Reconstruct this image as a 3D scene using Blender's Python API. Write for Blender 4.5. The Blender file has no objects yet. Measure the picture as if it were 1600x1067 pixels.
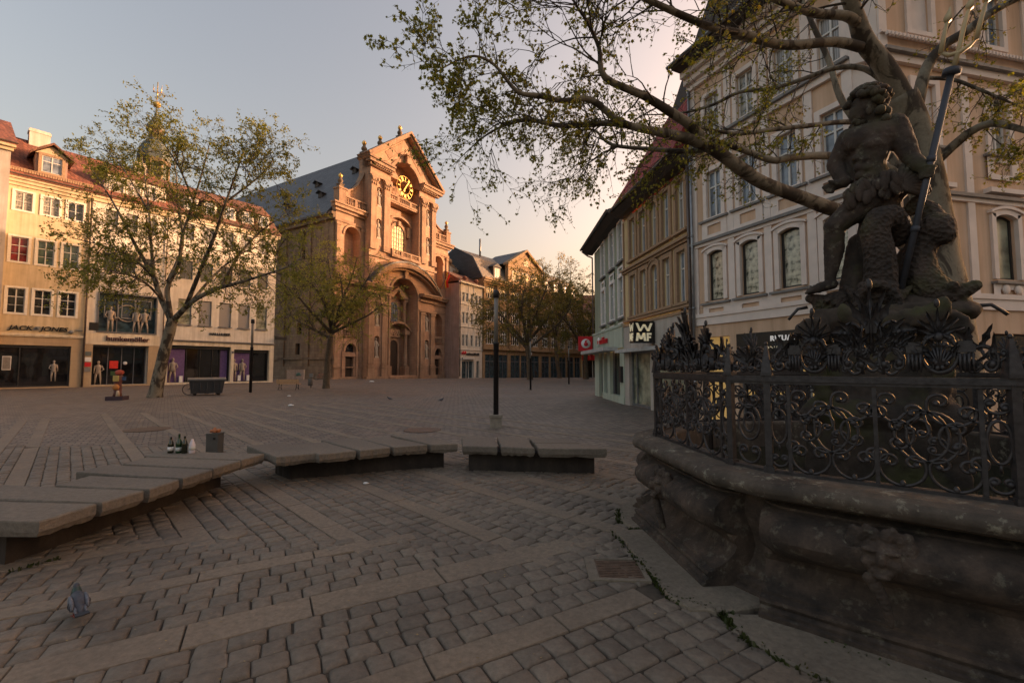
import bpy, bmesh, math, random
from mathutils import Vector, Matrix, noise
R = math.radians
PI = math.pi
scene = bpy.context.scene
COL = scene.collection

# ------------------------------------------------------------ camera
cam = bpy.data.cameras.new('camera'); camo = bpy.data.objects.new('camera', cam); COL.objects.link(camo)
cam.sensor_width = 36.0; cam.lens = 690 / 1600 * 36
cam.clip_start = 0.05; cam.clip_end = 2000
camo.location = (0, 0, 1.7); camo.rotation_euler = (R(90) + math.atan(40.5 / 690), 0, 0)
scene.camera = camo
# ------------------------------------------------------------ world and sun
SUN_EL, SUN_AZ = 5.5, 66.0                       # degrees; azimuth clockwise from +Y (view direction)
world = bpy.data.worlds.new('World'); scene.world = world; world.use_nodes = True
nt = world.node_tree; nt.nodes.clear()
wo = nt.nodes.new('ShaderNodeOutputWorld'); bg = nt.nodes.new('ShaderNodeBackground'); sky = nt.nodes.new('ShaderNodeTexSky')
sky.sky_type = 'NISHITA'; sky.sun_disc = False
sky.sun_elevation = R(SUN_EL); sky.sun_rotation = R(SUN_AZ)
sky.altitude = 200; sky.air_density = 1.0; sky.dust_density = 10.0; sky.ozone_density = 1.0
bg.inputs['Strength'].default_value = 0.15
hs = nt.nodes.new('ShaderNodeHueSaturation'); hs.inputs['Saturation'].default_value = 1.05
nt.links.new(sky.outputs[0], hs.inputs['Color'])
wb = nt.nodes.new('ShaderNodeMix'); wb.data_type = 'RGBA'; wb.blend_type = 'MULTIPLY'; wb.inputs[0].default_value = 1.0; wb.inputs[7].default_value = (1.37, 1.0, .82, 1)   # warm white balance of the whole sky
nt.links.new(hs.outputs[0], wb.inputs[6]); nt.links.new(wb.outputs[2], bg.inputs['Color']); nt.links.new(bg.outputs[0], wo.inputs['Surface'])
sun = bpy.data.lights.new('sun', 'SUN'); suno = bpy.data.objects.new('sun', sun); COL.objects.link(suno)
sun.energy = 2.0; sun.angle = R(0.5); sun.color = (1.0, 0.62, 0.38)
_d = Vector((math.sin(R(SUN_AZ)) * math.cos(R(SUN_EL)), math.cos(R(SUN_AZ)) * math.cos(R(SUN_EL)), math.sin(R(SUN_EL))))
suno.rotation_euler = _d.to_track_quat('Z', 'Y').to_euler()
scene.view_settings.view_transform = 'Standard'; scene.view_settings.look = 'None'
scene.view_settings.exposure = 2.2; scene.view_settings.gamma = 1.0
scene.render.engine = 'CYCLES'
try:
    scene.cycles.use_denoising = True
except Exception:
    pass
scene.cycles.max_bounces = 6; scene.cycles.transparent_max_bounces = 6
# ------------------------------------------------------------ helpers: materials
MATS = {}
def newmat(name):
    m = bpy.data.materials.new(name); m.use_nodes = True
    t = m.node_tree; b = t.nodes['Principled BSDF']
    return m, t, b
def nod(t, typ, **kw):
    n = t.nodes.new(typ)
    for k, v in kw.items():
        if k in n.inputs.keys(): n.inputs[k].default_value = v
        else: setattr(n, k, v)
    return n
def coords(t, kind='Object', scale=(1, 1, 1)):
    tc = t.nodes.new('ShaderNodeTexCoord'); mp = t.nodes.new('ShaderNodeMapping'); mp.inputs['Scale'].default_value = scale
    t.links.new(tc.outputs[kind], mp.inputs['Vector']); return mp.outputs[0]
def ramp(t, fac, stops):
    r = t.nodes.new('ShaderNodeValToRGB'); e = r.color_ramp.elements
    while len(e) < len(stops): e.new(0.5)
    for i, (p, c) in enumerate(stops):
        e[i].position = p; e[i].color = (c[0], c[1], c[2], 1) if not isinstance(c, (int, float)) else (c, c, c, 1)
    t.links.new(fac, r.inputs['Fac']); return r.outputs['Color']
def mixc(t, fac, a, b, mode='MIX'):
    n = t.nodes.new('ShaderNodeMix'); n.data_type = 'RGBA'; n.blend_type = mode
    for i, v in ((0, fac), (6, a), (7, b)):
        if hasattr(v, 'is_linked') or hasattr(v, 'links'): t.links.new(v, n.inputs[i])
        elif isinstance(v, (int, float)): n.inputs[i].default_value = v
        else: n.inputs[i].default_value = (v[0], v[1], v[2], 1)
    return n.outputs[2]
def bump(t, b, h, strength=.4, dist=.02):
    n = t.nodes.new('ShaderNodeBump'); n.inputs['Strength'].default_value = strength; n.inputs['Distance'].default_value = dist
    t.links.new(h, n.inputs['Height']); t.links.new(n.outputs[0], b.inputs['Normal']); return n
def sc(c, k): return (min(c[0] * k, 1), min(c[1] * k, 1), min(c[2] * k, 1))

def m_plain(name, col, rough=.6, metal=0.0, var=.18, scale=6.0, bmp=.1, emit=None, es=0, spec=None):
    if name in MATS: return MATS[name]
    m, t, b = newmat(name)
    v = coords(t)
    n = nod(t, 'ShaderNodeTexNoise', Scale=scale, Detail=5.0); t.links.new(v, n.inputs['Vector'])
    c = ramp(t, n.outputs[0], [(.3, sc(col, 1 - var)), (.7, sc(col, 1 + var))])
    t.links.new(c, b.inputs['Base Color']); b.inputs['Roughness'].default_value = rough; b.inputs['Metallic'].default_value = metal
    if bmp: bump(t, b, n.outputs[0], bmp, .01)
    if emit: b.inputs['Emission Color'].default_value = (*emit, 1); b.inputs['Emission Strength'].default_value = es
    if spec is not None: b.inputs['Specular IOR Level'].default_value = spec
    MATS[name] = m; return m
def m_stucco(name, col, dirt=.25):
    if name in MATS: return MATS[name]
    m, t, b = newmat(name)
    n1 = nod(t, 'ShaderNodeTexNoise', Scale=.55, Detail=6.0, Roughness=.65); t.links.new(coords(t), n1.inputs['Vector'])
    n2 = nod(t, 'ShaderNodeTexNoise', Scale=1.0, Detail=5.0, Roughness=.6); t.links.new(coords(t, scale=(3.5, 3.5, .22)), n2.inputs['Vector'])
    n3 = nod(t, 'ShaderNodeTexNoise', Scale=70.0, Detail=3.0); t.links.new(coords(t), n3.inputs['Vector'])
    a = ramp(t, n1.outputs[0], [(.3, sc(col, 1 - dirt)), (.7, sc(col, 1.06))])
    s = ramp(t, n2.outputs[0], [(.35, (.72, .68, .62)), (.6, (1, 1, 1))])
    c = mixc(t, .7, a, s, 'MULTIPLY'); t.links.new(c, b.inputs['Base Color'])
    b.inputs['Roughness'].default_value = .9; bump(t, b, n3.outputs[0], .25, .01)
    MATS[name] = m; return m
def m_blocks(name, c1, c2, mortar, w=.9, h=.42, size=.012, soot=.5, rough=.9):
    """ashlar: brick pattern on (x+y, z) with colour per block, soot patches and streaks"""
    if name in MATS: return MATS[name]
    m, t, b = newmat(name)
    tc = t.nodes.new('ShaderNodeTexCoord'); sx = t.nodes.new('ShaderNodeSeparateXYZ'); t.links.new(tc.outputs['Object'], sx.inputs[0])
    ad = t.nodes.new('ShaderNodeMath'); t.links.new(sx.outputs[0], ad.inputs[0]); t.links.new(sx.outputs[1], ad.inputs[1])
    cx = t.nodes.new('ShaderNodeCombineXYZ'); t.links.new(ad.outputs[0], cx.inputs[0]); t.links.new(sx.outputs[2], cx.inputs[1])
    br = nod(t, 'ShaderNodeTexBrick', Scale=1.0); t.links.new(cx.outputs[0], br.inputs['Vector'])
    br.inputs['Color1'].default_value = (*c1, 1); br.inputs['Color2'].default_value = (*c2, 1); br.inputs['Mortar'].default_value = (*mortar, 1)
    br.inputs['Brick Width'].default_value = w; br.inputs['Row Height'].default_value = h; br.inputs['Mortar Size'].default_value = size; br.inputs['Mortar Smooth'].default_value = .3
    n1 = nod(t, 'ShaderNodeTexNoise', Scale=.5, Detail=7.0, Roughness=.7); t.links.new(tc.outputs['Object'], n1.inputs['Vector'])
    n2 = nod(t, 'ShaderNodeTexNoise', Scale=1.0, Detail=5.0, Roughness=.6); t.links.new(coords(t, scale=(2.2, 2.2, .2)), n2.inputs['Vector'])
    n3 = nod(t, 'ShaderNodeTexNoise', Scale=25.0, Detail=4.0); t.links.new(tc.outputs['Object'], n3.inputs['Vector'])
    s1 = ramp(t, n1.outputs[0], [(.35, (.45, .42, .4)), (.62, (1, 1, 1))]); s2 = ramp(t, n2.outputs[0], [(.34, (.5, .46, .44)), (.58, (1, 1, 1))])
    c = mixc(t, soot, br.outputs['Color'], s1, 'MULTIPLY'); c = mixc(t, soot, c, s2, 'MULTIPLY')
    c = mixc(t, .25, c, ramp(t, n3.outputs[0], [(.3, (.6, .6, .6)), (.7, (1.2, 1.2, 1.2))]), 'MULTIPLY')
    t.links.new(c, b.inputs['Base Color']); b.inputs['Roughness'].default_value = rough
    mx = nod(t, 'ShaderNodeMath', operation='MULTIPLY_ADD'); t.links.new(br.outputs['Fac'], mx.inputs[0]); mx.inputs[1].default_value = -1.0; t.links.new(n3.outputs[0], mx.inputs[2])
    bump(t, b, mx.outputs[0], .5, .02)
    MATS[name] = m; return m
def m_tiles(name, col, w=.25, h=.33, var=.35, rough=.8):
    """roof tiles: rows along the slope (object z) and columns along x/y"""
    if name in MATS: return MATS[name]
    m, t, b = newmat(name)
    tc = t.nodes.new('ShaderNodeTexCoord'); sx = t.nodes.new('ShaderNodeSeparateXYZ'); t.links.new(tc.outputs['Object'], sx.inputs[0])
    cx = t.nodes.new('ShaderNodeCombineXYZ'); t.links.new(sx.outputs[0], cx.inputs[0]); t.links.new(sx.outputs[2], cx.inputs[1]); 
    ad = nod(t, 'ShaderNodeMath', operation='MULTIPLY_ADD'); t.links.new(sx.outputs[1], ad.inputs[0]); ad.inputs[1].default_value = .31; t.links.new(sx.outputs[0], ad.inputs[2]); t.links.new(ad.outputs[0], cx.inputs[0])
    br = nod(t, 'ShaderNodeTexBrick', Scale=1.0); t.links.new(cx.outputs[0], br.inputs['Vector'])
    br.inputs['Color1'].default_value = (*sc(col, 1 - var), 1); br.inputs['Color2'].default_value = (*sc(col, 1 + var), 1); br.inputs['Mortar'].default_value = (*sc(col, .35), 1)
    br.inputs['Brick Width'].default_value = w; br.inputs['Row Height'].default_value = h; br.inputs['Mortar Size'].default_value = .02; br.inputs['Mortar Smooth'].default_value = .6
    n1 = nod(t, 'ShaderNodeTexNoise', Scale=.9, Detail=6.0, Roughness=.7); t.links.new(tc.outputs['Object'], n1.inputs['Vector'])
    c = mixc(t, .6, br.outputs['Color'], ramp(t, n1.outputs[0], [(.3, (.5, .5, .48)), (.65, (1.1, 1.05, 1))]), 'MULTIPLY')
    t.links.new(c, b.inputs['Base Color']); b.inputs['Roughness'].default_value = rough
    iv = nod(t, 'ShaderNodeMath', operation='SUBTRACT'); iv.inputs[0].default_value = 1.0; t.links.new(br.outputs['Fac'], iv.inputs[1]); bump(t, b, iv.outputs[0], .6, .03)
    MATS[name] = m; return m
def m_glass(name, col=(.02, .022, .025), rough=.06, pat=None):
    """a pane with a dark room, a blind or a curtain behind it"""
    if name in MATS: return MATS[name]
    m, t, b = newmat(name)
    n = nod(t, 'ShaderNodeTexNoise', Scale=2.2, Detail=3.0); t.links.new(coords(t), n.inputs['Vector'])
    if pat == 'curtain':
        w = nod(t, 'ShaderNodeTexWave', Scale=6.0, Distortion=1.5); t.links.new(coords(t), w.inputs['Vector'])
        c = ramp(t, w.outputs[0], [(0, sc(col, .55)), (1, sc(col, 1.15))])
    elif pat == 'blotch':
        n.inputs['Scale'].default_value = 7.0; n.inputs['Detail'].default_value = 4.0
        c = ramp(t, n.outputs[0], [(.36, (.05, .055, .04)), (.5, col), (.7, sc(col, 1.5))])
    else:
        c = ramp(t, n.outputs[0], [(.35, sc(col, .5)), (.65, sc(col, 1.5))])
    t.links.new(c, b.inputs['Base Color']); b.inputs['Roughness'].default_value = rough
    n2 = nod(t, 'ShaderNodeTexNoise', Scale=1.3, Detail=1.0); t.links.new(coords(t), n2.inputs['Vector']); bump(t, b, n2.outputs[0], .06, .05)
    b.inputs['Specular IOR Level'].default_value = .7
    MATS[name] = m; return m

# ------------------------------------------------------------ helpers: meshes
class MB:
    """collects shapes and links them as ONE mesh object"""
    def __init__(s): s.v = []; s.f = []; s.mi = []; s.sm = []
    def add(s, verts, faces, mi=0, smooth=False, M=None):
        o = len(s.v)
        s.v += [tuple(M @ Vector(p)) if M else tuple(p) for p in verts]
        for f in faces: s.f.append(tuple(i + o for i in f)); s.mi.append(mi); s.sm.append(smooth)
        return s
    def quad(s, a, b, c, d, mi=0): return s.add([a, b, c, d], [(0, 1, 2, 3)], mi)
    def box(s, x0, x1, y0, y1, z0, z1, mi=0, M=None):
        v = [(x0, y0, z0), (x1, y0, z0), (x1, y1, z0), (x0, y1, z0), (x0, y0, z1), (x1, y0, z1), (x1, y1, z1), (x0, y1, z1)]
        return s.add(v, [(3, 2, 1, 0), (4, 5, 6, 7), (0, 1, 5, 4), (1, 2, 6, 5), (2, 3, 7, 6), (3, 0, 4, 7)], mi, False, M)
    def frus(s, x0, x1, y0, y1, z0, X0, X1, Y0, Y1, z1, mi=0):
        v = [(x0, y0, z0), (x1, y0, z0), (x1, y1, z0), (x0, y1, z0), (X0, Y0, z1), (X1, Y0, z1), (X1, Y1, z1), (X0, Y1, z1)]
        return s.add(v, [(3, 2, 1, 0), (4, 5, 6, 7), (0, 1, 5, 4), (1, 2, 6, 5), (2, 3, 7, 6), (3, 0, 4, 7)], mi)
    def prism(s, poly, y0, y1, mi=0, M=None, axis='y'):
        """poly of (a, z), extruded along y (or x, or z for plan polygons)"""
        n = len(poly)
        f3 = {'y': lambda a, b, e: (a, e, b), 'x': lambda a, b, e: (e, a, b), 'z': lambda a, b, e: (a, b, e)}[axis]
        v = [f3(a, b, y0) for a, b in poly] + [f3(a, b, y1) for a, b in poly]
        from mathutils.geometry import tessellate_polygon
        tr = tessellate_polygon([[Vector((a, b, 0)) for a, b in poly]])
        f = [tuple(t) for t in tr] + [tuple(i + n for i in reversed(t)) for t in tr]
        f += [(i, (i + 1) % n, (i + 1) % n + n, i + n) for i in range(n)]
        return s.add(v, f, mi, False, M)
    def lathe(s, prof, c=(0, 0, 0), n=16, mi=0, smooth=True, M=None):
        v = []; f = []
        for r, z in prof:
            for k in range(n): a = 2 * PI * k / n; v.append((c[0] + r * math.cos(a), c[1] + r * math.sin(a), c[2] + z))
        for i in range(len(prof) - 1):
            for k in range(n): k2 = (k + 1) % n; f.append((i * n + k, i * n + k2, (i + 1) * n + k2, (i + 1) * n + k))
        f.append(tuple(range(n - 1, -1, -1))); f.append(tuple((len(prof) - 1) * n + k for k in range(n)))
        return s.add(v, f, mi, smooth, M)
    def tube(s, path, rad, n=6, mi=0, smooth=True, M=None, cap=True):
        P = [Vector(p) for p in path]; m = len(P)
        if m < 2: return s
        if isinstance(rad, (int, float)): rad = [rad] * m
        v = []; f = []; up = None
        for i in range(m):
            t = (P[min(i + 1, m - 1)] - P[max(i - 1, 0)])
            if t.length < 1e-9: t = Vector((0, 0, 1))
            t.normalize()
            if up is None: up = Vector((0, 0, 1)) if abs(t.z) < .9 else Vector((1, 0, 0))
            a = t.cross(up)
            if a.length < 1e-6: a = t.cross(Vector((0, 1, 0)))
            a.normalize(); b = a.cross(t); up = b
            for k in range(n): w = 2 * PI * k / n; v.append(P[i] + (a * math.cos(w) + b * math.sin(w)) * rad[i])
        for i in range(m - 1):
            for k in range(n): k2 = (k + 1) % n; f.append((i * n + k, (i + 1) * n + k, (i + 1) * n + k2, i * n + k2))
        if cap: f.append(tuple(range(n))); f.append(tuple((m - 1) * n + k for k in range(n - 1, -1, -1)))
        return s.add(v, f, mi, smooth, M)
    def ell(s, c, r, n=12, m=8, mi=0, M=None, rot=None):
        v = []; f = []
        Rm = rot.to_matrix() if rot else None
        for i in range(m + 1):
            th = PI * i / m
            for k in range(n):
                a = 2 * PI * k / n; p = Vector((r[0] * math.sin(th) * math.cos(a), r[1] * math.sin(th) * math.sin(a), r[2] * math.cos(th)))
                if Rm: p = Rm @ p
                v.append(p + Vector(c))
        for i in range(m):
            for k in range(n): k2 = (k + 1) % n; f.append((i * n + k, (i + 1) * n + k, (i + 1) * n + k2, i * n + k2))
        return s.add(v, f, mi, True, M)
    def bar(s, a, b, w, d, mi=0, up=(0, 0, 1)):
        """rectangular bar from a to b"""
        A, B = Vector(a), Vector(b); t = (B - A).normalized(); u = Vector(up)
        x = t.cross(u)
        if x.length < 1e-6: x = t.cross(Vector((0, 1, 0)))
        x.normalize(); y = x.cross(t); v = []
        for P in (A, B):
            for i, j in ((-1, -1), (1, -1), (1, 1), (-1, 1)): v.append(P + x * (w / 2 * i) + y * (d / 2 * j))
        return s.add(v, [(0, 3, 2, 1), (4, 5, 6, 7), (0, 1, 5, 4), (1, 2, 6, 5), (2, 3, 7, 6), (3, 0, 4, 7)], mi)
    def mesh(s, name, mats):
        me = bpy.data.meshes.new(name); me.from_pydata([tuple(p) for p in s.v], [], s.f)
        for m in (mats if isinstance(mats, (list, tuple)) else [mats]): me.materials.append(m)
        me.polygons.foreach_set('material_index', s.mi); me.polygons.foreach_set('use_smooth', s.sm)
        me.update(); return me
    def build(s, name, mats, parent=None, fix=True, loc=None):
        me = s.mesh(name, mats)
        if fix:
            bm = bmesh.new(); bm.from_mesh(me); bmesh.ops.recalc_face_normals(bm, faces=bm.faces); bm.to_mesh(me); bm.free()
        return link(name, me, parent, loc)
def link(name, me, parent=None, loc=None):
    o = bpy.data.objects.new(name, me); COL.objects.link(o)
    if parent: o.parent = parent
    if loc is not None: o.location = loc
    return o
def tag(o, label=None, cat=None, group=None, kind=None):
    if label: o['label'] = label
    if cat: o['category'] = cat
    if group: o['group'] = group
    if kind: o['kind'] = kind
    return o
def thing(name, label, cat, loc=(0, 0, 0), rz=0, group=None):
    o = bpy.data.objects.new(name, None); COL.objects.link(o); o.empty_display_size = .2
    o.location = loc; o.rotation_euler = (0, 0, rz); return tag(o, label, cat, group)
def copy_tree(o, parent=None):
    c = o.copy(); COL.objects.link(c); c.parent = parent
    for ch in list(o.children): copy_tree(ch, c)
    return c
def gz(x, y): return -.018 * max(0.0, y - 65.0)          # the square falls away slightly at its far end

# ------------------------------------------------------------ helpers: facades (local x along the wall, y inward, z up, front at y = 0)
def arc_pts(x0, x1, zs, rise, n=12):
    """points of an arch from (x0, zs) over to (x1, zs) with the given rise"""
    w = (x1 - x0) / 2; cx = (x0 + x1) / 2
    if rise >= w * .98: return [(cx - w * math.cos(PI * k / n), zs + rise * math.sin(PI * k / n)) for k in range(n + 1)]
    r = (w * w + rise * rise) / (2 * rise); zc = zs + rise - r; a0 = math.asin(w / r)
    return [(cx + r * math.sin(-a0 + 2 * a0 * k / n), zc + r * math.cos(-a0 + 2 * a0 * k / n)) for k in range(n + 1)]
def wall(mb, x0, x1, z0, z1, ops, d=.2, y=0.0, mi=0, rmi=None):
    """wall sheet with real openings (x0, x1, z0, z1[, rise]) and reveals of depth d"""
    rmi = mi if rmi is None else rmi
    xs = sorted({x0, x1, *[o[0] for o in ops], *[o[1] for o in ops]}); zs = sorted({z0, z1, *[o[2] for o in ops], *[o[3] for o in ops]})
    for i in range(len(xs) - 1):
        for j in range(len(zs) - 1):
            a, b, c, e = xs[i], xs[i + 1], zs[j], zs[j + 1]; mx, mz = (a + b) / 2, (c + e) / 2
            if any(o[0] < mx < o[1] and o[2] < mz < o[3] for o in ops): continue
            mb.quad((a, y, c), (b, y, c), (b, y, e), (a, y, e), mi)
    for o in ops:
        a, b, c, e = o[:4]; rise = o[4] if len(o) > 4 else 0; dd = o[5] if len(o) > 5 else d; zt = e - rise
        mb.quad((a, y, c), (a, y, zt), (a, y + dd, zt), (a, y + dd, c), rmi); mb.quad((b, y, c), (b, y + dd, c), (b, y + dd, zt), (b, y, zt), rmi)
        mb.quad((a, y, c), (a, y + dd, c), (b, y + dd, c), (b, y, c), rmi)
        if not rise: mb.quad((a, y, e), (b, y, e), (b, y + dd, e), (a, y + dd, e), rmi)
        else:
            P = arc_pts(a, b, zt, rise)
            for (p, q), (r, s) in zip(P[:-1], P[1:]):
                mb.quad((p, y, q), (r, y, s), (r, y, e), (p, y, e), mi); mb.quad((p, y, q), (p, y + dd, q), (r, y + dd, s), (r, y, s), rmi)
WC = {}
def sash(mb, w, h, y, rise=0, t=.06, mull=1, bars=(.66,), d=.05, fine=(), mi=0):
    """casement frame of width w, height h, standing at x 0..w"""
    zt = h - rise
    mb.box(0, t, y, y + d, 0, zt, mi); mb.box(w - t, w, y, y + d, 0, zt, mi); mb.box(t, w - t, y, y + d, 0, t, mi)
    if not rise: mb.box(t, w - t, y, y + d, h - t, h, mi)
    else:
        P = arc_pts(0, w, zt, rise); Q = arc_pts(t, w - t, zt, max(rise - t, .02)); mb.prism(P + Q[::-1], y, y + d, mi)
    for k in range(mull):
        x = w * (k + 1) / (mull + 1); mb.box(x - t * .55, x + t * .55, y - .012, y + d, t, (h - t if not rise else h - t * .8), mi)
    for f in bars: mb.box(t, w - t, y - .009, y + d, h * f - t * .5, h * f + t * .5, mi)
    for f in fine: mb.box(t, w - t, y + .006, y + d, h * f - t * .22, h * f + t * .22, mi)
def window(parent, x, z, w, h, frame='white_frame', glass='glass_dark', depth=.16, rise=0, trim=None, tw=.14, tp=.05, sill=None, t=.06, mull=1, bars=(.66,), fine=(), y=0.0, label=None):
    """window of clear size w x h with its lower left corner at (x, z): (surround +) frame, with the pane a sub-part"""
    key = (w, h, frame, depth, rise, trim, tw, tp, sill, t, mull, tuple(bars), tuple(fine))
    if key not in WC:
        f = MB(); sash(f, w, h, depth - .06, rise, t, mull, bars, .05, fine)
        mats = [MATS[frame]]
        if trim:
            mats.append(MATS[trim]); g = .003
            if rise:
                P = arc_pts(-tw, w + tw, h - rise + tw * .8, rise + .02); Q = arc_pts(g, w - g, h - rise, rise - g); f.prism(P + Q[::-1], -tp, .03, 1)
                f.box(-tw, g, -tp, .03, 0, h - rise + tw * .8, 1); f.box(w - g, w + tw, -tp, .03, 0, h - rise + tw * .8, 1)
                P = arc_pts(-tw - .05, w + tw + .05, h - rise + tw * .8 + .06, rise + .03); Q = arc_pts(-tw - .05, w + tw + .05, h - rise + tw * .8, rise + .02); f.prism(P + Q[::-1], -tp - .04, .03, 1)
            else:
                f.box(-tw, g, -tp, .03, -tw * .8, h + tw, 1); f.box(w - g, w + tw, -tp, .03, -tw * .8, h + tw, 1); f.box(g, w - g, -tp, .03, h - g, h + tw, 1); f.box(g, w - g, -tp, .03, -tw * .8, g, 1)
        if sill:
            mats.append(MATS[sill]); f.box(-tw - .06, w + tw + .06, -tp - .09, .05, -tw * .8 - .08, -tw * .8 + .01, len(mats) - 1)
        WC[key] = f.mesh('window', mats)
    pk = ('pane', w, h, rise, glass)
    if pk not in WC:
        p = MB(); p.prism([(0.0, 0.0)] + (arc_pts(0, w, h - rise, rise) if rise else [(0, h), (w, h)]) + [(w, 0.0)] if rise else [(0, 0), (0, h), (w, h), (w, 0)], 0, .012); WC[pk] = p.mesh('pane', MATS[glass])
    o = link('window', WC[key], parent, (x, y, z)); link('pane', WC[pk], o, (0, depth - .03, 0))
    if label: o['label'] = label
    return o
FONT = {}
def text(name, body, size, mat, parent, loc, ext=.02, shear=0.0, off=0.0, rz=0.0, sx=1.0, align='LEFT', space=1.0):
    c = bpy.data.curves.new(name, 'FONT'); c.body = body; c.size = size; c.extrude = ext; c.shear = shear; c.offset = off; c.align_x = align; c.space_character = space; c.resolution_u = 3
    o = bpy.data.objects.new(name, c); COL.objects.link(o)
    me = bpy.data.meshes.new_from_object(o.evaluated_get(bpy.context.evaluated_depsgraph_get())); bpy.data.objects.remove(o); bpy.data.curves.remove(c)
    me.materials.clear(); me.materials.append(mat)
    o = link(name, me, parent, loc); o.rotation_euler = (R(90), 0, rz); o.scale = (sx, 1, 1); return o
# ------------------------------------------------------------ ground of the square (one sheet to the horizon)
def m_ground():
    m, t, b = newmat('square_setts')
    tc = t.nodes.new('ShaderNodeTexCoord'); mp = t.nodes.new('ShaderNodeMapping'); mp.inputs['Rotation'].default_value = (0, 0, R(-38)); t.links.new(tc.outputs['Object'], mp.inputs['Vector'])
    wn = nod(t, 'ShaderNodeTexNoise', Scale=1.2, Detail=2.0); t.links.new(mp.outputs[0], wn.inputs['Vector'])
    wv = mixc(t, .02, mp.outputs[0], wn.outputs['Color'], 'ADD')
    br = nod(t, 'ShaderNodeTexBrick', Scale=1.0); t.links.new(wv, br.inputs['Vector'])
    br.inputs['Color1'].default_value = (.225, .182, .145, 1); br.inputs['Color2'].default_value = (.125, .102, .085, 1); br.inputs['Mortar'].default_value = (.03, .025, .02, 1)
    br.inputs['Brick Width'].default_value = .24; br.inputs['Row Height'].default_value = .2; br.inputs['Mortar Size'].default_value = .014; br.inputs['Mortar Smooth'].default_value = .5
    n1 = nod(t, 'ShaderNodeTexNoise', Scale=.16, Detail=6.0, Roughness=.6); t.links.new(tc.outputs['Object'], n1.inputs['Vector'])
    n2 = nod(t, 'ShaderNodeTexNoise', Scale=9.0, Detail=5.0, Roughness=.65); t.links.new(tc.outputs['Object'], n2.inputs['Vector'])
    c = mixc(t, .6, br.outputs['Color'], ramp(t, n1.outputs[0], [(.32, (.55, .55, .56)), (.62, (1.1, 1.08, 1.05))]), 'MULTIPLY')
    c = mixc(t, .5, c, ramp(t, n2.outputs[0], [(.3, (.6, .6, .6)), (.7, (1.3, 1.3, 1.3))]), 'MULTIPLY')
    t.links.new(c, b.inputs['Base Color'])
    rr = ramp(t, n1.outputs[0], [(.35, .5), (.6, .72)]); t.links.new(rr, b.inputs['Roughness'])
    h = nod(t, 'ShaderNodeMath', operation='MULTIPLY_ADD'); t.links.new(br.outputs['Fac'], h.inputs[0]); h.inputs[1].default_value = -1.0; t.links.new(n2.outputs[0], h.inputs[2]); bump(t, b, h.outputs[0], .7, .025)
    return m
mb = MB(); ys = [-40, 0, 40, 65, 80, 100, 130, 160]; xs = [-400, -60, 0, 40, 400]
for i in range(len(xs) - 1):
    for j in range(len(ys) - 1):
        q = [(xs[i], ys[j]), (xs[i + 1], ys[j]), (xs[i + 1], ys[j + 1]), (xs[i], ys[j + 1])]; mb.quad(*[(x, y, gz(x, y)) for x, y in q])
mb.quad((-400, 160, gz(0, 160)), (400, 160, gz(0, 160)), (400, 1200, gz(0, 160)), (-400, 1200, gz(0, 160)))
tag(mb.build('ground', m_ground()), kind='structure')
# ------------------------------------------------------------ palette
m_plain('white_frame', (.62, .60, .56), .5, var=.06, bmp=0); m_plain('grey_frame', (.13, .13, .14), .45, var=.1, bmp=0); m_plain('dark_frame', (.025, .024, .024), .4, var=.2, bmp=0)
m_plain('pale_trim', (0.713, 0.667, 0.575), .85, var=.08); m_plain('white_trim', (0.750, 0.712, 0.675), .85, var=.09)
m_plain('lilac_trim', (.72, .625, .56), .85, var=.08, scale=3.0); m_plain('brown_trim', (.33, .215, .13), .85, var=.12)
m_plain('sill_grey', (.20, .19, .18), .7); m_plain('gutter', (.13, .10, .085), .45, .3); m_plain('zinc', (.23, .24, .25), .4, .6); m_plain('eave_dark', (.05, .038, .03), .7)
m_glass('glass_dark'); m_glass('glass_red', (.17, .012, .012)); m_glass('glass_green', (.06, .09, .075)); m_glass('glass_blue', (.16, .19, .23)); m_glass('glass_shop', (.012, .011, .012), .04)
m_glass('glass_curtain', (.30, .28, .26), .3, 'curtain'); m_glass('glass_lace', (.26, .24, .2), .15, 'blotch'); m_glass('glass_blind', (.24, .24, .17), .25); m_glass('glass_teal', (.04, .07, .085), .08); m_glass('glass_flower', (.42, .40, .31), .12, 'blotch')
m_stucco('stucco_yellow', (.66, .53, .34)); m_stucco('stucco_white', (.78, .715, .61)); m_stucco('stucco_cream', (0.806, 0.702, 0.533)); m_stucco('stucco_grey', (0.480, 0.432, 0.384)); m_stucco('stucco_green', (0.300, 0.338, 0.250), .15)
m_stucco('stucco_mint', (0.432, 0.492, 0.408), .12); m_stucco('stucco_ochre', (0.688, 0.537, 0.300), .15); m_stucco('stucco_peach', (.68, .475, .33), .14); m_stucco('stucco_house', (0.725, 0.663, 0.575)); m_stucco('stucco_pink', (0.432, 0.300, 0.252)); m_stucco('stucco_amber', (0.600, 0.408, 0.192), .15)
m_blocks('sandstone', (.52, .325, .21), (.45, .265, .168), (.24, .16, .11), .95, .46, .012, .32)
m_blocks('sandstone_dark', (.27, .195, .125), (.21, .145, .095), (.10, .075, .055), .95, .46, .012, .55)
m_blocks('sandstone_trim', (.43, .28, .18), (.38, .235, .15), (.27, .19, .125), 1.9, .8, .006, .5)
m_blocks('ocher_stone', (.44, .29, .155), (.38, .24, .125), (.27, .175, .10), 1.2, .55, .008, .4)
m_blocks('shop_stone', (.50, .37, .23), (.45, .33, .20), (.34, .25, .16), 1.1, .75, .006, .2)
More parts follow.
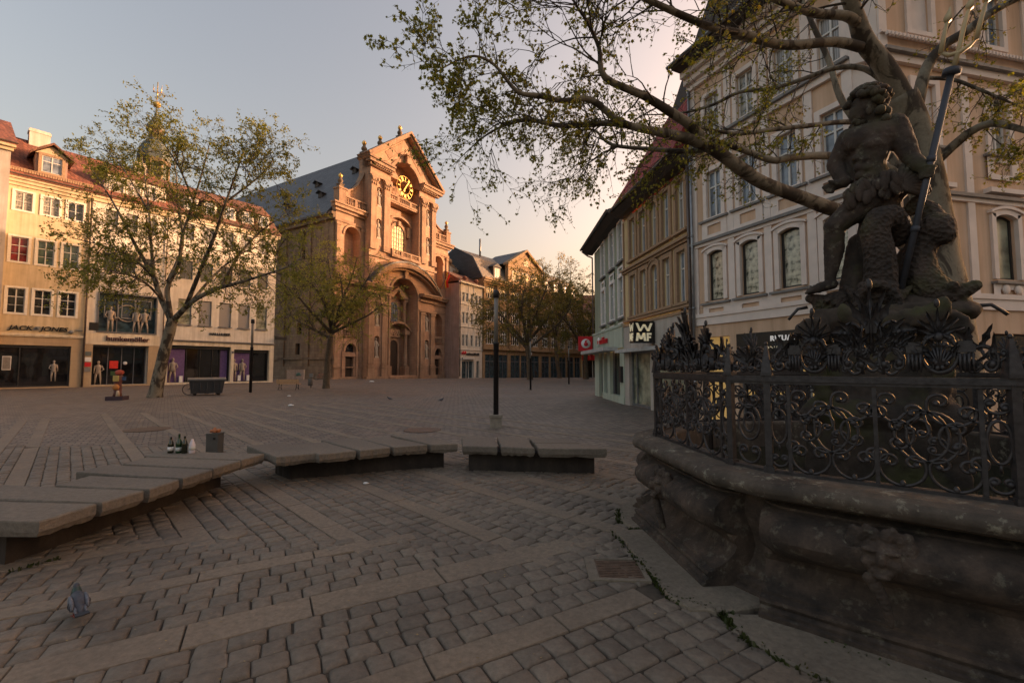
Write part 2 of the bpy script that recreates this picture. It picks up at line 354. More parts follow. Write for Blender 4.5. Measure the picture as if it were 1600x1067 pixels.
m_tiles('roof_red', (.235, .088, .055)); m_tiles('roof_brown', (.17, .08, .052)); m_tiles('slate', (.085, .088, .10), .35, .28, .3, .55); m_tiles('mansard_grey', (.26, .22, .18), .3, .3, .2, .7); m_tiles('mansard_blue', (.035, .045, .06), .3, .3, .2, .5); m_tiles('roof_crimson', (.30, .035, .03))
m_plain('gold', (.78, .52, .17), .42, .85, .06, bmp=0); m_plain('black_sign', (.012, .011, .011), .35, var=.1, bmp=0); m_plain('sign_dark_red', (.06, .012, .018), .5, bmp=0); m_plain('cream_letter', (.80, .72, .52), .5, var=.03, bmp=0, emit=(1, .86, .55), es=.04)
m_plain('white_letter', (.8, .78, .76), .5, var=.03, bmp=0, emit=(1, .95, .9), es=.05); m_plain('sign_red', (.55, .012, .02), .4, var=.06, bmp=0); m_plain('plastic_white', (.75, .74, .72), .4, var=.04, bmp=0)
m_plain('statue_stone', (.40, .34, .27), .9, var=.2); m_plain('wood_dark', (.035, .02, .012), .6); m_plain('purple', (.13, .075, .2), .8, bmp=0); m_plain('mannequin', (.34, .29, .24), .6, var=.1, bmp=0); m_plain('shop_dark', (.018, .016, .016), .8, bmp=0)
m_plain('flag_red', (.62, .03, .02), .8, bmp=0); m_plain('flag_yellow', (.75, .5, .05), .8, bmp=0); m_plain('copper_green', (.10, .12, .115), .6); m_plain('interior_warm', (.4, .25, .09), .8, emit=(1, .62, .2), es=.05); m_plain('canopy_grey', (.42, .42, .41), .6)
# ------------------------------------------------------------ the row of shops on the left
LO = Vector((-40.07, 34.72)); LU = Vector((.5988, .8009)); LA = math.atan2(LU.y, LU.x)
def lpt(s): p = LO + LU * s; return (p.x, p.y, 0)
def roof_prism(mb, x0, x1, ey, ez, ry, rz, th=.18, mi=0, emi=1, back=None):
    """tiled slope from the eave (ey, ez) to the ridge (ry, rz) and down the back"""
    bk = back or (2 * ry - ey, ez)
    mb.prism([(ey, ez), (ry, rz), bk, (bk[0], bk[1] - th), (ry, rz - th), (ey, ez - th)], x0, x1, mi, axis='x')
def gutter(parent, x0, x1, y, z, r=.09, mat='gutter'):
    g = MB(); n = 6
    pts = [(y + r * math.cos(PI + PI * k / n), z + r * math.sin(PI + PI * k / n)) for k in range(n + 1)]
    g.prism(pts, x0, x1, axis='x'); g.build('gutter', MATS[mat], parent)
def downpipe(parent, x, z0, z1, y=-.12, r=.06, mat='gutter'):
    g = MB(); g.tube([(x, y, z0), (x, y, z1)], r, 8); k = z0 + 1.2
    while k < z1: g.lathe([(r * 1.25, 0), (r * 1.25, .07)], (x, y, k), 8); k += 2.4
    g.build('downpipe', MATS[mat], parent)
def figure(mb, x, y, z, h, mi=0, pose=0):
    """a shop-window mannequin"""
    k = h / 1.8
    for sx in (-1, 1):
        mb.tube([(x + sx * .09 * k, y, z + .88 * k), (x + sx * (.11 + .06 * pose) * k, y, z + .48 * k), (x + sx * (.12 + .1 * pose) * k, y, z)], [.085 * k, .06 * k, .04 * k], 7, mi)
        up = (sx > 0) == (pose > .4); mb.tube([(x + sx * .19 * k, y, z + 1.42 * k), (x + sx * (.30 if up else .23) * k, y - .04, z + 1.12 * k), (x + sx * (.16 if up else .24) * k, y - (.1 if up else .02), z + (1.0 if up else .82) * k)], [.05 * k, .042 * k, .03 * k], 6, mi)
    mb.lathe([(.13 * k, .78 * k), (.18 * k, .86 * k), (.135 * k, 1.08 * k), (.185 * k, 1.32 * k), (.17 * k, 1.44 * k), (.055 * k, 1.5 * k), (.05 * k, 1.57 * k)], (x, y, z), 10, mi)
    mb.ell((x, y, z + 1.68 * k), (.085 * k, .1 * k, .13 * k), 9, 7, mi)

# pale building at the left edge of the view
b = thing('town_house', 'pale grey rendered house cut by the left edge with overhanging red tiled eave', 'house', lpt(0), LA)
m = MB(); wall(m, -7, -.32, 0, 19.3, [(-5.6, -4.6, 6, 8), (-5.6, -4.6, 10.2, 12.1), (-5.6, -4.6, 14.4, 16)], .2, -.9); m.quad((-.32, -.9, 0), (-.32, 9, 0), (-.32, 9, 19.3), (-.32, -.9, 19.3)); m.build('wall', MATS['stucco_grey'], b)
m = MB(); roof_prism(m, -7, -.05, -1.5, 19.35, 5, 23.2); m.build('roof', MATS['roof_red'], b)
m = MB(); m.box(-7, -.1, -1.4, -.9, 18.95, 19.15); m.box(-7, -.2, -1.15, -.9, 18.7, 18.95); m.build('cornice', MATS['stucco_yellow'], b)
gutter(b, -7, -.02, -1.55, 19.3)
for z, h in ((6, 2), (10.2, 1.9), (14.4, 1.6)): window(b, -5.6, z, 1, h, y=-.9, trim='pale_trim')

# yellow shop house
b = thing('shop_house', 'yellow rendered shop house with red tiled dormer roof above dark shop window', 'shop', lpt(0), LA, 'shop houses along the left of the square')
W0, W1 = -.32, 4.62
wins = [(.03, 6.05, 'glass_dark'), (1.5, 6.05, 'glass_dark'), (3.0, 6.05, 'glass_dark'), (.03, 10.2, 'glass_red'), (1.52, 10.2, 'glass_green'), (3.0, 10.2, 'glass_green'), (.1, 14.42, 'glass_lace'), (1.65, 14.42, 'glass_lace'), (3.15, 14.42, 'glass_dark')]
ops = [(x, x + .98, z, z + (2 if z < 14 else 1.5)) for x, z, g in wins]
m = MB(); wall(m, W0, W1, 4.3, 17.0, ops, .2); m.quad((W1, 0, 4), (W1, 9, 4), (W1, 9, 17), (W1, 0, 17)); m.build('wall', MATS['stucco_yellow'], b)
for x, z, g in wins: window(b, x, z, .98, 2 if z < 14 else 1.5, glass=g, trim='pale_trim', tw=.15, fine=(.33,) if z < 14 else (.5,), bars=(.66,) if z < 14 else (), label='window with drawn red curtains' if g == 'glass_red' else None)
m = MB(); wall(m, W0, W1, -.05, 4.3, [(-.31, 3.85, .1, 3.5)], .35); m.build('shop_front', MATS['shop_stone'], b)
m = MB(); m.box(W0, W1, -.16, 0, 4.3, 4.42); m.box(W0, W1, -.1, 0, 4.2, 4.3); m.build('ledge', MATS['stucco_cream'], b)
m = MB(); m.box(W0, W1, -.45, 0, 16.85, 17.05); m.box(W0, W1, -.3, 0, 16.6, 16.85); m.box(W0, W1, -.15, 0, 16.35, 16.6); m.build('cornice', MATS['stucco_yellow'], b)
w = MB(); w.box(-.31, 3.85, .26, .3, .1, 3.5); w.build('shop_window', MATS['glass_shop'], b)
w = MB(); w.box(-.31, 3.85, .18, .255, 3.3, 3.5); w.box(-.31, 3.85, .2, .255, .1, .22); w.box(.9, .97, .2, .255, .22, 3.3); w.box(3.75, 3.85, .2, .255, .22, 3.3); w.build('shop_frame', MATS['dark_frame'], b)
w = MB(); w.box(.02, .5, .2, .25, 1.5, 2.6); w.build('poster', MATS['plastic_white'], b); w = MB(); w.box(.06, .46, .185, .199, 1.56, 2.54); w.build('poster_print', MATS['sill_grey'], b)
w = MB(); figure(w, 2.9, .22, .55, 1.75); w.build('mannequin', MATS['mannequin'], b)
text('shop_lettering', 'JACK', .5, MATS['black_sign'], b, (.22, -.08, 4.72), .05, .25, .008, 0, 1.12); text('shop_lettering', 'JONES', .5, MATS['black_sign'], b, (1.95, -.08, 4.72), .05, .25, .008, 0, 1.12)
w = MB(); w.prism([(1.56, 4.74), (1.86, 4.74), (1.96, 5.04), (1.66, 5.04)], -.13, -.03); w.build('sign_badge', MATS['zinc'], b); text('sign_mark', '&', .26, MATS['black_sign'], b, (1.65, -.15, 4.79), .02)
w = MB(); w.box(4.0, 4.5, -.14, -.05, 4.85, 4.9); w.lathe([(.02, 0), (.16, .05), (.16, .2), (.1, .28)], (3.75, -.2, 4.55), 10); w.build('alarm_box', MATS['zinc'], b)
m = MB(); roof_prism(m, W0 - .1, W1 + .02, -.55, 17.2, 4.6, 21.9); m.build('roof', MATS['roof_red'], b)
m = MB()
for k in range(33): m.box(-.3 + k * .15, -.19 + k * .15, -.32, -.26, 17.5, 17.72)
m.box(W0, W1, -.34, -.24, 17.72, 17.78); m.build('snow_guard', MATS['brown_trim'], b)
gutter(b, W0, W1, -.6, 17.2); downpipe(b, 4.62, 0, 17.1, -.14, .07)
d = MB(); d.box(1.1, 3.0, .1, 3.5, 17.6, 19.5); d.build('dormer', MATS['stucco_pink'], b)
d2 = MB(); d2.prism([(.75, 19.35), (2.05, 20.4), (3.35, 19.35), (3.35, 19.5), (2.05, 20.58), (.75, 19.5)], -.35, 3.6); d2.prism([(1.05, 19.5), (2.05, 20.3), (3.05, 19.5)], -.05, .2, 1); d2.build('dormer_roof', [MATS['roof_brown'], MATS['stucco_yellow']], b)
window(b, 1.45, 18.0, 1.2, 1.4, y=-.02, trim='brown_trim', tw=.2, depth=.1, glass='glass_blue')
m = MB(); m.box(1.0, 2.3, 4.0, 5.0, 20.8, 22.9); m.box(.95, 2.35, 3.95, 5.05, 22.6, 22.8); m.build('chimney', MATS['stucco_house'], b)

# white shop with the glass show box
b = thing('shop_house', 'white shop house with glazed first floor show box of mannequins', 'shop', lpt(0), LA, 'shop houses along the left of the square')
W0, W1 = 4.62, 10.15
wins = [(5.6, 10.45, .85), (7.0, 10.45, .85), (8.45, 10.45, .85), (5.6, 14.4, .85), (7.0, 14.4, .85), (8.45, 14.4, .85)]
m = MB(); wall(m, W0, W1, 0, 17.0, [(x, x + w_, z, z + 1.6) for x, z, w_ in wins] + [(5.4, 9.62, 4.9, 8.45, 0, .5), (5.2, 9.1, .15, 3.7, 0, .9)], .22); m.build('wall', MATS['stucco_white'], b)
for i, (x, z, w_) in enumerate(wins): window(b, x, z, w_, 1.6, glass='glass_dark' if z < 12 else 'glass_curtain', mull=0, bars=(), frame='grey_frame', depth=.2)
g = MB(); g.box(5.4, 9.62, .42, .46, 4.9, 8.45); g.build('show_window', MATS['glass_teal'], b)
g = MB(); g.box(5.4, 9.62, -.1, .02, 8.36, 8.5); g.box(5.36, 9.66, -.1, .02, 4.82, 4.93); g.box(5.36, 5.46, -.1, .02, 4.9, 8.4); g.box(9.56, 9.66, -.1, .02, 4.9, 8.4)
for x in (6.75, 8.1): g.box(x, x + .06, .3, .41, 4.93, 8.36)
g.build('show_frame', MATS['grey_frame'], b)
g = MB()
for x0, x1 in ((5.85, 6.85), (7.05, 8.05), (8.25, 9.25)):
    g.box(x0, x1, .2, .26, 6.2, 6.28); g.box(x0, x1, .2, .26, 7.95, 8.03); g.box(x0, x0 + .07, .2, .26, 6.28, 7.95); g.box(x1 - .07, x1, .2, .26, 6.28, 7.95)
g.build('picture_frame', MATS['zinc'], b)
for x, p in ((6.3, 0), (8.15, .6), (8.75, 1)): g = MB(); figure(g, x, .15, 4.95, 2.3, 0, p); g.build('mannequin', MATS['mannequin'], b)
for i, a in enumerate((0, .9)): g = MB(); g.tube([(7.5 + .75 * math.cos(PI * .2 + k * PI * .6 / 10 + a * 3.4), .3, 6.7 + .75 * math.sin(PI * .2 + k * PI * .6 / 10 + a * 3.4)) for k in range(11)], .05, 6); g.build('display_hoop', MATS['statue_stone'], b)
g = MB(); g.box(4.7, 9.9, -.12, -.02, 3.75, 4.7); g.build('fascia', MATS['stucco_cream'], b)
g = MB(); wall(g, 4.64, 10.1, 0, 3.75, [(5.2, 9.1, .15, 3.7, 0, .02)], .05, -.1); g.box(9.1, 10.1, -.098, .3, 0, 3.7); g.build('shop_front', MATS['shop_stone'], b)
text('shop_lettering', 'hunkemöller', .62, MATS['sign_dark_red'], b, (6.0, -.2, 4.1), .05, 0, .008, 0, .98)
g = MB(); g.box(5.2, 9.1, .8, .84, .15, 3.7); g.build('shop_window', MATS['glass_shop'], b)
g = MB()
for x in (5.2, 6.35, 7.3, 8.2, 9.04): g.box(x, x + .06, .7, .79, .15, 3.6)
g.box(5.2, 9.1, .7, .79, 3.55, 3.7); g.box(5.2, 9.1, .6, .88, 0, .15); g.build('shop_frame', MATS['grey_frame'], b)
g = MB(); figure(g, 5.75, .6, .2, 2.1, 0, .5); g.build('mannequin', MATS['mannequin'], b)
g = MB(); g.box(6.5, 7.1, .66, .69, 1.6, 2.3); g.build('poster', MATS['flag_red'], b); g = MB(); g.lathe([(.16, 0), (.16, .02)], (0, 0, 0), 14, M=Matrix.Translation((7.6, .69, 2.1)) @ Matrix.Rotation(R(90), 4, 'X')); g.build('sticker', MATS['plastic_white'], b)
for z, mt in ((2.9, 'copper_green'), (2.4, 'plastic_white'), (1.95, 'sign_red'), (1.5, 'sill_grey')): g = MB(); g.box(4.72, 5.12, -.15, -.1, z - .18, z + .18); g.build('name_plate', MATS[mt], b)
g = MB(); g.box(4.75, 5.35, -.9, -.78, 4.9, 5.6); g.tube([(5.0, -.1, 5.3), (5.0, -.8, 5.3)], .03, 6); g.build('bracket_sign', MATS['black_sign'], b)
m = MB(); m.box(W0, W1, -.35, 0, 16.8, 17.05); m.box(W0, W1, -.2, 0, 16.5, 16.8); m.build('cornice', MATS['stucco_yellow'], b)
m = MB(); roof_prism(m, W0 + .03, W1, -.5, 17.2, 4.6, 21.9); m.build('roof', MATS['roof_red'], b); gutter(b, W0, W1, -.55, 17.2); downpipe(b, 10.15, 0, 17.1, -.12, .05)
m = MB(); m.box(5.4, 10.0, .35, 3.4, 17.7, 19.4); m.build('dormer', MATS['stucco_white'], b)
m = MB(); m.box(5.37, 5.4, .3, 3.5, 17.7, 19.4); m.build('dormer_cheek', MATS['purple'], b)
m = MB(); m.box(5.2, 10.2, .1, 3.9, 19.4, 19.6); m.build('dormer_roof', MATS['roof_brown'], b)
for x in (5.8, 7.0, 8.2): window(b, x, 17.85, .95, 1.3, y=.2, depth=.12, glass='glass_curtain', trim='pale_trim', tw=.08, tp=.02)
m = MB(); m.box(8.3, 9.3, 4.2, 5.0, 20.8, 22.7); m.build('chimney', MATS['stucco_house'], b)

# white corner shop
b = thing('shop_house', 'long white corner shop house with purple window displays beside the stone church', 'shop', lpt(0), LA, 'shop houses along the left of the square')
W0, W1 = 10.15, 20.67
xs = [11.3, 13.08, 14.95, 16.8, 18.65]
ops = [(x, x + 1.15, 6.0, 8.58) for x in xs] + [(x, x + 1.1, 10.6, 12.5) for x in xs] + [(x, x + 1.1, 14.6, 16.35) for x in xs]
m = MB(); wall(m, W0, W1, 4.4, 17.0, ops, .22); m.quad((W1, 0, 0), (W1, 9, 0), (W1, 9, 17), (W1, 0, 17)); m.prism([(0, 17), (4.6, 21.5), (9.2, 17)], W1 - .2, W1, axis='x'); m.build('wall', MATS['stucco_white'], b)
for i, x in enumerate(xs):
    window(b, x, 6.0, 1.15, 2.58, frame='grey_frame', glass='glass_blind' if i in (0, 4) else 'glass_curtain', mull=0, bars=(), sill='sill_grey', tw=.02, depth=.2)
    window(b, x, 10.6, 1.1, 1.9, frame='grey_frame', glass='glass_dark', mull=1, bars=(.7,), depth=.2); window(b, x, 14.6, 1.1, 1.75, frame='grey_frame', glass='glass_curtain', mull=1, bars=(), depth=.2)
m = MB(); wall(m, W0, W1, 0, 4.4, [(10.65, 16.2, .2, 3.9, 0, .7), (16.5, 20.2, .15, 3.65, 0, .7)], .7, -.04); m.build('shop_front', MATS['stucco_cream'], b)
m = MB(); m.box(W0, W1, -.22, 0, 4.35, 4.45); m.box(W0, W1, -.12, 0, 4.27, 4.35); m.build('ledge', MATS['sill_grey'], b)
text('shop_lettering', 'HALLHUBER', .38, MATS['black_sign'], b, (14.1, -.07, 5.08), .04, 0, .005, 0, .95)
for x0, x1, zt in ((10.65, 16.2, 3.9), (16.5, 20.2, 3.65)):
    g = MB(); g.box(x0, x1, .58, .62, .2, zt); g.build('shop_window', MATS['glass_shop'], b)
    g = MB(); g.box(x0, x1, .3, .575, zt - .3, zt); g.box(x0, x0 + .08, .35, .575, .2, zt); g.box(x1 - .08, x1, .35, .575, .2, zt); g.box(x0, x1, .4, .575, .1, .22)
    for x in ([12.3, 13.5, 14.6, 15.3] if x0 < 11 else [18.5]): g.box(x, x + .06, .5, .575, .2, zt - .3)
    g.build('shop_frame', MATS['dark_frame'], b)
g = MB(); g.box(10.75, 12.2, .55, .577, .22, 3.55); g.box(15.4, 16.05, .55, .577, .22, 3.55); g.box(16.6, 18.3, .55, .577, .22, 3.3); g.build('display_backdrop', MATS['purple'], b)
for x, p in ((11.2, .7), (17.55, .5), (16.72, .2)): g = MB(); figure(g, x, .4, .28, 2.35, 0, p); g.lathe([(.16, 1.0), (.27, 1.06), (.19, 1.45), (.22, 1.8)], (x, .4, .28), 10); g.build('mannequin', MATS['mannequin'], b)
g = MB()
for x in (11.75, 17.1, 18.0): g.box(x, x + .28, .3, .5, .22, .85)
g.build('display_box', MATS['plastic_white'], b)
g = MB(); g.box(20.55, 21.9, -.5, -.42, 4.9, 5.25); g.tube([(20.6, -.05, 5.3), (20.9, -.45, 5.3)], .03, 6); g.build('bracket_sign', MATS['black_sign'], b)
for x in (10.45, 16.35): g = MB(); g.box(x - .07, x + .07, -.16, -.04, 3.2, 3.45); g.build('wall_lamp', MATS['grey_frame'], b)
m = MB(); m.box(W0, W1 + .2, -.35, 0, 16.8, 17.05); m.box(W0, W1, -.2, 0, 16.55, 16.8); m.build('cornice', MATS['stucco_cream'], b)
m = MB(); roof_prism(m, W0, W1 + .25, -.5, 17.2, 4.6, 21.7); m.build('roof', MATS['roof_brown'], b); gutter(b, W0, W1 + .2, -.55, 17.2)
for x in (11.6, 13.3, 15.15, 17.0, 18.7):
    d = MB(); d.box(x - .1, x + 1.1, .15, 2.6, 17.7, 19.2); d.prism([(x - .3, 19.15), (x + .5, 19.75), (x + 1.3, 19.15)], -.05, 3.1, 1); d.build('dormer', [MATS['stucco_white'], MATS['roof_brown']], b); window(b, x + .08, 17.85, .84, 1.2, y=.05, depth=.09, glass='glass_blue')
# ------------------------------------------------------------ the baroque church
CO = Vector((-25.98, 64.0)); CU = Vector((.5009, .8655)); CA = math.atan2(CU.y, CU.x)
def cpt(s, d=0): p = CO + CU * s + Vector((CU.y, -CU.x)) * d; return p
b = thing('church', 'tall baroque sandstone church with gold clock in its gabled front', 'church', (CO.x, CO.y, 0), CA)
ST, SD, TR = MATS['sandstone'], MATS['sandstone_dark'], MATS['sandstone_trim']
CW, CX0, BX0, BX1, AX0, AX1 = 26.4, 13.2, 5.3, 20.9, 9.6, 16.6
BC = (BX0 + BX1) / 2
# nave: side wall and roof
m = MB(); wn = [(7.4, 8.5, 6.8, 8.6), (7.7, 8.8, 3.7, 5.4), (6.8, 7.8, 18.5, 20.3), (6.8, 7.8, 21.4, 22.9)]
w = MB(); wall(w, -56, 0, -1, 24.6, [(-a1, -a0, c, d) for a0, a1, c, d in wn], .5)
Mx = Matrix(((0, 1, 0, 0), (-1, 0, 0, 0), (0, 0, 1, 0), (0, 0, 0, 1)))
m.add([Mx @ Vector(v) for v in w.v], w.f); m.quad((CW, 0, -2), (CW, 56, -2), (CW, 56, 24.6), (CW, 0, 24.6))
for a0, a1, c, d in wn: m.box(.4, .5, a0, a1, c, d, 1)
for y in (.2, 5.4, 11.5, 18, 25, 32): m.box(-.22, .01, y, y + 1.3, -1, 23.2)
m.box(-.34, .01, 0, 56, -1, 1.9); m.box(-.22, .01, 0, 56, 2.9, 3.2); m.box(-.5, .01, 0, 56, 23.6, 24.2); m.box(-.75, .01, 0, 56, 24.2, 24.6)
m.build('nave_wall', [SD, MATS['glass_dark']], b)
m = MB(); m.prism([(-.9, 24.6), (CX0, 41.3), (CW + .9, 24.6), (CW + .9, 24.3), (-.9, 24.3)], .9, 56, 0)
m.build('roof', MATS['slate'], b)
def roofz(x): return 24.6 + (x + .9) * (41.3 - 24.6) / (CX0 + .9)
for y, x in ((5, 7.6), (8, 3.4), (14, 7.0), (16, 2.8), (23, 6.6), (26, 2.6), (33, 6.4)):
    d = MB(); z = roofz(x); d.prism([(y - .5, z - .3), (y - .45, z + .5), (y, z + .75), (y + .45, z + .5), (y + .5, z - .3)], x - .35, x + 1.2, 1, axis='x')
    d.prism([(y - .75, z + .42), (y, z + .78), (y + .75, z + .42), (y, z + .95)], x - .7, x + 1.5, 0, axis='x'); d.build('dormer', [MATS['slate'], MATS['eave_dark']], b)
# side bays of the front
ops = []
for c in (3.0, 23.4): ops += [(c - 1.45, c + 1.45, 17.0, 23.2, 1.45, 1.5), (c - 1.4, c + 1.4, 7.6, 11.9, 1.4, 1.3), (c - .75, c + .75, .3, 3.3, 0, .5), (c - .95, c + .95, 4.0, 5.5, .95, .4)]
m = MB(); wall(m, 0, BX0, -1, 24.6, [o for o in ops if o[0] < 10], .5); wall(m, BX1, CW, -1, 24.6, [o for o in ops if o[0] > 10], .5)
for o in ops: m.box(o[0] - .1, o[1] + .1, o[5], o[5] + .05, o[2] - .1, o[3] + .1, 1 if o[5] < 1 else 0)
for c, x0, x1 in ((3.0, 0, BX0), (23.4, BX1, CW)):
    m.prism(arc_pts(c - 1.3, c + 1.3, 4.1, 1.75) + arc_pts(c - 1.0, c + 1.0, 4.1, 1.25)[::-1], -.3, 0); m.box(c - 1.5, c - 1.02, -.22, 0, .2, 4.1); m.box(c + 1.02, c + 1.5, -.22, 0, .2, 4.1); m.box(c - 1.0, c + 1.0, -.15, 0, 3.32, 3.7)
    m.prism(arc_pts(c - 1.75, c + 1.75, 21.7, 1.75) + arc_pts(c - 1.45, c + 1.45, 21.7, 1.45)[::-1], -.14, 0)
m.build('side_bay', [ST, MATS['glass_dark']], b)
for c in (3.0, 23.4):
    d = MB(); d.box(c - .74, c + .74, .4, .48, .3, 3.28); d.box(c - .02, c + .02, .37, .4, .3, 3.28); d.build('door', MATS['wood_dark'], b)
def band(mb, x0, x1, z0, z1, p, y=0.0, endl=True, endr=True): mb.box(x0 - (p if endl else 0), x1 + (p if endr else 0), y - p, y + .02, z0, z1)
m = MB()
for x0, x1, l, r in ((0, BX0 - .02, True, False), (BX1 + .02, CW, False, True)):
    band(m, x0, x1, 23.4, 23.8, .18, 0, l, r); band(m, x0, x1, 24.9, 25.3, .35, 0, l, r); band(m, x0, x1, 25.3, 25.75, .8, 0, l, r); band(m, x0, x1, 25.75, 26.0, 1.0, 0, l, r); m.box(x0, x1, 0, 1.2, 24.6, 26.0)
    band(m, x0, x1, 13.4, 13.7, .25, 0, l, r); band(m, x0, x1, 14.3, 14.7, .8, 0, l, r); band(m, x0, x1, 14.7, 15.0, 1.0, 0, l, r); band(m, x0, x1, 11.95, 12.2, .12, 0, l, r)
    band(m, x0, x1, -1, .25, .34, 0, l, r)
    c = 3.0 if x0 < 1 else 23.4
    for q in (x0 + .1, x1 - .7): m.box(q, q + .6, -.2, 0, .25, 11.7); m.box(q, q + .6, -.2, 0, 15.3, 23.3); m.box(q - .1, q + .7, -.3, 0, 11.3, 11.7); m.box(q - .1, q + .7, -.3, 0, 22.8, 23.3); m.box(q - .1, q + .7, -.32, 0, 1.6, 2.0)
    m.box(x0 + .1, x1 - .1, -.12, 0, 1.65, 1.8)
m.build('cornice', TR, b)
# volute shoulders
m = MB()
for sgn in (0, 1):
    P = [(.6, 26.0), (.6, 28.5), (1.3, 28.4), (2.2, 28.55), (3.2, 29.1), (4.1, 30.1), (4.8, 31.3), (5.3, 32.5), (5.3, 26.0)]
    if sgn: P = [(2 * BC - a, z) for a, z in P]
    m.prism(P, .35, 1.15); Q = P[1:-1]; m.prism(Q + [(a, z + .25) for a, z in Q[::-1]], .1, 1.3, 1)
m.build('volute_gable', [ST, TR], b)
def balustrade(x0, x1, z, y, n, h=1.1, posts=(), par=b):
    m = MB(); m.box(x0, x1, y - .16, y + .16, z, z + .16); m.box(x0, x1, y - .18, y + .18, z + h, z + h + .2)
    for k in range(n):
        x = x0 + (x1 - x0) * (k + .5) / n; m.lathe([(.07, 0), (.13, .2 * h), (.16, .35 * h), (.06, .65 * h), (.1, h - .16)], (x, y, z + .16), 7)
    for x in posts: m.box(x - .25, x + .25, y - .2, y + .2, z, z + h + .2)
    m.build('balustrade', TR, par)
balustrade(1.3, BX0, 26.0, -.35, 12, 1.25, (3.2,)); balustrade(BX1, CW - 1.3, 26.0, -.35, 12, 1.25, (23.2,))
for c in (3.0, 23.4): balustrade(c - 1.3, c + 1.3, 6.3, -.12, 7, .8)
# urns with gilded flames
def urn(x, y, z, k=1.0):
    m = MB(); m.box(x - .5 * k, x + .5 * k, y - .5 * k, y + .5 * k, z, z + 1.0 * k); m.box(x - .6 * k, x + .6 * k, y - .6 * k, y + .6 * k, z + 1.0 * k, z + 1.15 * k)
    m.lathe([(.25 * k, 0), (.2 * k, .15 * k), (.5 * k, .5 * k), (.55 * k, .8 * k), (.35 * k, 1.15 * k), (.2 * k, 1.25 * k), (.3 * k, 1.4 * k)], (x, y, z + 1.15 * k), 10)
    u = m.build('urn', MATS['sandstone_dark'], b); f = MB()
    for i in range(6):
        a = i * PI / 3; f.tube([(x + .12 * k * math.cos(a), y + .12 * k * math.sin(a), z + 2.5 * k), (x + .34 * k * math.cos(a + .3), y + .34 * k * math.sin(a + .3), z + 3.0 * k), (x + .2 * k * math.cos(a + .8), y + .2 * k * math.sin(a + .8), z + 3.45 * k)], [.12 * k, .13 * k, .02 * k], 5)
    f.tube([(x, y, z + 2.5 * k), (x, y, z + 3.6 * k)], [.25 * k, .03], 6); f.build('flame', MATS['gold'], u)
m = MB()
for x in (.62, CW - .62): m.box(x - .62, x + .62, -.6, .6, 26.0, 28.2); m.box(x - .75, x + .75, -.72, .72, 28.2, 28.45)
m.build('pedestal', TR, b)
urn(.62, 0, 28.2, .72); urn(CW - .62, 0, 28.2, .72)
for x, z in ((5.3, 35.3), (8.6, 37.7), (BC, 41.6), (2 * BC - 8.6, 37.7), (2 * BC - 5.3, 35.3)): urn(x, .4, z - .3, .85)
# centre block: front wall with the portal arch and the clock arch
YB = -1.2
m = MB(); nic = [(6.65, 7.75)]
ops = [(AX0 + .3, AX1 - .3, .35, 16.9, 3.2, 2.6), (AX0, AX1, 20.3, 33.4, 0, 1.9)]
for c in (7.2, 2 * BC - 7.2): ops += [(c - .58, c + .58, z0, z1, .58, .7) for z0, z1 in ((3.2, 6.7), (8.2, 11.5), (22.2, 25.5), (27.4, 30.7))]
wall(m, BX0, BX1, -1, 33.4, ops, .7, YB)
P = arc_pts(AX0, AX1, 33.4, 3.5, 20)
m.prism([(BX0, 33.4), (BX0, 35.0), (BC, 41.4), (BX1, 35.0), (BX1, 33.4)] + P[::-1], YB, YB + 1.9)
for c in (7.2, 2 * BC - 7.2):
    for z0, z1 in ((3.2, 6.7), (8.2, 11.5), (22.2, 25.5), (27.4, 30.7)): m.box(c - .6, c + .6, YB + .7, YB + .75, z0, z1)
m.box(AX0 - .2, AX1 + .2, YB + 1.9, YB + 1.95, 20, 37); m.box(AX0, AX1, YB + 2.6, YB + 2.65, 0, 17)
for x, s in ((BX0, -1), (BX1, 1)): m.quad((x, YB, -1), (x, 1.5, -1), (x, 1.5, 35), (x, YB, 35))
m.build('front_wall', ST, b)
m = MB()   # pilasters, entablature, raking cornice
for q in (BX0, 8.05, 2 * BC - 8.05 - 1.1, BX1 - 1.1):
    m.box(q, q + 1.1, YB - .28, YB, 20.3, 32.0); m.box(q - .12, q + 1.22, YB - .4, YB, 20.3, 21.0); m.box(q - .15, q + 1.25, YB - .42, YB, 21.0, 21.2)
    m.box(q, q + 1.1, YB - .28, YB, 2.2, 11.4); m.box(q - .1, q + 1.2, YB - .4, YB, 11.1, 11.5); m.box(q - .12, q + 1.22, YB - .4, YB, .3, 1.6); m.box(q - .15, q + 1.25, YB - .45, YB, 1.6, 2.1)
for x0, x1, l, r in ((BX0, AX0, True, False), (AX1, BX1, False, True)):
    band(m, x0, x1, 32.0, 32.35, .4, YB, l, r); band(m, x0, x1, 33.5, 33.9, .55, YB, l, r); band(m, x0, x1, 33.9, 34.4, 1.0, YB, l, r); band(m, x0, x1, 34.4, 34.75, 1.25, YB, l, r)
    band(m, x0, x1, 19.2, 19.6, .3, YB, l, r); band(m, x0, x1, 11.6, 11.85, .35, YB, l, r)
    k = x0
    while k < x1 - .2: m.box(k, k + .22, YB - .8, YB - .55, 33.6, 33.9); k += .42
for s in (-1, 1):
    for w0, w1, dy in ((.0, .45, .9), (.45, .85, 1.25)):
        m.prism([(BC + s * 8.9, 34.75 + w0 - .55), (BC, 41.6 + w0), (BC, 41.6 + w1), (BC + s * (9.1 + .2), 34.75 + w1 - .6)], YB - dy, YB + 1.6)
P1, P2 = arc_pts(AX0 - .55, AX1 + .55, 33.4, 4.05, 20), arc_pts(AX0 - .01, AX1 + .01, 33.4, 3.5, 20); m.prism(P1 + P2[::-1], YB - .15, YB + .05)
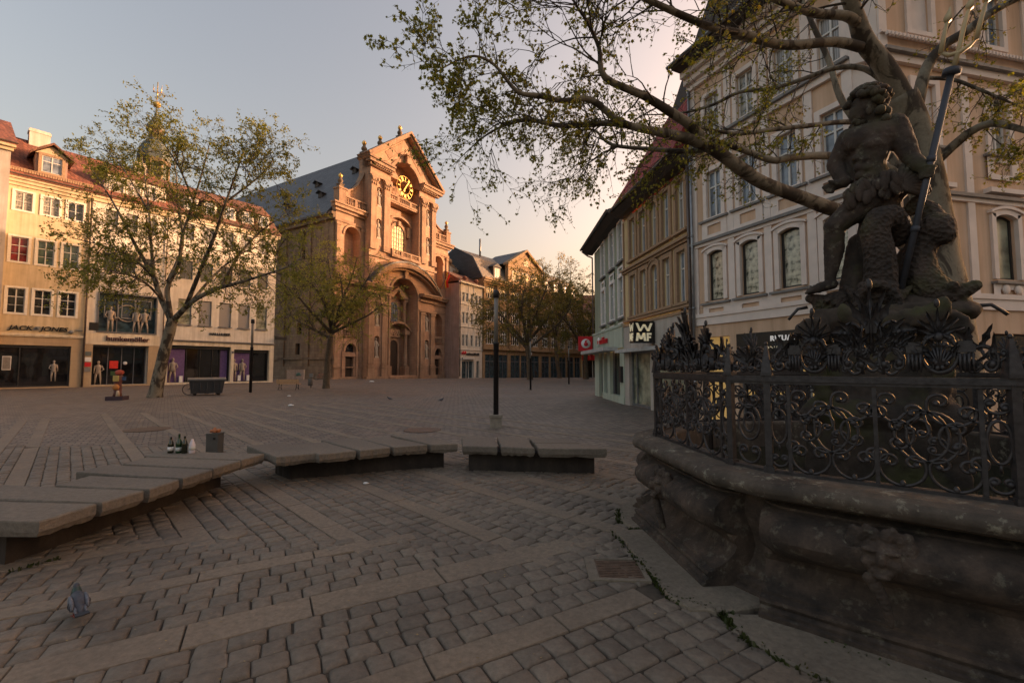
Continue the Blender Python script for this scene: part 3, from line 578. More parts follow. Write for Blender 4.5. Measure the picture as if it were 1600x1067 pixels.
m.box(BC - .5, BC + .5, YB - .8, YB, 36.7, 38.1); m.box(BC - .65, BC + .65, YB - .9, YB, 38.0, 38.3)
P1, P2 = arc_pts(AX0 - .1, AX1 + .1, 13.7, 3.6, 20), arc_pts(AX0 + .29, AX1 - .29, 13.7, 3.21, 20); m.prism(P1 + P2[::-1], YB - .2, YB + .05)
m.box(BC - .4, BC + .4, YB - .6, YB, 16.7, 18.2); m.box(AX0 - .1, AX0 + .3, YB - .2, YB, .3, 13.7); m.box(AX1 - .3, AX1 + .1, YB - .2, YB, .3, 13.7)
m.prism([(8.2, 37.0), (BC - .8, 40.4), (BC - 1.2, 38.6), (9.3, 36.2)], YB - .06, YB); m.prism([(2 * BC - 8.2, 37.0), (BC + .8, 40.4), (BC + 1.2, 38.6), (2 * BC - 9.3, 36.2)], YB - .06, YB)
m.build('entablature', TR, b)
for q in (BX0, 8.05, 2 * BC - 8.05 - 1.1, BX1 - 1.1):
    m = MB(); m.frus(q - .05, q + 1.15, YB - .32, YB, 30.6, q - .25, q + 1.35, YB - .6, YB, 31.7); m.box(q - .3, q + 1.4, YB - .62, YB, 31.7, 31.98)
    for i in range(3):
        for j in range(2): m.ell((q + .15 + i * .4, YB - .36 - j * .12, 30.85 + j * .45), (.17, .14, .24), 6, 5)
    for i in (0, 1): m.lathe([(.24, -.14), (.24, .14)], (0, 0, 0), 8, M=Matrix.Translation((q - .05 + i * 1.2, YB - .5, 31.5)) @ Matrix.Rotation(R(90), 4, 'X'))
    m.build('capital', TR, b)
# statues in the niches
fm = MB(); fm.lathe([(.34, 0), (.4, .1), (.3, .9), (.34, 1.3), (.26, 1.7), (.36, 2.0), (.3, 2.3), (.11, 2.45), (.1, 2.55)], (0, 0, .3), 12); fm.ell((0, -.04, 3.05 - .08), (.17, .19, .23), 9, 7)
fm.tube([(.3, 0, 2.5), (.46, -.2, 2.05), (.2, -.4, 1.85)], [.13, .11, .09], 6); fm.tube([(-.3, 0, 2.5), (-.42, -.15, 1.9), (-.3, -.3, 1.5)], [.13, .11, .09], 6); fm.box(-.42, .42, -.35, .35, 0, .3)
for k in range(5): fm.tube([(-.25 + k * .13, -.3, .35), (-.2 + k * .11, -.26, 1.2), (-.14 + k * .08, -.3, 2.0)], [.07, .05, .03], 5)
fme = fm.mesh('niche_statue', MATS['statue_stone'])
for c in (7.2, 2 * BC - 7.2):
    for z in (3.2, 8.2, 22.2, 27.4): o = link('niche_statue', fme, b, (c, YB + .32, z))
# clock
YC = -.98
m = MB(); [m.tube([(BC + r * math.cos(k * PI / 20), YC, 32.75 + r * math.sin(k * PI / 20)) for k in range(41)], .03, 5, cap=False) for r in (1.95, 1.15)]
for k in range(12):
    a = k * PI / 6
    for j in range((1, 2, 3, 3, 1, 2, 3, 4, 2, 1, 2, 3)[k]):
        off = (j - ((1, 2, 3, 3, 1, 2, 3, 4, 2, 1, 2, 3)[k] - 1) / 2) * .13
        e = Vector((math.sin(a), 0, math.cos(a))); t = Vector((math.cos(a), 0, -math.sin(a))); o = Vector((BC, YC - .1, 32.75)); m.bar(o + e * 1.25 + t * off, o + e * 1.78 + t * off, .085, .08, up=(0, 1, 0))
ck = m.build('clock', MATS['gold'], b)
m = MB(); o = Vector((BC, YC - .2, 32.75)); e = Vector((math.sin(R(34)), 0, math.cos(R(34)))); m.bar(o - e * .4, o + e * 1.6, .13, .06, up=(0, 1, 0)); m.build('clock_hand', MATS['gold'], ck)
m = MB(); e = Vector((math.sin(R(212)), 0, math.cos(R(212)))); m.bar(o - e * .3, o + e * .95, .16, .06, up=(0, 1, 0)); m.lathe([(.26, 0), (.26, .07)], (0, 0, 0), 10, M=Matrix.Translation(o + e * .85) @ Matrix.Rotation(R(90), 4, 'X')); m.build('clock_hand', MATS['gold'], ck)
m = MB(); m.box(AX0, AX1, YC + .1, YB + 1.92, 29.3, 29.7); m.box(AX0, AX1, YC, YC + .12, 29.55, 29.8); m.build('clock_gallery', TR, b); balustrade(AX0 + .02, AX1 - .02, 29.72, YC + .18, 16, .8, (AX0 + 2, AX1 - 2))
# great window
x0, x1 = BC - 1.45, BC + 1.45; y = YB + 1.6
m = MB(); P1, P2 = arc_pts(x0 - .45, x1 + .45, 24.9, 1.9), arc_pts(x0, x1, 24.9, 1.45); m.prism(P1 + P2[::-1], y - .05, y + .3); m.box(x0 - .45, x0, y - .05, y + .3, 20.3, 24.9); m.box(x1, x1 + .45, y - .05, y + .3, 20.3, 24.9)
P1, P2 = arc_pts(x0 - 1.1, x1 + 1.1, 26.9, 1.0), arc_pts(x0 - 1.1, x1 + 1.1, 26.55, 1.0); m.prism(P1 + P2[::-1], y - .5, y + .3); m.box(x0 - 1.2, x0 - .5, y - .2, y + .3, 24.6, 26.5); m.box(x1 + .5, x1 + 1.2, y - .2, y + .3, 24.6, 26.5); m.box(BC - .3, BC + .3, y - .35, y + .3, 26.2, 27.0)
wf = m.build('window', TR, b)
m = MB(); P = arc_pts(x0, x1, 24.9, 1.45); m.prism([(x0, 20.3)] + P + [(x1, 20.3)], y + .14, y + .18); m.build('pane', m_glass('glass_church_sunlit', (.62, .56, .28), .15), wf)  # yellow of the sunlit, reflecting glass is put into the pane colour
m = MB()
for k in range(1, 5): xx = x0 + (x1 - x0) * k / 5; hh = 24.9 + 1.45 * math.sqrt(max(0, 1 - ((xx - BC) / 1.45) ** 2)); m.box(xx - .05, xx + .05, y + .06, y + .13, 20.3, hh)
for k in range(1, 8): zz = 20.3 + k * .75; hw = 1.45 if zz < 24.9 else 1.45 * math.sqrt(max(0, 1 - ((zz - 24.9) / 1.45) ** 2)); m.box(BC - hw, BC + hw, y + .07, y + .125, zz - .04, zz + .04)
m.build('glazing_bars', MATS['dark_frame'], wf)
m = MB(); m.box(AX0, AX1, YB - .6, YB + 1.9, 19.9, 20.29); m.build('balcony', TR, b); balustrade(AX0 + .05, AX1 - .05, 20.3, YB - .3, 18, .75, (AX0 + .3, AX0 + 2.4, AX1 - 2.4, AX1 - .3))
# segmental gable over the portal, lower cornice
m = MB(); A1, A2 = arc_pts(BX0 - .5, BX1 + .5, 14.7, 4.5, 28), arc_pts(BX0 - .5, BX1 + .5, 14.7, 3.7, 28); m.prism(A1 + A2[::-1], YB - 1.3, YB + .02)
A3 = arc_pts(BX0 - .2, BX1 + .2, 14.7, 3.72, 28); A4 = arc_pts(BX0 - .2, BX1 + .2, 14.7, 3.3, 28); m.prism(A3 + A4[::-1], YB - .8, YB + .02)
for q0, q1, l, r in ((BX0, AX0 - .2, True, False), (AX1 + .2, BX1, False, True)): band(m, q0, q1, 13.4, 13.7, .4, YB, l, r); band(m, q0, q1, 14.2, 14.5, 1.0, YB, l, r); band(m, q0, q1, 14.5, 14.8, 1.2, YB, l, r); band(m, q0, q1, -1, .3, .5, YB, l, r)
m.build('portal_gable', TR, b)
m = MB(); A5 = arc_pts(BX0 - .6, BX1 + .6, 14.78, 4.6, 28); A6 = arc_pts(BX0 - .5, BX1 + .5, 14.7, 4.5, 28); m.prism([(a, z + .12) for a, z in A5] + [(a, z + .02) for a, z in A6[::-1]], YB - 1.4, YB + .02); m.build('gable_cover', MATS['slate'], b)
# portal in the niche
m = MB(); y = YB + 2.6
m.box(BC - 2.9, BC + 2.9, y - 2.0, y, -.6, .36); m.box(BC - 3.4, BC + 3.4, y - 2.9, y, -.8, .18)
for s in (-1, 1):
    x = BC + s * 2.1; m.box(x - .55, x + .55, y - 1.5, y, .3, 1.9); m.box(x - .6, x + .6, y - 1.55, y, 7.4, 8.1); m.box(x - .45, x + .45, y - 1.3, y, 8.1, 8.9); m.box(x - .45, x + .45, y - 1.1, y, 13.1, 13.6)
P1, P2 = arc_pts(BC - 2.9, BC + 2.9, 8.1, 1.5), arc_pts(BC - 2.9, BC + 2.9, 7.8, 1.4); m.prism(P1 + P2[::-1], y - 1.7, y); m.box(BC - 1.2, BC + 1.2, y - .6, y, 6.9, 8.3)
m.prism([(BC - 2.8, 13.6), (BC - 1.2, 13.6), (BC, 15.0), (BC, 15.5)], y - 1.3, y); m.prism([(BC + 2.8, 13.6), (BC + 1.2, 13.6), (BC, 15.0), (BC, 15.5)], y - 1.3, y)
P1, P2 = arc_pts(BC - 1.35, BC + 1.35, 5.3, 1.5), arc_pts(BC - 1.0, BC + 1.0, 5.3, 1.1); m.prism(P1 + P2[::-1], y - .3, y); m.box(BC - 1.35, BC - 1.0, y - .3, y, .36, 5.3); m.box(BC + 1.0, BC + 1.35, y - .3, y, .36, 5.3)
for k in range(7): m.ell((BC - .9 + k * .3, y - .68, 7.6 + .25 * math.sin(k * 2.1)), (.2, .12, .24), 7, 5)
pt = m.build('portal', TR, b)
m = MB()
for s in (-1, 1):
    m.lathe([(.46, 0), (.46, .2), (.38, .3), (.37, 2.5), (.31, 5.1), (.42, 5.4), (.42, 5.5)], (BC + s * 2.1, y - 1.0, 1.9), 14); m.lathe([(.36, 0), (.3, .25), (.29, 3.7), (.4, 4.1), (.4, 4.2)], (BC + s * 2.0, y - .7, 8.9), 12)
m.build('column', TR, pt)
m = MB(); P2 = arc_pts(BC - 1.0, BC + 1.0, 5.3, 1.1); m.prism([(BC - 1.0, .36)] + P2 + [(BC + 1.0, .36)], y - .12, y - .04); m.build('door', MATS['wood_dark'], pt)
m = MB(); P2 = arc_pts(BC - 1.0, BC + 1.0, 12.0, 1.0); m.prism([(BC - 1.0, 9.4)] + P2 + [(BC + 1.0, 9.4)], y - .1, y - .04)
for k in range(1, 4): m.box(BC - 1 + k * .5 - .03, BC - 1 + k * .5 + .03, y - .14, y - .1, 9.4, 12.6, 1); m.box(BC - 1, BC + 1, y - .145, y - .1, 9.4 + k * .8, 9.46 + k * .8, 1)
m.build('window', [MATS['glass_blue'], MATS['dark_frame']], b)
# flag on the right bay
m = MB(); m.tube([(23.6, -.1, 16.4), (23.9, -2.6, 20.0)], .05, 6); fp = m.build('flag_pole', MATS['grey_frame'], b)
m = MB(); n = 7
for k in range(n):
    z0, z1 = 19.9 - k * .42, 19.9 - (k + 1) * .42; f0, f1 = .22 * math.sin(k * 1.1), .22 * math.sin((k + 1) * 1.1)
    for j, mi in ((0, 0), (1, 0), (2, 1)):
        a, c_ = -2.5 + j * .36 + k * .06, -2.5 + (j + 1) * .36 + k * .06; m.quad((23.9 + f0 + .1 * j, a, z0), (23.9 + f0 + .1 * (j + 1), c_, z0), (23.9 + f1 + .1 * (j + 1), c_ + .06, z1), (23.9 + f1 + .1 * j, a + .06, z1), mi)
m.build('flag', [MATS['flag_red'], MATS['flag_yellow']], fp)
# lantern and plates on the side wall
m = MB(); m.box(-.9, -.3, 1.6, 2.0, 9.0, 9.8); m.tube([(-.05, 1.8, 9.9), (-.6, 1.8, 9.9)], .05, 6); m.build('wall_lantern', MATS['dark_frame'], b)
# bell turret with onion dome, far behind
b = thing('church_tower', 'slender church tower with slate onion dome and gilded ball behind the red roofs', 'tower', (-73.2, 88, 0), R(20))
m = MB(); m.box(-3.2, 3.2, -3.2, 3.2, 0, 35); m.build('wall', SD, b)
m = MB(); m.lathe([(4.6, 34.6), (4.4, 36), (3.6, 37.5), (2.6, 38.4), (2.4, 39)], n=8, smooth=False); m.lathe([(2.45, 38.9), (2.4, 43.6), (2.9, 43.6), (3.0, 44.2), (2.7, 45.6), (1.9, 47.2), (1.2, 48), (1.15, 48.3)], n=8, smooth=False); m.lathe([(1.7, 50.2), (1.6, 50.8), (.9, 52), (.3, 53.2), (.15, 55.0)], n=8, smooth=False); m.build('onion_roof', MATS['copper_green'], b)
m = MB()
for k in range(8): a = k * PI / 4; m.bar((2.3 * math.cos(a), 2.3 * math.sin(a), 38.6), (2.3 * math.cos(a), 2.3 * math.sin(a), 43.8), .75, .75)
m.lathe([(2.7, 38.6), (2.7, 39.6)], n=8, smooth=False); m.lathe([(2.7, 43.0), (3.0, 43.7)], n=8, smooth=False); m.lathe([(1.15, 48.2), (1.15, 49.6), (1.7, 50.2)], n=8, smooth=False); m.build('lantern', MATS['sandstone_dark'], b)
m = MB(); m.ell((0, 0, 55.7), (.68, .68, .68), 14, 10); m.build('gilded_ball', MATS['gold'], b)
m = MB(); m.tube([(0, 0, 56.6), (0, 0, 60.5)], .09, 6)
for k in (-1, 0, 1): m.tube([(k * .6, 0, 58.2), (k * .75, 0, 60.3 - abs(k) * .4)], [.1, .03], 5)
m.tube([(-.75, 0, 58.3), (.75, 0, 58.3)], .08, 6); m.build('finial', MATS['gold'], b)
# ------------------------------------------------------------ houses beyond the church
def cl(s, d): p = cpt(s, d); return (p.x, p.y, 0)
b = thing('archway', 'sandstone wall with tall arched gate between the church and white house', 'gateway', cl(26.45, 0.4), CA)
m = MB(); wall(m, 0, 3.6, -2, 10.4, [(.5, 2.9, -1.9, 8.6, 1.2, .8)], .8); m.box(-.2, 3.7, -.25, .9, 10.4, 10.9); m.box(0, 3.6, .8, .9, -2, 10.4); m.build('wall', ST, b)
m = MB(); m.box(.5, 2.9, .5, .6, -1.9, 5.6); m.build('gate_leaf', MATS['copper_green'], b)
b = thing('town_house', 'narrow white four storey house with red lettering right of the church', 'house', cl(25.6, 3.5), CA)
rows = ((5.9, 2.2), (10.3, 2.2), (14.6, 1.75))
cols = (.9, 2.1, 3.75, 5.35, 6.55)
m = MB(); ops = [(x, x + .75, z, z + h) for x in cols for z, h in rows]; wall(m, 0, 7.9, 5.0, 18.1, ops, .25); wall(m, 0, 7.9, -2, 5.0, [(.9, 4.9, -.4, 3.0, 0, .5), (5.9, 6.8, -.4, 3.0, 0, .5)], .5); m.build('wall', MATS['stucco_house'], b)
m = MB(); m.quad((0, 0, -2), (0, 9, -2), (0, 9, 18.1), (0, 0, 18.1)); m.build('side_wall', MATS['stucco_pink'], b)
for x in cols:
    for z, h in rows: window(b, x, z, .75, h, depth=.2, mull=1, bars=(.68,), glass='glass_dark', trim='pale_trim', tw=.1, tp=.04)
m = MB()
for z in (5.1, 9.6, 14.0): m.box(-.05, 7.95, -.16, 0, z, z + .22)
m.box(-.2, 8.1, -.55, 0, 18.1, 18.45)
for x in (3.1, 4.8): m.box(x - .1, x + .1, -.07, 0, 5.3, 18.0)
m.build('cornice', MATS['pale_trim'], b)
m = MB(); m.box(.9, 4.9, .4, .45, -.4, 3.0); m.box(5.9, 6.8, .4, .45, -.4, 3.0); m.build('shop_window', MATS['glass_teal'], b)
m = MB(); [m.box(x, x + .1, .28, .39, -.4, 3.0) for x in (.9, 2.7, 3.5, 4.8)]; m.box(.9, 4.9, .28, .39, 2.85, 3.0); m.box(.9, 4.9, -.3, .3, 3.3, 3.6); m.build('shop_frame', MATS['white_frame'], b)
m = MB(); [m.ell((.9 + .35 * k, -.12, 4.45 + .12 * (k % 2)), (.26, .12, .26 + .08 * (k % 2)), 8, 6) for k in range(4)]; m.build('shop_emblem', MATS['sign_red'], b)
m = MB(); x = 2.2
random.seed(4)
while x < 6.4: w_ = random.uniform(.16, .4); m.box(x, x + w_, -.16, -.04, 4.1, 4.1 + random.uniform(.3, .5)); x += w_ + .1
m.build('shop_lettering', MATS['dark_frame'], b)
m = MB(); m.prism([(-.6, 18.4), (4, 21.0), (8.6, 18.4)], -.1, 8.0, axis='x'); m.build('roof', MATS['roof_brown'], b); downpipe(b, .1, 0, 18.2, -.15, .1)
for x in (2.3, 6.2): m = MB(); m.lathe([(.35, 0), (.55, .25), (.3, .5), (.55, .95), (.25, 1.3)], (x, .4, 18.4), 8); m.build('roof_vase', MATS['roof_red'], b)
# volute gable house behind
b = thing('gabled_house', 'white gabled house with stepped volute gable rising behind the narrow white house', 'house', cl(22.3, -3.5), CA)
G = [(0, 0), (0, 28.5), (1.0, 30.2), (2.1, 30.3), (3.2, 28.4), (4.2, 28.2), (4.6, 26.8), (6.3, 26.5), (7.0, 25.0), (8.6, 24.7), (9.2, 23.3), (11.0, 22.9), (12.6, 20.8), (12.6, 0)]
m = MB(); m.prism(G, 0, .8); m.build('gable_wall', MATS['stucco_house'], b)
m = MB()
for x in (.9, 3.4, 5.9, 8.2, 10.2): m.box(x, x + .7, -.16, 0, 14, {.9: 29.3, 3.4: 27.9, 5.9: 26.1, 8.2: 24.3, 10.2: 22.6}[x])
m.box(-.2, 6.9, -.3, 0, 25.7, 26.2); m.box(-.2, 12.8, -.3, 0, 19.8, 20.3)
for (x, z), (x1, z1) in zip(G[1:-2], G[2:-1]): m.bar((x, .3, z + .1), (x1, .3, z1 + .1), 1.3, .4, up=(0, 1, 0))
for x, z in ((2.6, 29.6), (4.5, 27.6), (6.9, 26.1), (9.1, 24.2), (11.6, 22.4)): m.lathe([(.55, -.6), (.55, .6)], (0, 0, 0), 10, M=Matrix.Translation((x, .3, z)) @ Matrix.Rotation(R(90), 4, 'X'))
m.build('gable_trim', MATS['brown_trim'], b)
m = MB(); m.prism([(.5, 29.8), (-11, 18), (12.3, 18.2)], .8, 20); m.build('roof', MATS['mansard_blue'], b)

# department store
D0 = Vector((-6.1, 91.37)); DA = math.atan2(.7825, .6227)
b = thing('department_store', 'long ochre stone department store with pedimented bay and mansard roof', 'store', (D0.x, D0.y, 0), DA)
OC = MATS['ocher_stone']; DW = 41.0
bays = [(1.0, 2.9), (5.4, 2.6), (9.5, 3.0), (13.3, 3.0), (17.1, 3.0), (21.6, 2.9), (25.6, 2.9), (29.6, 2.9), (33.6, 2.9), (37.4, 2.6)]
m = MB(); ops = []
for x, w_ in bays: ops += [(x, x + w_, 6.6, 9.7), (x, x + w_, 11.4, 14.1), (x, x + w_, 16.4, 18.8), (x - .2, x + w_ + .2, -1.2, 4.4)]
wall(m, 0, DW, -3, 20.3, ops, .35); m.quad((0, 0, -3), (0, 14, -3), (0, 14, 20.3), (0, 0, 20.3)); m.quad((DW, 0, -3), (DW, 14, -3), (DW, 14, 20.3), (DW, 0, 20.3)); m.build('wall', OC, b)
for x, w_ in bays:
    for z, h in ((6.6, 3.1), (11.4, 2.7), (16.4, 2.4)): window(b, x, z, w_, h, frame='pale_trim', depth=.3, mull=3, bars=(.72,), t=.18, glass='glass_dark')
    m = MB(); m.box(x - .2, x + w_ + .2, .3, .34, -1.2, 4.4); sw = m.build('shop_window', MATS['glass_teal'], b); m = MB(); [m.box(x - .2 + (w_ + .3) * k / 2, x - .1 + (w_ + .3) * k / 2, .15, .29, -1.2, 4.4) for k in range(3)]; m.box(x - .2, x + w_ + .2, .16, .29, 2.9, 3.1); m.build('shop_frame', MATS['grey_frame'], sw)
m = MB()
for k in range(len(bays) + 1):
    x = (bays[k - 1][0] + bays[k - 1][1] + bays[k][0]) / 2 if 0 < k < len(bays) else (.4 if k == 0 else DW - .5); m.box(x - .32, x + .32, -.3, 0, 5.9, 19.2); m.box(x - .4, x + .4, -.36, 0, 18.6, 19.3)
for x, w_ in bays:
    for z in (9.9, 14.9): m.box(x + .1, x + w_ - .1, -.08, 0, z + .15, z + .95); [m.box(x + .2 + j * .55, x + .5 + j * .55, -.15, -.07, z + .3, z + .8) for j in range(int((w_ - .3) / .55))]
m.box(-.2, DW + .2, -.55, 0, 5.45, 5.95); m.box(-.2, DW + .2, -.4, 0, 19.3, 19.7); m.box(-.3, DW + .3, -.7, 0, 19.7, 20.1); m.box(-.3, DW + .3, -1.0, 0, 20.1, 20.5)
m.build('cornice', OC, b)
m = MB(); m.prism([(-.3, 20.5), (2.6, 25.2), (8, 28.0), (13.5, 25.2), (15, 20.5)], -.2, DW + .2, 0, axis='x'); m.prism([(-.34, 20.5), (2.55, 25.3), (8, 28.15), (13.6, 25.3), (15.1, 20.5)], -.45, -.2, 1, axis='x'); m.build('roof', [MATS['mansard_grey'], MATS['mansard_blue']], b)
m = MB(); m.prism([(7.9, 20.3), (7.9, 24.6), (14.4, 28.5), (20.9, 24.6), (20.9, 20.3)], -.45, .5); m.prism([(9.5, 24.9), (14.4, 27.8), (19.3, 24.9)], -.52, -.45); wq = m.build('pediment', OC, b)
m = MB(); m.prism([(7.4, 24.5), (14.4, 28.7), (21.4, 24.5), (21.4, 25.0), (14.4, 29.2), (7.4, 25.0)], -1.0, .6); m.box(7.6, 21.2, -.8, .3, 20.4, 20.8); m.box(7.7, 21.1, -.6, .3, 24.1, 24.5); m.build('pediment_cornice', OC, b)
m = MB(); m.prism([(7.5, 24.9), (14.4, 29.1), (21.3, 24.9)], .5, 9); m.build('gable_roof', MATS['slate'], b)
for x in (9.3, 12.9, 16.6): window(b, x, 21.3, 2.5, 2.2, y=-.5, frame='pale_trim', depth=.05, mull=2, bars=(), t=.15)
for x in (13.6,): window(b, x, 25.3, 1.6, 1.2, y=-.55, frame='pale_trim', depth=.05, mull=1, bars=(), t=.12)
for x in (4.4, 23.4, 27.8, 32.2, 36.6):
    m = MB(); m.box(x - .8, x + 1.5, .2, 3.4, 20.7, 23.6); m.prism([(x - 1.1, 23.5), (x + .35, 24.3), (x + 1.8, 23.5)], -.05, 4.4); d = m.build('dormer', MATS['eave_dark'], b); window(b, x - .5, 21.1, 1.7, 2.1, y=.08, frame='pale_trim', depth=.09, mull=1, bars=(), t=.18, glass='glass_curtain')
m = MB(); m.box(15.7, 17.0, -.3, -.2, 4.6, 5.2); m.build('house_sign', MATS['plastic_white'], b)
m = MB(); m.tube([(5.6, 6, 26.8), (5.6, 6, 31.0)], .22, 8); m.build('flue', MATS['zinc'], b)
# closing house at the end of the street
b = thing('corner_house', 'brown roofed house closing the street with dark red shop awning', 'house', (18.6, 123.0, 0), R(8))
m = MB(); ops = [(x, x + 1.4, z, z + 2.4) for x in (1.5, 4.5, 7.5, 10.5) for z in (7.5, 12.5)] + [(1, 11.5, -1.2, 3.6, 0, .5)]; wall(m, 0, 13, -3, 17, ops, .3); m.quad((0, 0, -3), (0, 12, -3), (0, 12, 17), (0, 0, 17)); m.build('wall', MATS['stucco_amber'], b)
for x in (1.5, 4.5, 7.5, 10.5):
    for z in (7.5, 12.5): window(b, x, z, 1.4, 2.4, trim='pale_trim', depth=.25)
m = MB(); m.prism([(-.6, 17), (6, 23), (12, 17)], -.4, 13.4, axis='x'); m.build('roof', MATS['roof_brown'], b)
m = MB(); m.box(.8, 11.7, -1.2, 0, 3.7, 5.0); m.build('awning', MATS['sign_red'], b); m = MB(); m.box(1, 11.5, .3, .35, -1.2, 3.6); m.build('shop_window', MATS['glass_shop'], b)
m = MB(); [m.box(1 + k * 1.5 - .1, 1 + k * 1.5 + .1, .05, .29, -1.2, 3.6) for k in range(8)]; m.build('shop_frame', MATS['pale_trim'], b)
# ------------------------------------------------------------ the row on the right
def aw(u): return math.atan2(u[1], u[0])
# green house
GU = (.0164, -.9999); GO = (5.12, 27.1)
b = thing('shop_house', 'green rendered corner house with white windows and red phone shop sign', 'shop', (*GO, 0), aw(GU), 'houses along the right of the square')
xs = (2.0, 4.05, 6.0 - .2); gl = 6.7
ops = [(x, x + .82, z, z + 1.85) for x in xs for z in (4.15, 6.85)]
m = MB(); wall(m, 0, gl, 3.72, 8.75, ops, .14); m.quad((0, 0, 0), (0, 7, 0), (0, 7, 8.75), (0, 0, 8.75)); m.build('wall', MATS['stucco_green'], b)
for x in xs:
    for z in (4.15, 6.85): window(b, x, z, .82, 1.85, glass='glass_blue', trim='white_trim', tw=.13, tp=.06, sill='sill_grey', depth=.12)
m = MB()
for x in xs:
    for z in (4.0, 6.7):
        wall(m, x - .12, x + .94, z - .62, z - .17, [(x + .08, x + .74, z - .52, z - .27)], .05, -.055)
m.build('apron_panel', MATS['white_trim'], b)
m = MB(); m.box(-.15, gl, -.12, 0, 2.62, 3.7); m.box(-.15, gl, -.16, 0, 3.62, 3.74); m.build('fascia', MATS['stucco_mint'], b)
m = MB(); m.box(-.3, 5.9, -.85, -.13, 2.5, 2.68); m.build('canopy', MATS['canopy_grey'], b)
m = MB()
for x0, x1 in ((0, 1.2), (2.15, 2.5), (3.3, 3.9), (5.9, gl)): m.box(x0, x1, -.05, .35, 0, 2.6)
m.box(2.2, gl, -.08, .3, 0, .32); m.build('shop_pillar', MATS['stucco_mint'], b)
m = MB(); m.box(1.0, 6.0, .2, .24, .1, 2.55); m.build('shop_window', MATS['glass_shop'], b); m = MB()
for x in (1.25, 2.1, 2.55, 3.2, 3.95, 5.8): m.box(x, x + .06, .1, .19, .1, 2.55)
m.build('shop_frame', MATS['grey_frame'], b)
m = MB(); m.box(6.1, 6.5, -.16, -.052, 1.0, 1.75); m.build('info_board', MATS['dark_frame'], b)
text('shop_lettering', 'vodafone', .5, MATS['sign_red'], b, (2.05, -.19, 3.0), .03, 0, .006, 0, 1.02)
m = MB(); m.lathe([(.24, 0), (.24, .05)], (0, 0, 0), 20, M=Matrix.Translation((1.65, -.125, 3.17)) @ Matrix.Rotation(R(90), 4, 'X')); e = m.build('shop_emblem', MATS['plastic_white'], b); m = MB(); m.lathe([(.11, 0), (.11, .03)], (0, 0, 0), 14, M=Matrix.Translation((1.65, -.178, 3.14)) @ Matrix.Rotation(R(90), 4, 'X')); m.build('emblem_mark', MATS['sign_red'], e)
m = MB(); m.box(-.36, -.24, -1.0, -.1, 2.72, 3.62); e = m.build('bracket_sign', MATS['sign_red'], b); m = MB()
Mx = Matrix.Translation((-.2, -.55, 3.17)) @ Matrix.Rotation(R(90), 4, 'Y'); m.lathe([(.29, 0), (.29, .03)], n=22, M=Mx); e2 = m.build('emblem_disc', MATS['plastic_white'], e)
m = MB(); Mx = Matrix.Translation((-.165, -.55, 3.13)) @ Matrix.Rotation(R(90), 4, 'Y'); m.lathe([(.13, 0), (.13, .03)], n=16, M=Mx); m.prism([(-.12, 0), (-.05, .2), (.12, .28), (.02, .12), (.1, .02)], -.165, -.14, axis='x', M=Matrix.Translation((0, -.55, 3.15))); m.build('emblem_mark', MATS['sign_red'], e)
m = MB(); m.box(-.3, -.06, -.3, -.14, 2.2, 2.68); m.build('sign_fixing', MATS['sign_red'], b)
def eaves(par, x0, x1, z, ov, rz, dep, mat, end0=.5, end1=.0):
    m = MB(); m.prism([(-ov, z), (0.0, z - .1), (0.0, z - .38), (-ov * .55, z - .34), (-ov, z - .14)], x0 - end0, x1 + end1, axis='x'); m.build('eave_board', MATS['eave_dark'], par)
    m = MB(); m.prism([(-ov - .06, z), (dep, rz), (2 * dep, z), (2 * dep, z - .1), (dep, rz - .12), (-ov - .06, z - .08)], x0 - end0, x1 + end1, axis='x'); m.build('roof', MATS[mat], par); gutter(par, x0 - end0, x1 + end1, -ov - .1, z - .02, .07, 'zinc')
eaves(b, 0, gl, 9.15, .65, 10.6, 4.0, 'slate', .6)
m = MB(); m.tube([(-.5, -.7, 9.0), (-.4, -.35, 8.7), (-.06, -.12, 8.5)], .045, 6); m.tube([(-.06, -.12, 8.5), (-.06, -.12, 2.7)], .045, 6); m.build('downpipe', MATS['gutter'], b)
# ochre house with brown stone windows
WU = (.13757, -.99049); WO = (5.2262, 20.394)
b = thing('shop_house', 'ochre house with brown framed windows and black cube sign by the fountain railing', 'shop', (*WO, 0), aw(WU), 'houses along the right of the square')
wl = 5.9; cols = (.82, 1.86, 2.86, 3.86, 4.94); ww = .56
ops = [(x, x + ww, z, z + 1.8, .22 if i == 2 else 0) for i, x in enumerate(cols) for z in (3.97, 6.5)]
m = MB(); wall(m, 0, wl, 3.72, 8.5, ops, .16); m.build('wall', MATS['stucco_ochre'], b)
for i, x in enumerate(cols):
    for z in (3.97, 6.5): window(b, x, z, ww, 1.8, rise=.22 if i == 2 else 0, glass='glass_curtain' if (i + (z > 5)) % 2 else 'glass_blue', trim='brown_trim', tw=.17, tp=.07, depth=.15, t=.05)
m = MB()
for z in (3.55, 3.75): m.box(0, wl, -.1, 0, z, z + .09)
m.box(0, wl, -.12, 0, 5.98, 6.08); m.box(0, wl, -.2, 0, 6.08, 6.17); m.box(0, .12, -.06, 0, 3.85, 8.4); m.box(wl - .12, wl, -.06, 0, 3.85, 8.4)
for x in cols: m.box(x - .22, x + ww + .22, -.14, 0, 3.86, 3.95); m.box(x - .22, x + ww + .22, -.14, 0, 6.38, 6.47)
m.build('string_course', MATS['brown_trim'], b)
m = MB(); m.box(0, wl, -.06, .3, 2.42, 3.6); m.build('fascia', MATS['stucco_grey'], b)
m = MB(); m.box(-.02, wl, -.5, -.061, 2.36, 2.5); m.build('canopy', MATS['canopy_grey'], b)
m = MB(); [m.box(x, x + w_, -.03, .3, 0, 2.4) for x, w_ in ((0, .5), (2.62, .25), (5.5, .4))]; m.build('shop_pillar', MATS['stucco_grey'], b)
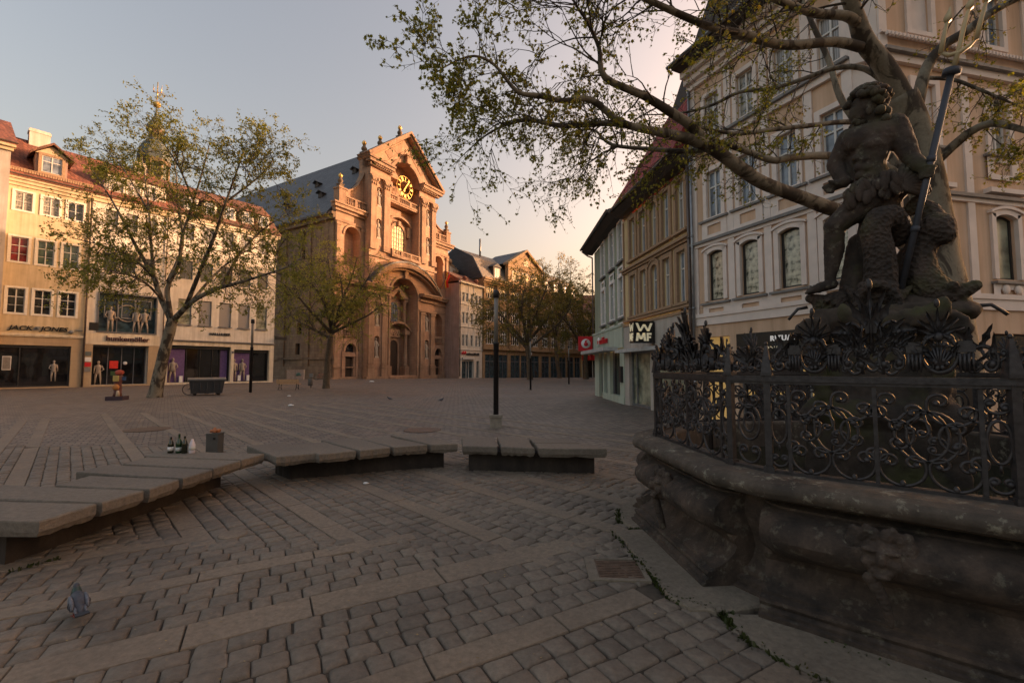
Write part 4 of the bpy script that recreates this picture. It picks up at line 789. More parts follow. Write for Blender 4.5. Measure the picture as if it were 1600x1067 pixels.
m = MB(); m.box(.5, 5.5, .18, .22, .05, 2.4); m.build('shop_window', MATS['glass_blind'], b); m = MB()
for x in (.5, 1.0, 2.5, 2.9, 4.1, 5.4): m.box(x, x + .07, .1, .17, .05, 2.4)
m.box(.5, 5.5, .1, .17, .0, .12); m.box(.5, 5.5, .1, .17, 2.3, 2.4); m.build('shop_frame', MATS['zinc'], b)
m = MB(); m.box(1.1, 1.18, .06, .1, .9, 1.7); m.build('door_handle', MATS['copper_green'], b)
# cube sign
m = MB(); m.box(2.8, 3.2, -.95, -.1, 2.66, 3.5); cs = m.build('cube_sign', MATS['black_sign'], b)
def stack(par, M0):
    for pts in ([(-.36, .92), (-.2, .54), (0, .86), (.2, .54), (.36, .92)], [(-.36, .08), (-.31, .46), (-.16, .16), (-.01, .46), (.04, .08)]):
        m = MB(); [m.prism([(a - .06, z), (a + .06, z), (c + .06, e), (c - .06, e)], -.012, .0) for (a, z), (c, e) in zip(pts[:-1], pts[1:])]; o = m.build('sign_letter', MATS['cream_letter'], par); o.matrix_basis = M0
    m = MB(); m.box(.12, .22, -.012, 0, .08, .46); m.box(.22, .36, -.012, 0, .37, .46); m.box(.22, .33, -.012, 0, .22, .30); o = m.build('sign_letter', MATS['cream_letter'], par); o.matrix_basis = M0
stack(cs, Matrix.Translation((3.203, -.525, 2.66)) @ Matrix.Rotation(R(90), 4, 'Z') @ Matrix.Scale(.83, 4)); stack(cs, Matrix.Translation((3.0, -.953, 2.66)) @ Matrix.Diagonal((.45, .83, .83, 1)))
m = MB(); m.prism([(-.6, 9.0), (0.0, 8.9), (0.0, 8.62), (-.33, 8.66), (-.6, 8.86)], 0, wl, axis='x'); m.build('eave_board', MATS['eave_dark'], b); gutter(b, 0, wl, -.7, 8.98, .07, 'zinc')
m = MB(); m.add([(-.05, -.66, 9.0), (wl, -.66, 9.0), (wl, 2.0, 14.2), (4.6, 2.0, 14.2), (-.05, 5.4, 9.0), (wl, 5.4, 9.0)], [(0, 1, 2, 3), (0, 3, 4), (4, 3, 2, 5), (1, 5, 2), (0, 4, 5, 1)]); m.build('roof', MATS['roof_crimson'], b)
downpipe(b, wl - .03, 0, 9, -.12, .05); downpipe(b, wl + .14, 0, 11, -.1, .045, 'zinc')
# peach corner house: left face, chamfer, right face
BU = (.3914, -.9202); BO = (6.04, 14.55)
b = thing('corner_house', 'large peach rendered corner house with pale pilasters behind the big plane tree', 'house', (*BO, 0), aw(BU))
PE, LT = MATS['stucco_peach'], 'lilac_trim'
def peach_face(par, L, cxs, rows, pil, base_ops, glass, ends=(0, 0), dz=0):
    ops = [(c - w_ / 2, c + w_ / 2, z, z + h, r) for c in cxs for z, h, r, w_, g in rows] + base_ops
    m = MB(); wall(m, 0, L, 0, 11.6, ops, .16); m.build('wall', PE, par)
    for c in cxs:
        for k, (z, h, r, w_, g) in enumerate(rows):
            if k == 0: window(par, c - w_ / 2, z, w_, h, frame='dark_frame', glass=g, rise=r, trim=LT, tw=.13, tp=.06, mull=0, bars=(), t=.06, depth=.15)
            else: window(par, c - w_ / 2, z, w_, h, glass=('glass_curtain', g, 'glass_blue', 'glass_lace')[(int(c * 3.7) + 2 * k) % 4], trim=LT, tw=.13, tp=.05, t=.045, depth=.14)
    m = MB()
    for c in cxs:
        for z, h, r, w_, g in rows[:2]:
            wall(m, c - w_ / 2 - .2, c + w_ / 2 + .2, z - .68, z - .12, [(c - w_ / 2 + .02, c + w_ / 2 - .02, z - .55, z - .25)], .045, -.05)
    for c in cxs:
        m.box(c - .55, c + .55, -.13, 0, rows[0][0] - .12, rows[0][0] - .06, 1); m.box(c - .55, c + .55, -.13, 0, rows[1][0] - .12, rows[1][0] - .06, 1)
    for p in pil: m.box(p - .11, p + .11, -.045, 0, 3.35, 11.2)
    m.box(0, L, -.06, 0, 3.05, 3.36); m.box(0, L, -.1, 0, 3.3, 3.42)
    m.box(0, L, -.07, 0, 5.6, 5.7); m.box(0, L, -.14, 0, 5.7, 5.78, 1); m.box(0, L, -.1, 0, 8.72, 8.9); m.box(0, L, -.2, 0, 8.9, 8.98, 1)
    m.box(0, L, -.12, 0, 11.0, 11.2); m.box(0, L, -.25, 0, 11.2, 11.4); m.box(0, L, -.4, 0, 11.4, 11.6)
    m.build('moulding', [MATS[LT], MATS['sill_grey']], par)
rows = [(3.8, 1.58, .09, .6, 'glass_flower'), (6.46, 1.5, 0, .56, 'glass_blue'), (9.1, 1.35, 0, .56, 'glass_blue')]
peach_face(b, 4.96, (.93, 2.13, 3.33, 4.5), rows, (.14, 1.53, 2.73, 3.93, 4.86), [(.35, 1.35, .05, 2.66, 0, .3), (1.62, 4.6, .05, 2.68, 0, .3)], None)
m = MB(); m.box(.35, 1.35, .25, .28, .05, 2.66); m.build('lit_doorway', MATS['interior_warm'], b)
m = MB(); m.box(1.62, 4.6, .25, .28, .05, 2.0); m.build('shop_window', MATS['glass_shop'], b)
m = MB(); m.box(1.62, 4.6, -.04, .24, 2.0, 2.68); m.build('fascia', MATS['black_sign'], b)
text('shop_lettering', 'RITUALS', .2, MATS['white_letter'], b, (2.72, -.07, 2.42), .012, 0, .003, 0, 1.0, 'LEFT', 1.12); text('shop_lettering', 'home & body', .11, MATS['cream_letter'], b, (2.62, -.07, 2.22), .008, 0, .002, 0, 1.0, 'LEFT', 1.4)
m = MB()
for x in (1.62, 2.6, 3.6, 4.55): m.box(x, x + .05, .17, .245, .05, 2.0)
m.build('shop_frame', MATS['zinc'], b)
random.seed(8); m = MB()
for k in range(9): x = 1.8 + k * .3; m.box(x, x + .16, .18, .24, .9 + .35 * (k % 3), 1.05 + .35 * (k % 3))
m.build('lit_display', MATS['interior_warm'], b)
m = MB(); m.prism([(-.05, 11.6), (-.75, 11.62), (-.8, 11.75), (4.5, 15.5), (8, 11.6)], 0, 5.4, axis='x'); m.build('roof', MATS['eave_dark'], b); gutter(b, -.1, 5.2, -.85, 11.75, .07, 'zinc')
bl = (.3914 * 4.96 + 6.04, 14.55 - .9202 * 4.96)
inv = Matrix.Translation((*BO, 0)) @ Matrix.Rotation(aw(BU), 4, 'Z'); inv = inv.inverted()
q0, q1 = inv @ Vector((bl[0], bl[1], 0)), inv @ Vector((8.42, 9.75, 0))
m = MB(); m.prism([(q0.x, q0.y), (q1.x, q1.y), (q1.x + .3, q1.y + 2), (q0.x, q0.y + 2)], 0, 11.6, axis='z')
for z0, z1, p in ((3.05, 3.36, .06), (5.6, 5.78, .1), (8.72, 8.98, .15), (11.0, 11.3, .15), (11.3, 11.6, .35)):
    d = (q1 - q0).normalized(); n = Vector((d.y, -d.x, 0)); a, c = q0 + n * p - d * p * .4, q1 + n * p + d * p * .4; m.prism([(a.x, a.y), (c.x, c.y), (q1.x, q1.y), (q0.x, q0.y)], z0, z1, axis='z')
m.build('corner_pier', MATS[LT], b)
RU = (.97746, .21113); ra = aw(RU) - aw(BU)
old = set(b.children)
rows = [(3.8, 1.58, .1, .72, 'glass_blind'), (7.0 - .1, 1.45, 0, .62, 'glass_blue'), (9.62, 1.4, 0, .62, 'glass_blue')]
peach_face(b, 14.0, (1.28, 3.58, 5.8, 8.0), rows, (.12, 2.5, 4.7, 6.9), [(3.0, 8.6, .05, 2.5, 0, .3)], None)
m = MB()
for k in range(80): m.box(.1 + k * .11, .15 + k * .11, -.17, -.1, 9.28, 9.36)
m.box(0, 9, -.1, 0, 9.36, 9.42)
for c in (1.28, 3.58, 5.8, 8.0): m.box(c - .62, c + .62, -.16, 0, 5.86, 5.97); [m.lathe([(.12, 0), (.12, .03), (.08, .05)], (0, 0, 0), 12, M=Matrix.Translation((c + q, -.052, 3.55)) @ Matrix.Rotation(R(90), 4, 'X')) for q in (-.2, .2)]
m.build('dentil_band', MATS[LT], b)
m = MB(); m.box(3.0, 8.6, .25, .28, .05, 2.5); m.build('shop_window', MATS['glass_shop'], b)
m = MB(); m.prism([(-.05, 11.6), (-.75, 11.62), (-.8, 11.75), (4.5, 15.5), (8, 11.6)], -.4, 14.2, axis='x'); m.build('roof', MATS['eave_dark'], b)
m = MB(); m.quad((14, 0, 0), (14, 8, 0), (14, 8, 11.6), (14, 0, 11.6)); m.quad((0, 8, 0), (14, 8, 0), (14, 8, 11.6), (0, 8, 11.6)); m.build('back_wall', PE, b)
T = Matrix.Translation((q1.x, q1.y, 0)) @ Matrix.Rotation(ra, 4, 'Z')
for o in b.children:
    if o not in old: o.matrix_basis = T @ o.matrix_basis

# houses added on the right sized to cast shade
def shade_house(label, loc, rz, L, D, H, RH, mat):
    h = thing('town_house', label, 'house', (*loc, gz(*loc) - .5), rz)
    m = MB(); xs = [1.5 + 2.8 * k for k in range(int((L - 2) / 2.8))]; zs = [4.5 + 3.4 * k for k in range(int((H - 5) / 3.4))]
    wall(m, 0, L, 0, H, [(x, x + 1.2, z, z + 2) for x in xs for z in zs], .2); m.quad((0, 0, 0), (0, D, 0), (0, D, H), (0, 0, H)); m.quad((L, 0, 0), (L, D, 0), (L, D, H), (L, 0, H)); m.quad((0, D, 0), (L, D, 0), (L, D, H), (0, D, H)); m.build('wall', MATS[mat], h)
    for x in xs:
        for z in zs: window(h, x, z, 1.2, 2.0, trim='pale_trim', depth=.18)
    m = MB(); m.prism([(-.4, H), (D / 2, H + RH), (D + .4, H)], -.3, L + .3, axis='x'); m.build('roof', MATS['roof_brown'], h)
shade_house('tall brown roofed house added behind the green house to shade the left shops', (18.0, 81), math.atan2(-1, -.16), 31, 12, 16, 3.5, 'stucco_house')
shade_house('tall ochre house added far back on the right to shade the church front', (28.0, 128), math.atan2(-1, -.2), 46, 12, 21, 4, 'stucco_amber')
shade_house('brown roofed house added behind the green corner house to shade the square', (13.2, 50.5), math.atan2(-1, -.1), 20, 9, 14.2, 3.2, 'stucco_cream')
shade_house('low unseen house added right of the fountain to shade the near paving', (26.5, 15.0), math.atan2(-1, 0), 29, 8, 5.4, 1.2, 'stucco_cream')  # added out of view to keep the low sun off the near ground
# ------------------------------------------------------------ fountain
m_plain('fountain_stone_base', (.2, .15, .11))
def m_weathered(name, c1, c2, lichen=.0, scale=3.0, rough=.9, bmp=.5, moss=0.0):
    m, t, b = newmat(name); v = coords(t)
    n1 = nod(t, 'ShaderNodeTexNoise', Scale=scale, Detail=8.0, Roughness=.65); t.links.new(v, n1.inputs['Vector'])
    n2 = nod(t, 'ShaderNodeTexNoise', Scale=scale * 9, Detail=5.0, Roughness=.7); t.links.new(v, n2.inputs['Vector'])
    n3 = nod(t, 'ShaderNodeTexNoise', Scale=1.0, Detail=5.0); t.links.new(coords(t, scale=(7, 7, .8)), n3.inputs['Vector'])
    c = ramp(t, n1.outputs[0], [(.32, c2), (.66, c1)])
    c = mixc(t, .5, c, ramp(t, n3.outputs[0], [(.36, (.45, .43, .42)), (.6, (1.05, 1, 1))]), 'MULTIPLY')
    c = mixc(t, .4, c, ramp(t, n2.outputs[0], [(.3, (.55, .55, .55)), (.7, (1.3, 1.3, 1.3))]), 'MULTIPLY')
    if lichen:
        n4 = nod(t, 'ShaderNodeTexNoise', Scale=11.0, Detail=6.0, Roughness=.7); t.links.new(v, n4.inputs['Vector'])
        c = mixc(t, ramp(t, n4.outputs[0], [(.56, 0.0), (.66, lichen)]), c, (.30, .28, .21))
    if moss:
        n5 = nod(t, 'ShaderNodeTexNoise', Scale=2.6, Detail=5.0); t.links.new(v, n5.inputs['Vector'])
        c = mixc(t, ramp(t, n5.outputs[0], [(.52, 0.0), (.68, moss)]), c, (.06, .062, .018))
    t.links.new(c, b.inputs['Base Color']); b.inputs['Roughness'].default_value = rough
    h = nod(t, 'ShaderNodeMath', operation='MULTIPLY_ADD'); t.links.new(n2.outputs[0], h.inputs[0]); h.inputs[1].default_value = .5; t.links.new(n1.outputs[0], h.inputs[2]); bump(t, b, h.outputs[0], bmp, .02)
    MATS[name] = m; return m
m_weathered('basin_stone', (.105, .074, .054), (.017, .014, .012), .25, scale=4.0, bmp=.9); m_weathered('coping_stone', (.125, .1, .075), (.05, .04, .032), .7); m_weathered('statue_dark', (.08, .056, .042), (.024, .019, .016), .35, moss=.5); m_weathered('pedestal_stone', (.075, .055, .04), (.025, .02, .016), moss=.8)
m_plain('wrought_iron', (.045, .041, .042), .5, .4, .35, 30.0, .3)
m_weathered('scale_stone', (.08, .056, .042), (.024, .019, .016), moss=.7)
_t = MATS['scale_stone'].node_tree; _v = nod(_t, 'ShaderNodeTexVoronoi', Scale=26.0); _t.links.new(coords(_t), _v.inputs['Vector']); bump(_t, _t.nodes['Principled BSDF'], _v.outputs['Distance'], .9, .03)
m_plain('water', (.02, .025, .015), .05, bmp=.05)
FC = Vector((3.6, 4.37, 0)); FR = R(5); SL, DL, CHL, FAP = 1.42, 1.20, .30, 1.9505
def octo():
    pts = []; x, y = -FAP, SL / 2
    for k in range(8):
        a = R(-90 + 45 * k); l = SL if k % 2 == 0 else DL
        pts.append(Vector((x, y, 0))); x += l * math.cos(a); y += l * math.sin(a); pts.append(Vector((x, y, 0))); a += R(22.5); x += CHL * math.cos(a); y += CHL * math.sin(a)
    return pts
OCT = octo()
def offs(d):
    n = len(OCT); out = []
    for i in range(n):
        a, p, c = OCT[i - 1], OCT[i], OCT[(i + 1) % n]; e1 = (p - a).normalized(); e2 = (c - p).normalized()
        n1, n2 = Vector((e1.y, -e1.x, 0)), Vector((e2.y, -e2.x, 0)); out.append(p + (n1 + n2) * (d / (1 + n1.dot(n2))))
    return out
def sweep(mb, prof, closed=True, mi=0, smooth=False):
    rings = [[(p.x, p.y, z) for p in offs(d)] for d, z in prof]; n = len(OCT); v = [q for r in rings for q in r]; f = []
    for i in range(len(prof) - 1):
        for k in range(n): k2 = (k + 1) % n; f.append((i * n + k, i * n + k2, (i + 1) * n + k2, (i + 1) * n + k))
    mb.add(v, f, mi, smooth)
ft = thing('fountain', 'old octagonal sandstone fountain basin with bulging sides and carved masks', 'fountain', FC, FR)
PA = [(.29, 0), (.29, .075), (.262, .08), (.262, .10), (.235, .115), (.25, .14), (.245, .16), (.185, .17), (.185, .19), (.14, .205), (.085, .24), (.03, .29), (.01, .34), (.035, .385), (.11, .42), (.2, .46), (.27, .51), (.3, .57), (.29, .63), (.245, .68), (.17, .712), (.08, .725), (.08, .74), (.01, .755), (.0, .83)]
PB = [(.06, 0), (.06, .07), (.03, .085), (.035, .13), (-.01, .15), (-.01, .185), (-.05, .205), (-.09, .26), (-.11, .34), (-.10, .42), (-.07, .49), (-.05, .55), (-.04, .61), (-.04, .67), (-.05, .725), (-.07, .76), (-.07, .775), (-.07, .83)]
def dense(P, k=3):
    out = []
    for i in range(len(P) - 1):
        for j in range(k): t = j / k; out.append(tuple(a + (b_ - a) * t for a, b_ in zip(P[i], P[i + 1])))
    return out + [P[-1]]
m = MB()
for k in range(16):
    a, c = OCT[k], OCT[(k + 1) % 16]; e = (c - a).normalized(); nn = Vector((e.y, -e.x, 0)); side = k % 2 == 0; P = PA if side else PB; ext = .045 if side else .0
    L = (c - a).length + 2 * ext; seg = 26 if side else 2; v = []; f = []; npf = len(P)
    for i in range(seg + 1):
        u = i / seg; base = a - e * ext + e * L * u
        for d, z in P:
            bulge = 0
            if side and .4 < z < .76: bulge = .018 * math.sin(PI * u) - .11 * max(0, 1 - min(u, 1 - u) / .13) ** 2
            w = .006 * noise.noise(Vector((k * 7 + u * 9, z * 9, 0))) + .004 * noise.noise(Vector((k * 7 + u * 40, z * 40, 3)))
            q = base + nn * (d + bulge + w); v.append((q.x, q.y, z))
    for i in range(seg):
        for j in range(npf - 1): f.append((i * npf + j, (i + 1) * npf + j, (i + 1) * npf + j + 1, i * npf + j + 1))
    if side:
        for i in (0, seg):
            o = len(v); base = a - e * ext + e * L * (i / seg) - nn * .25; v += [(base.x, base.y, 0), (base.x, base.y, .83)]; f.append(tuple([o] + [i * npf + j for j in range(npf)] + [o + 1]))
    m.add(v, f, 0, True)
o = m.build('basin', MATS['basin_stone'], ft)
try: o.data.set_sharp_from_angle(angle=R(35))
except Exception: pass
m = MB(); sweep(m, [(-.05, .77), (.10, .775), (.12, .80), (.19, .805), (.235, .825), (.262, .86), (.262, .895), (.235, .925), (.18, .943), (.05, .95), (-.16, .95), (-.18, .93), (-.18, .25)], smooth=False)
o = m.build('coping', MATS['coping_stone'], ft); bv = o.modifiers.new('bevel', 'BEVEL'); bv.width = .012; bv.segments = 2; bv.limit_method = 'ANGLE'
m = MB(); m.add([(p.x, p.y, .62) for p in offs(-.16)], [tuple(range(16))]); m.build('water', MATS['water'], ft)
def remesh(o, vox=.02, sm=4, disp=0.0, dscale=.06):
    r = o.modifiers.new('remesh', 'REMESH'); r.mode = 'VOXEL'; r.voxel_size = vox; r.use_smooth_shade = True
    s = o.modifiers.new('smooth', 'SMOOTH'); s.iterations = sm; s.factor = .5
    if disp:
        tx = bpy.data.textures.new('carve', 'CLOUDS'); tx.noise_scale = dscale; d = o.modifiers.new('displace', 'DISPLACE'); d.texture = tx; d.strength = disp; d.mid_level = .5
    return o
# carved masks in the middle of the sides, with hanging foliage
mk = MB(); mk.ell((0, -.02, 0), (.13, .09, .15), 14, 10)
for s in (-1, 1):
    mk.ell((s * .06, -.095, .05), (.05, .03, .022)); mk.ell((s * .07, -.085, -.035), (.045, .035, .04)); mk.ell((s * .15, -.02, .06), (.06, .05, .1)); mk.ell((s * .2, 0, -.02), (.06, .04, .07)); mk.ell((s * .26, 0, .05), (.05, .03, .04)); mk.ell((s * .035, -.095, -.085), (.035, .03, .018))
    for j in range(4): mk.ell((s * (.03 + .04 * j), -.06 + .01 * j, .15 + .02 * math.sin(j * 2)), (.035, .03, .05))
mk.ell((0, -.12, .0), (.025, .045, .05)); mk.ell((0, -.1, -.115), (.05, .04, .022))
for j in range(9): mk.ell(((-.06 + .015 * j) * (1 - j * .05), -.06 + .008 * j, -.15 - .035 * j), (.05 - .003 * j, .04, .04))
mme = mk.mesh('mask', MATS['basin_stone'])
for k in (0, 2, 4, 14):
    a, c = OCT[k], OCT[k + 1]; e = (c - a).normalized(); nn = Vector((e.y, -e.x, 0)); q = (a + c) / 2 + nn * .245
    o = link('mask', mme, ft, (q.x, q.y, .6)); o.rotation_euler = (R(-6), 0, math.atan2(e.y, e.x)); remesh(o, .0085, 1, .016, .018); o.scale = (.82, .9, .82)
# pedestal in the basin
VD = Vector((FC.x, FC.y, 0)).normalized(); VR = Vector((VD.y, -VD.x, 0))       # towards / across the side the statue shows
def sp(px, py, dd=0.0):
    """point of the sculpture group, given where the photo shows it and its depth dd from the fountain's axis"""
    p = math.atan(40.5 / 690); c, s = math.cos(p), math.sin(p); a, b_ = (px - 800) / 690, (533.5 - py) / 690
    d = Vector((a, c - s * b_, s + c * b_)); t = (Vector((FC.x, FC.y, 0)).dot(VD) + dd) / Vector((d.x, d.y, 0)).dot(VD); return Vector((0, 0, 1.7)) + d * t
def cap(mb, a, b_, ra, rb, n=5):
    a, b_ = Vector(a), Vector(b_)
    for i in range(n + 1): t = i / n; r = ra + (rb - ra) * t; mb.ell(a.lerp(b_, t), (r, r, r), 10, 7)
    mb.tube([a, b_], [ra, rb], 10)
pd = MB(); c = FC
def wp(x, y, z): return Vector((c.x, c.y, 0)) + VR * x + VD * y + Vector((0, 0, z))
rot_p = Matrix.Translation((c.x, c.y, 0)) @ Matrix.Rotation(math.atan2(VR.y, VR.x), 4, 'Z')
pd.frus(-.62, .62, -.5, .5, .2, -.55, .55, -.45, .45, 1.1); 
for i in range(len(pd.v)): pd.v[i] = tuple(rot_p @ Vector(pd.v[i]))
for z0, z1, w0, w1 in ((1.05, 1.25, .5, .62), (1.25, 1.4, .62, .52), (1.4, 1.95, .42, .38), (1.95, 2.15, .4, .5), (2.15, 2.28, .5, .46)):
    q = MB(); q.frus(-w0, w0, -w0 * .8, w0 * .8, z0, -w1, w1, -w1 * .8, w1 * .8, z1); pd.add(q.v, q.f, 0, False, rot_p)
for s in (-1, 1):
    for yy in (-.42, .42):
        for k in range(14): a = k * .5; r = .15 - k * .009; pd.ell(wp(s * (.46 + r * math.cos(a) * .9), yy, 2.02 + r * math.sin(a)), (.055, .055, .055), 8, 6)
        for k in range(6): pd.ell(wp(s * (.48 - .02 * k), yy, 1.9 - k * .12), (.08, .08, .1), 8, 6)
for k in range(11): a = R(-80 + 16 * k); pd.ell(wp(.12 + .34 * math.sin(a), -.52, 2.12 - .1 * math.cos(a) + .1), (.055, .06, .1), 8, 6)
random.seed(3)
for k in range(60):
    a = random.uniform(0, 2 * PI); z = random.uniform(.4, 2.3); rr = .38 + .09 * math.sin(z * 5); pd.ell(wp(rr * math.cos(a), rr * .8 * math.sin(a), z), [random.uniform(.05, .13)] * 3, 8, 6)
for px, py, r in ((1300, 482, .12), (1340, 488, .16), (1390, 486, .18), (1440, 484, .18), (1490, 486, .15), (1365, 478, .14), (1415, 475, .14)): pd.ell(sp(px, py, 0), (r * 1.3, r * 1.3, r * .7), 10, 8)
for i in range(len(pd.v)): pd.v[i] = tuple(Matrix.Rotation(-FR, 3, 'Z') @ (Vector(pd.v[i]) - FC))
o = pd.build('pedestal', MATS['pedestal_stone'], ft); remesh(o, .022, 2, .03, .07)
for px, py, qx, qy in ((1262, 480, 1232, 500), (1525, 478, 1575, 492)):
    m = MB(); A, B_ = sp(px, py), sp(qx, qy); P = [A, A.lerp(B_, .5) + Vector((0, 0, .05)), A.lerp(B_, .85) + Vector((0, 0, .02)), B_]; P = [Matrix.Rotation(-FR, 3, 'Z') @ (p - FC) for p in P]; m.tube(P, [.018, .016, .015, .014], 8); m.build('spout', MATS['wrought_iron'], ft)

# ------------------------------------------------------------ statue
st = thing('statue', 'dark stone statue of a bearded man with leaf loincloth stepping on sea creatures', 'statue', FC + Vector((0, 0, 2.3)))
def fin(mb, name, vox=.016, sm=3, disp=.008, ds=.04, mat='statue_dark', par=None):
    O = FC + Vector((0, 0, 2.3)); mb.v = [tuple(Vector(p) - O) for p in mb.v]; o = mb.build(name, MATS[mat], par or st); return remesh(o, vox, sm, disp, ds) if vox else o
bd = MB()
cap(bd, sp(1368, 300), sp(1352, 262, -.03), .165, .155); cap(bd, sp(1352, 262, -.03), sp(1362, 222, -.02), .155, .19); cap(bd, sp(1372, 215, .02), sp(1392, 205, .05), .17, .14)
cap(bd, sp(1338, 222, -.08), sp(1378, 214, 0), .15, .17); bd.ell(sp(1338, 226, -.125), (.11, .08, .085)); bd.ell(sp(1368, 226, -.13), (.12, .08, .085))
for i in range(3):
    for s in (-1, 1): bd.ell(sp(1346 + s * 8 + i * 2, 248 + i * 14, -.165), (.042, .035, .04))
cap(bd, sp(1376, 205, 0), sp(1362, 182, -.02), .10, .085)                                        # neck
bd.ell(sp(1352, 168, -.02), (.118, .125, .15), 14, 10); bd.ell(sp(1342, 178, -.03), (.09, .09, .12))     # head, face
cap(bd, sp(1334, 168, -.04), sp(1329, 182, -.04), .02, .026); bd.ell(sp(1330, 183, -.04), (.026, .026, .02)); bd.ell(sp(1335, 165, -.05), (.05, .06, .018)); bd.ell(sp(1336, 192, -.05), (.035, .04, .014)); bd.ell(sp(1358, 174, -.15), (.03, .02, .045)); bd.ell(sp(1339, 171, -.1), (.022, .018, .014))
cap(bd, sp(1397, 197, 0), sp(1411, 222, -.02), .115, .095); cap(bd, sp(1411, 222, -.02), sp(1424, 248, -.04), .095, .072); cap(bd, sp(1424, 248, -.04), sp(1436, 258, -.1), .075, .068); cap(bd, sp(1436, 258, -.1), sp(1452, 265, -.16), .068, .045)   # arm to the trident
TRb, TRt = sp(1408, 452, -.17), sp(1488, 108, -.17)
def trp(py): t = (py - 452) / (108 - 452); return TRb.lerp(TRt, t)
hc = trp(267); bd.ell(hc + VD * .03 - VR * .02, (.05, .05, .06))
ax = (TRt - TRb).normalized(); u1 = VD; u2 = ax.cross(u1).normalized()
for i in range(4):                                                                           # fingers closed round the shaft
    z = ax * (.05 - .032 * i); P = [hc + z + (u1 * math.cos(a) + u2 * math.sin(a)) * .042 for a in [R(40 + 38 * j) * 1 for j in range(6)]]; [cap(bd, P[j], P[j + 1], .019 - .001 * j, .018 - .001 * j, 2) for j in range(5)]
P = [hc + ax * .06 + (u1 * math.cos(a) + u2 * math.sin(a)) * .042 for a in (R(10), R(-25), R(-65))]; [cap(bd, P[j], P[j + 1], .021, .018, 2) for j in range(2)]
cap(bd, sp(1326, 218, -.06), sp(1306, 258, -.04), .105, .085); cap(bd, sp(1306, 258, -.04), sp(1318, 284, -.12), .08, .065); cap(bd, sp(1318, 284, -.12), sp(1298, 293, -.14), .06, .045)   # other arm
for i in range(4): cap(bd, sp(1300, 288 + i * 4, -.15), sp(1286 + abs(i - 1) * 3, 291 + i * 3, -.16), .022, .016, 2)
cap(bd, sp(1308, 287, -.18), sp(1296, 283, -.2), .022, .016, 2)
cap(bd, sp(1355, 312, -.05), sp(1306, 352, -.16), .155, .1); bd.ell(sp(1303, 354, -.17), (.09, .09, .1)); cap(bd, sp(1304, 358, -.15), sp(1303, 392, -.1), .09, .092); cap(bd, sp(1303, 392, -.1), sp(1297, 436, -.1), .09, .05)
cap(bd, sp(1300, 444, -.09), sp(1280, 450, -.14), .055, .05); cap(bd, sp(1280, 450, -.14), sp(1264, 456, -.17), .05, .03); [cap(bd, sp(1268, 455, -.2 + .025 * i), sp(1260 + i, 458, -.22 + .025 * i), .02, .016, 2) for i in range(4)]
cap(bd, sp(1378, 312, .05), sp(1356, 372, -.02), .15, .1); cap(bd, sp(1356, 372, -.02), sp(1344, 440, .05), .095, .055); cap(bd, sp(1344, 446, .03), sp(1326, 456, -.04), .055, .035)
fin(bd, 'body', .0115, 2, .012, .035)
hr = MB(); random.seed(11)
for k in range(85):
    a = random.uniform(0, 2 * PI); e = random.uniform(.1, 1.5); d = Vector((math.cos(a) * math.cos(e), math.sin(a) * math.cos(e), math.sin(e)))
    p = sp(1356, 163, -.01) + Vector((d.x * .165, d.y * .165, d.z * .165)); hr.ell(p, [random.uniform(.03, .055), random.uniform(.03, .05), random.uniform(.025, .045)], 9, 7)
for k in range(26): hr.ell(sp(random.uniform(1368, 1386), random.uniform(150, 186), random.uniform(-.14, .12)), [random.uniform(.035, .05)] * 3, 8, 6)
fin(hr, 'hair', 0)
be = MB()
for k in range(46): t = random.random(); be.ell(sp(1340 - 5 * t + random.uniform(-9, 9) * (1 - .4 * t), 190 + 34 * t, -.05 + random.uniform(-.1, .07)), [random.uniform(.024, .036)] * 3, 8, 6)
fin(be, 'beard', 0)
lc = MB()
for k in range(90):
    t = random.random(); x, y = 1326 + 82 * t, 300 - 30 * t; d = -.2 + .06 * random.uniform(-1, 1) + .1 * t; j = random.uniform(-4, 26); q = sp(x + random.uniform(-4, 4), y + j, d); lc.ell(q, (random.uniform(.035, .055), .022, random.uniform(.06, .09)), 7, 6, 0, None, Matrix.Rotation(random.uniform(-.6, .6), 3, 'Y').to_quaternion())
for k in range(9): a = R(-30 + 14 * k); cap(lc, sp(1404, 290, -.1), sp(1404 + 44 * math.cos(a) , 290 - 30 * math.sin(a), -.06), .035, .028, 4)
fin(lc, 'loincloth', 0)
def dolphin(path, extra):
    d = MB(); P = [(sp(x, y, z), r) for x, y, z, r in path]
    for (a, ra), (c_, rb) in zip(P[:-1], P[1:]): cap(d, a, c_, ra, rb, 4)
    extra(d); fin(d, 'sea_creature', .014, 2, .010, .018, 'scale_stone')
def x1(d):
    for k in range(12): a = R(200 - 20 * k); cap(d, sp(1372 + 34 * math.cos(a), 478 - 34 * math.sin(a), -.34), sp(1372 + 26 * math.cos(a), 476 - 24 * math.sin(a), -.2), .04, .06, 2)
    for s in (-1, 1): d.ell(sp(1372 + s * 24, 446, -.3), (.045, .045, .04)); cap(d, sp(1372 + s * 34, 462, -.2), sp(1372 + s * 52, 448, -.1), .05, .02, 3)
dolphin([(1372, 462, -.14, .15), (1376, 430, -.18, .135), (1374, 395, -.2, .125), (1366, 362, -.22, .12), (1374, 342, -.2, .115), (1392, 338, -.14, .11), (1404, 352, -.04, .1), (1402, 372, .04, .09), (1392, 340, .08, .08), (1394, 312, .06, .075), (1410, 296, .04, .07), (1430, 290, .04, .06), (1446, 298, .06, .05)], x1)
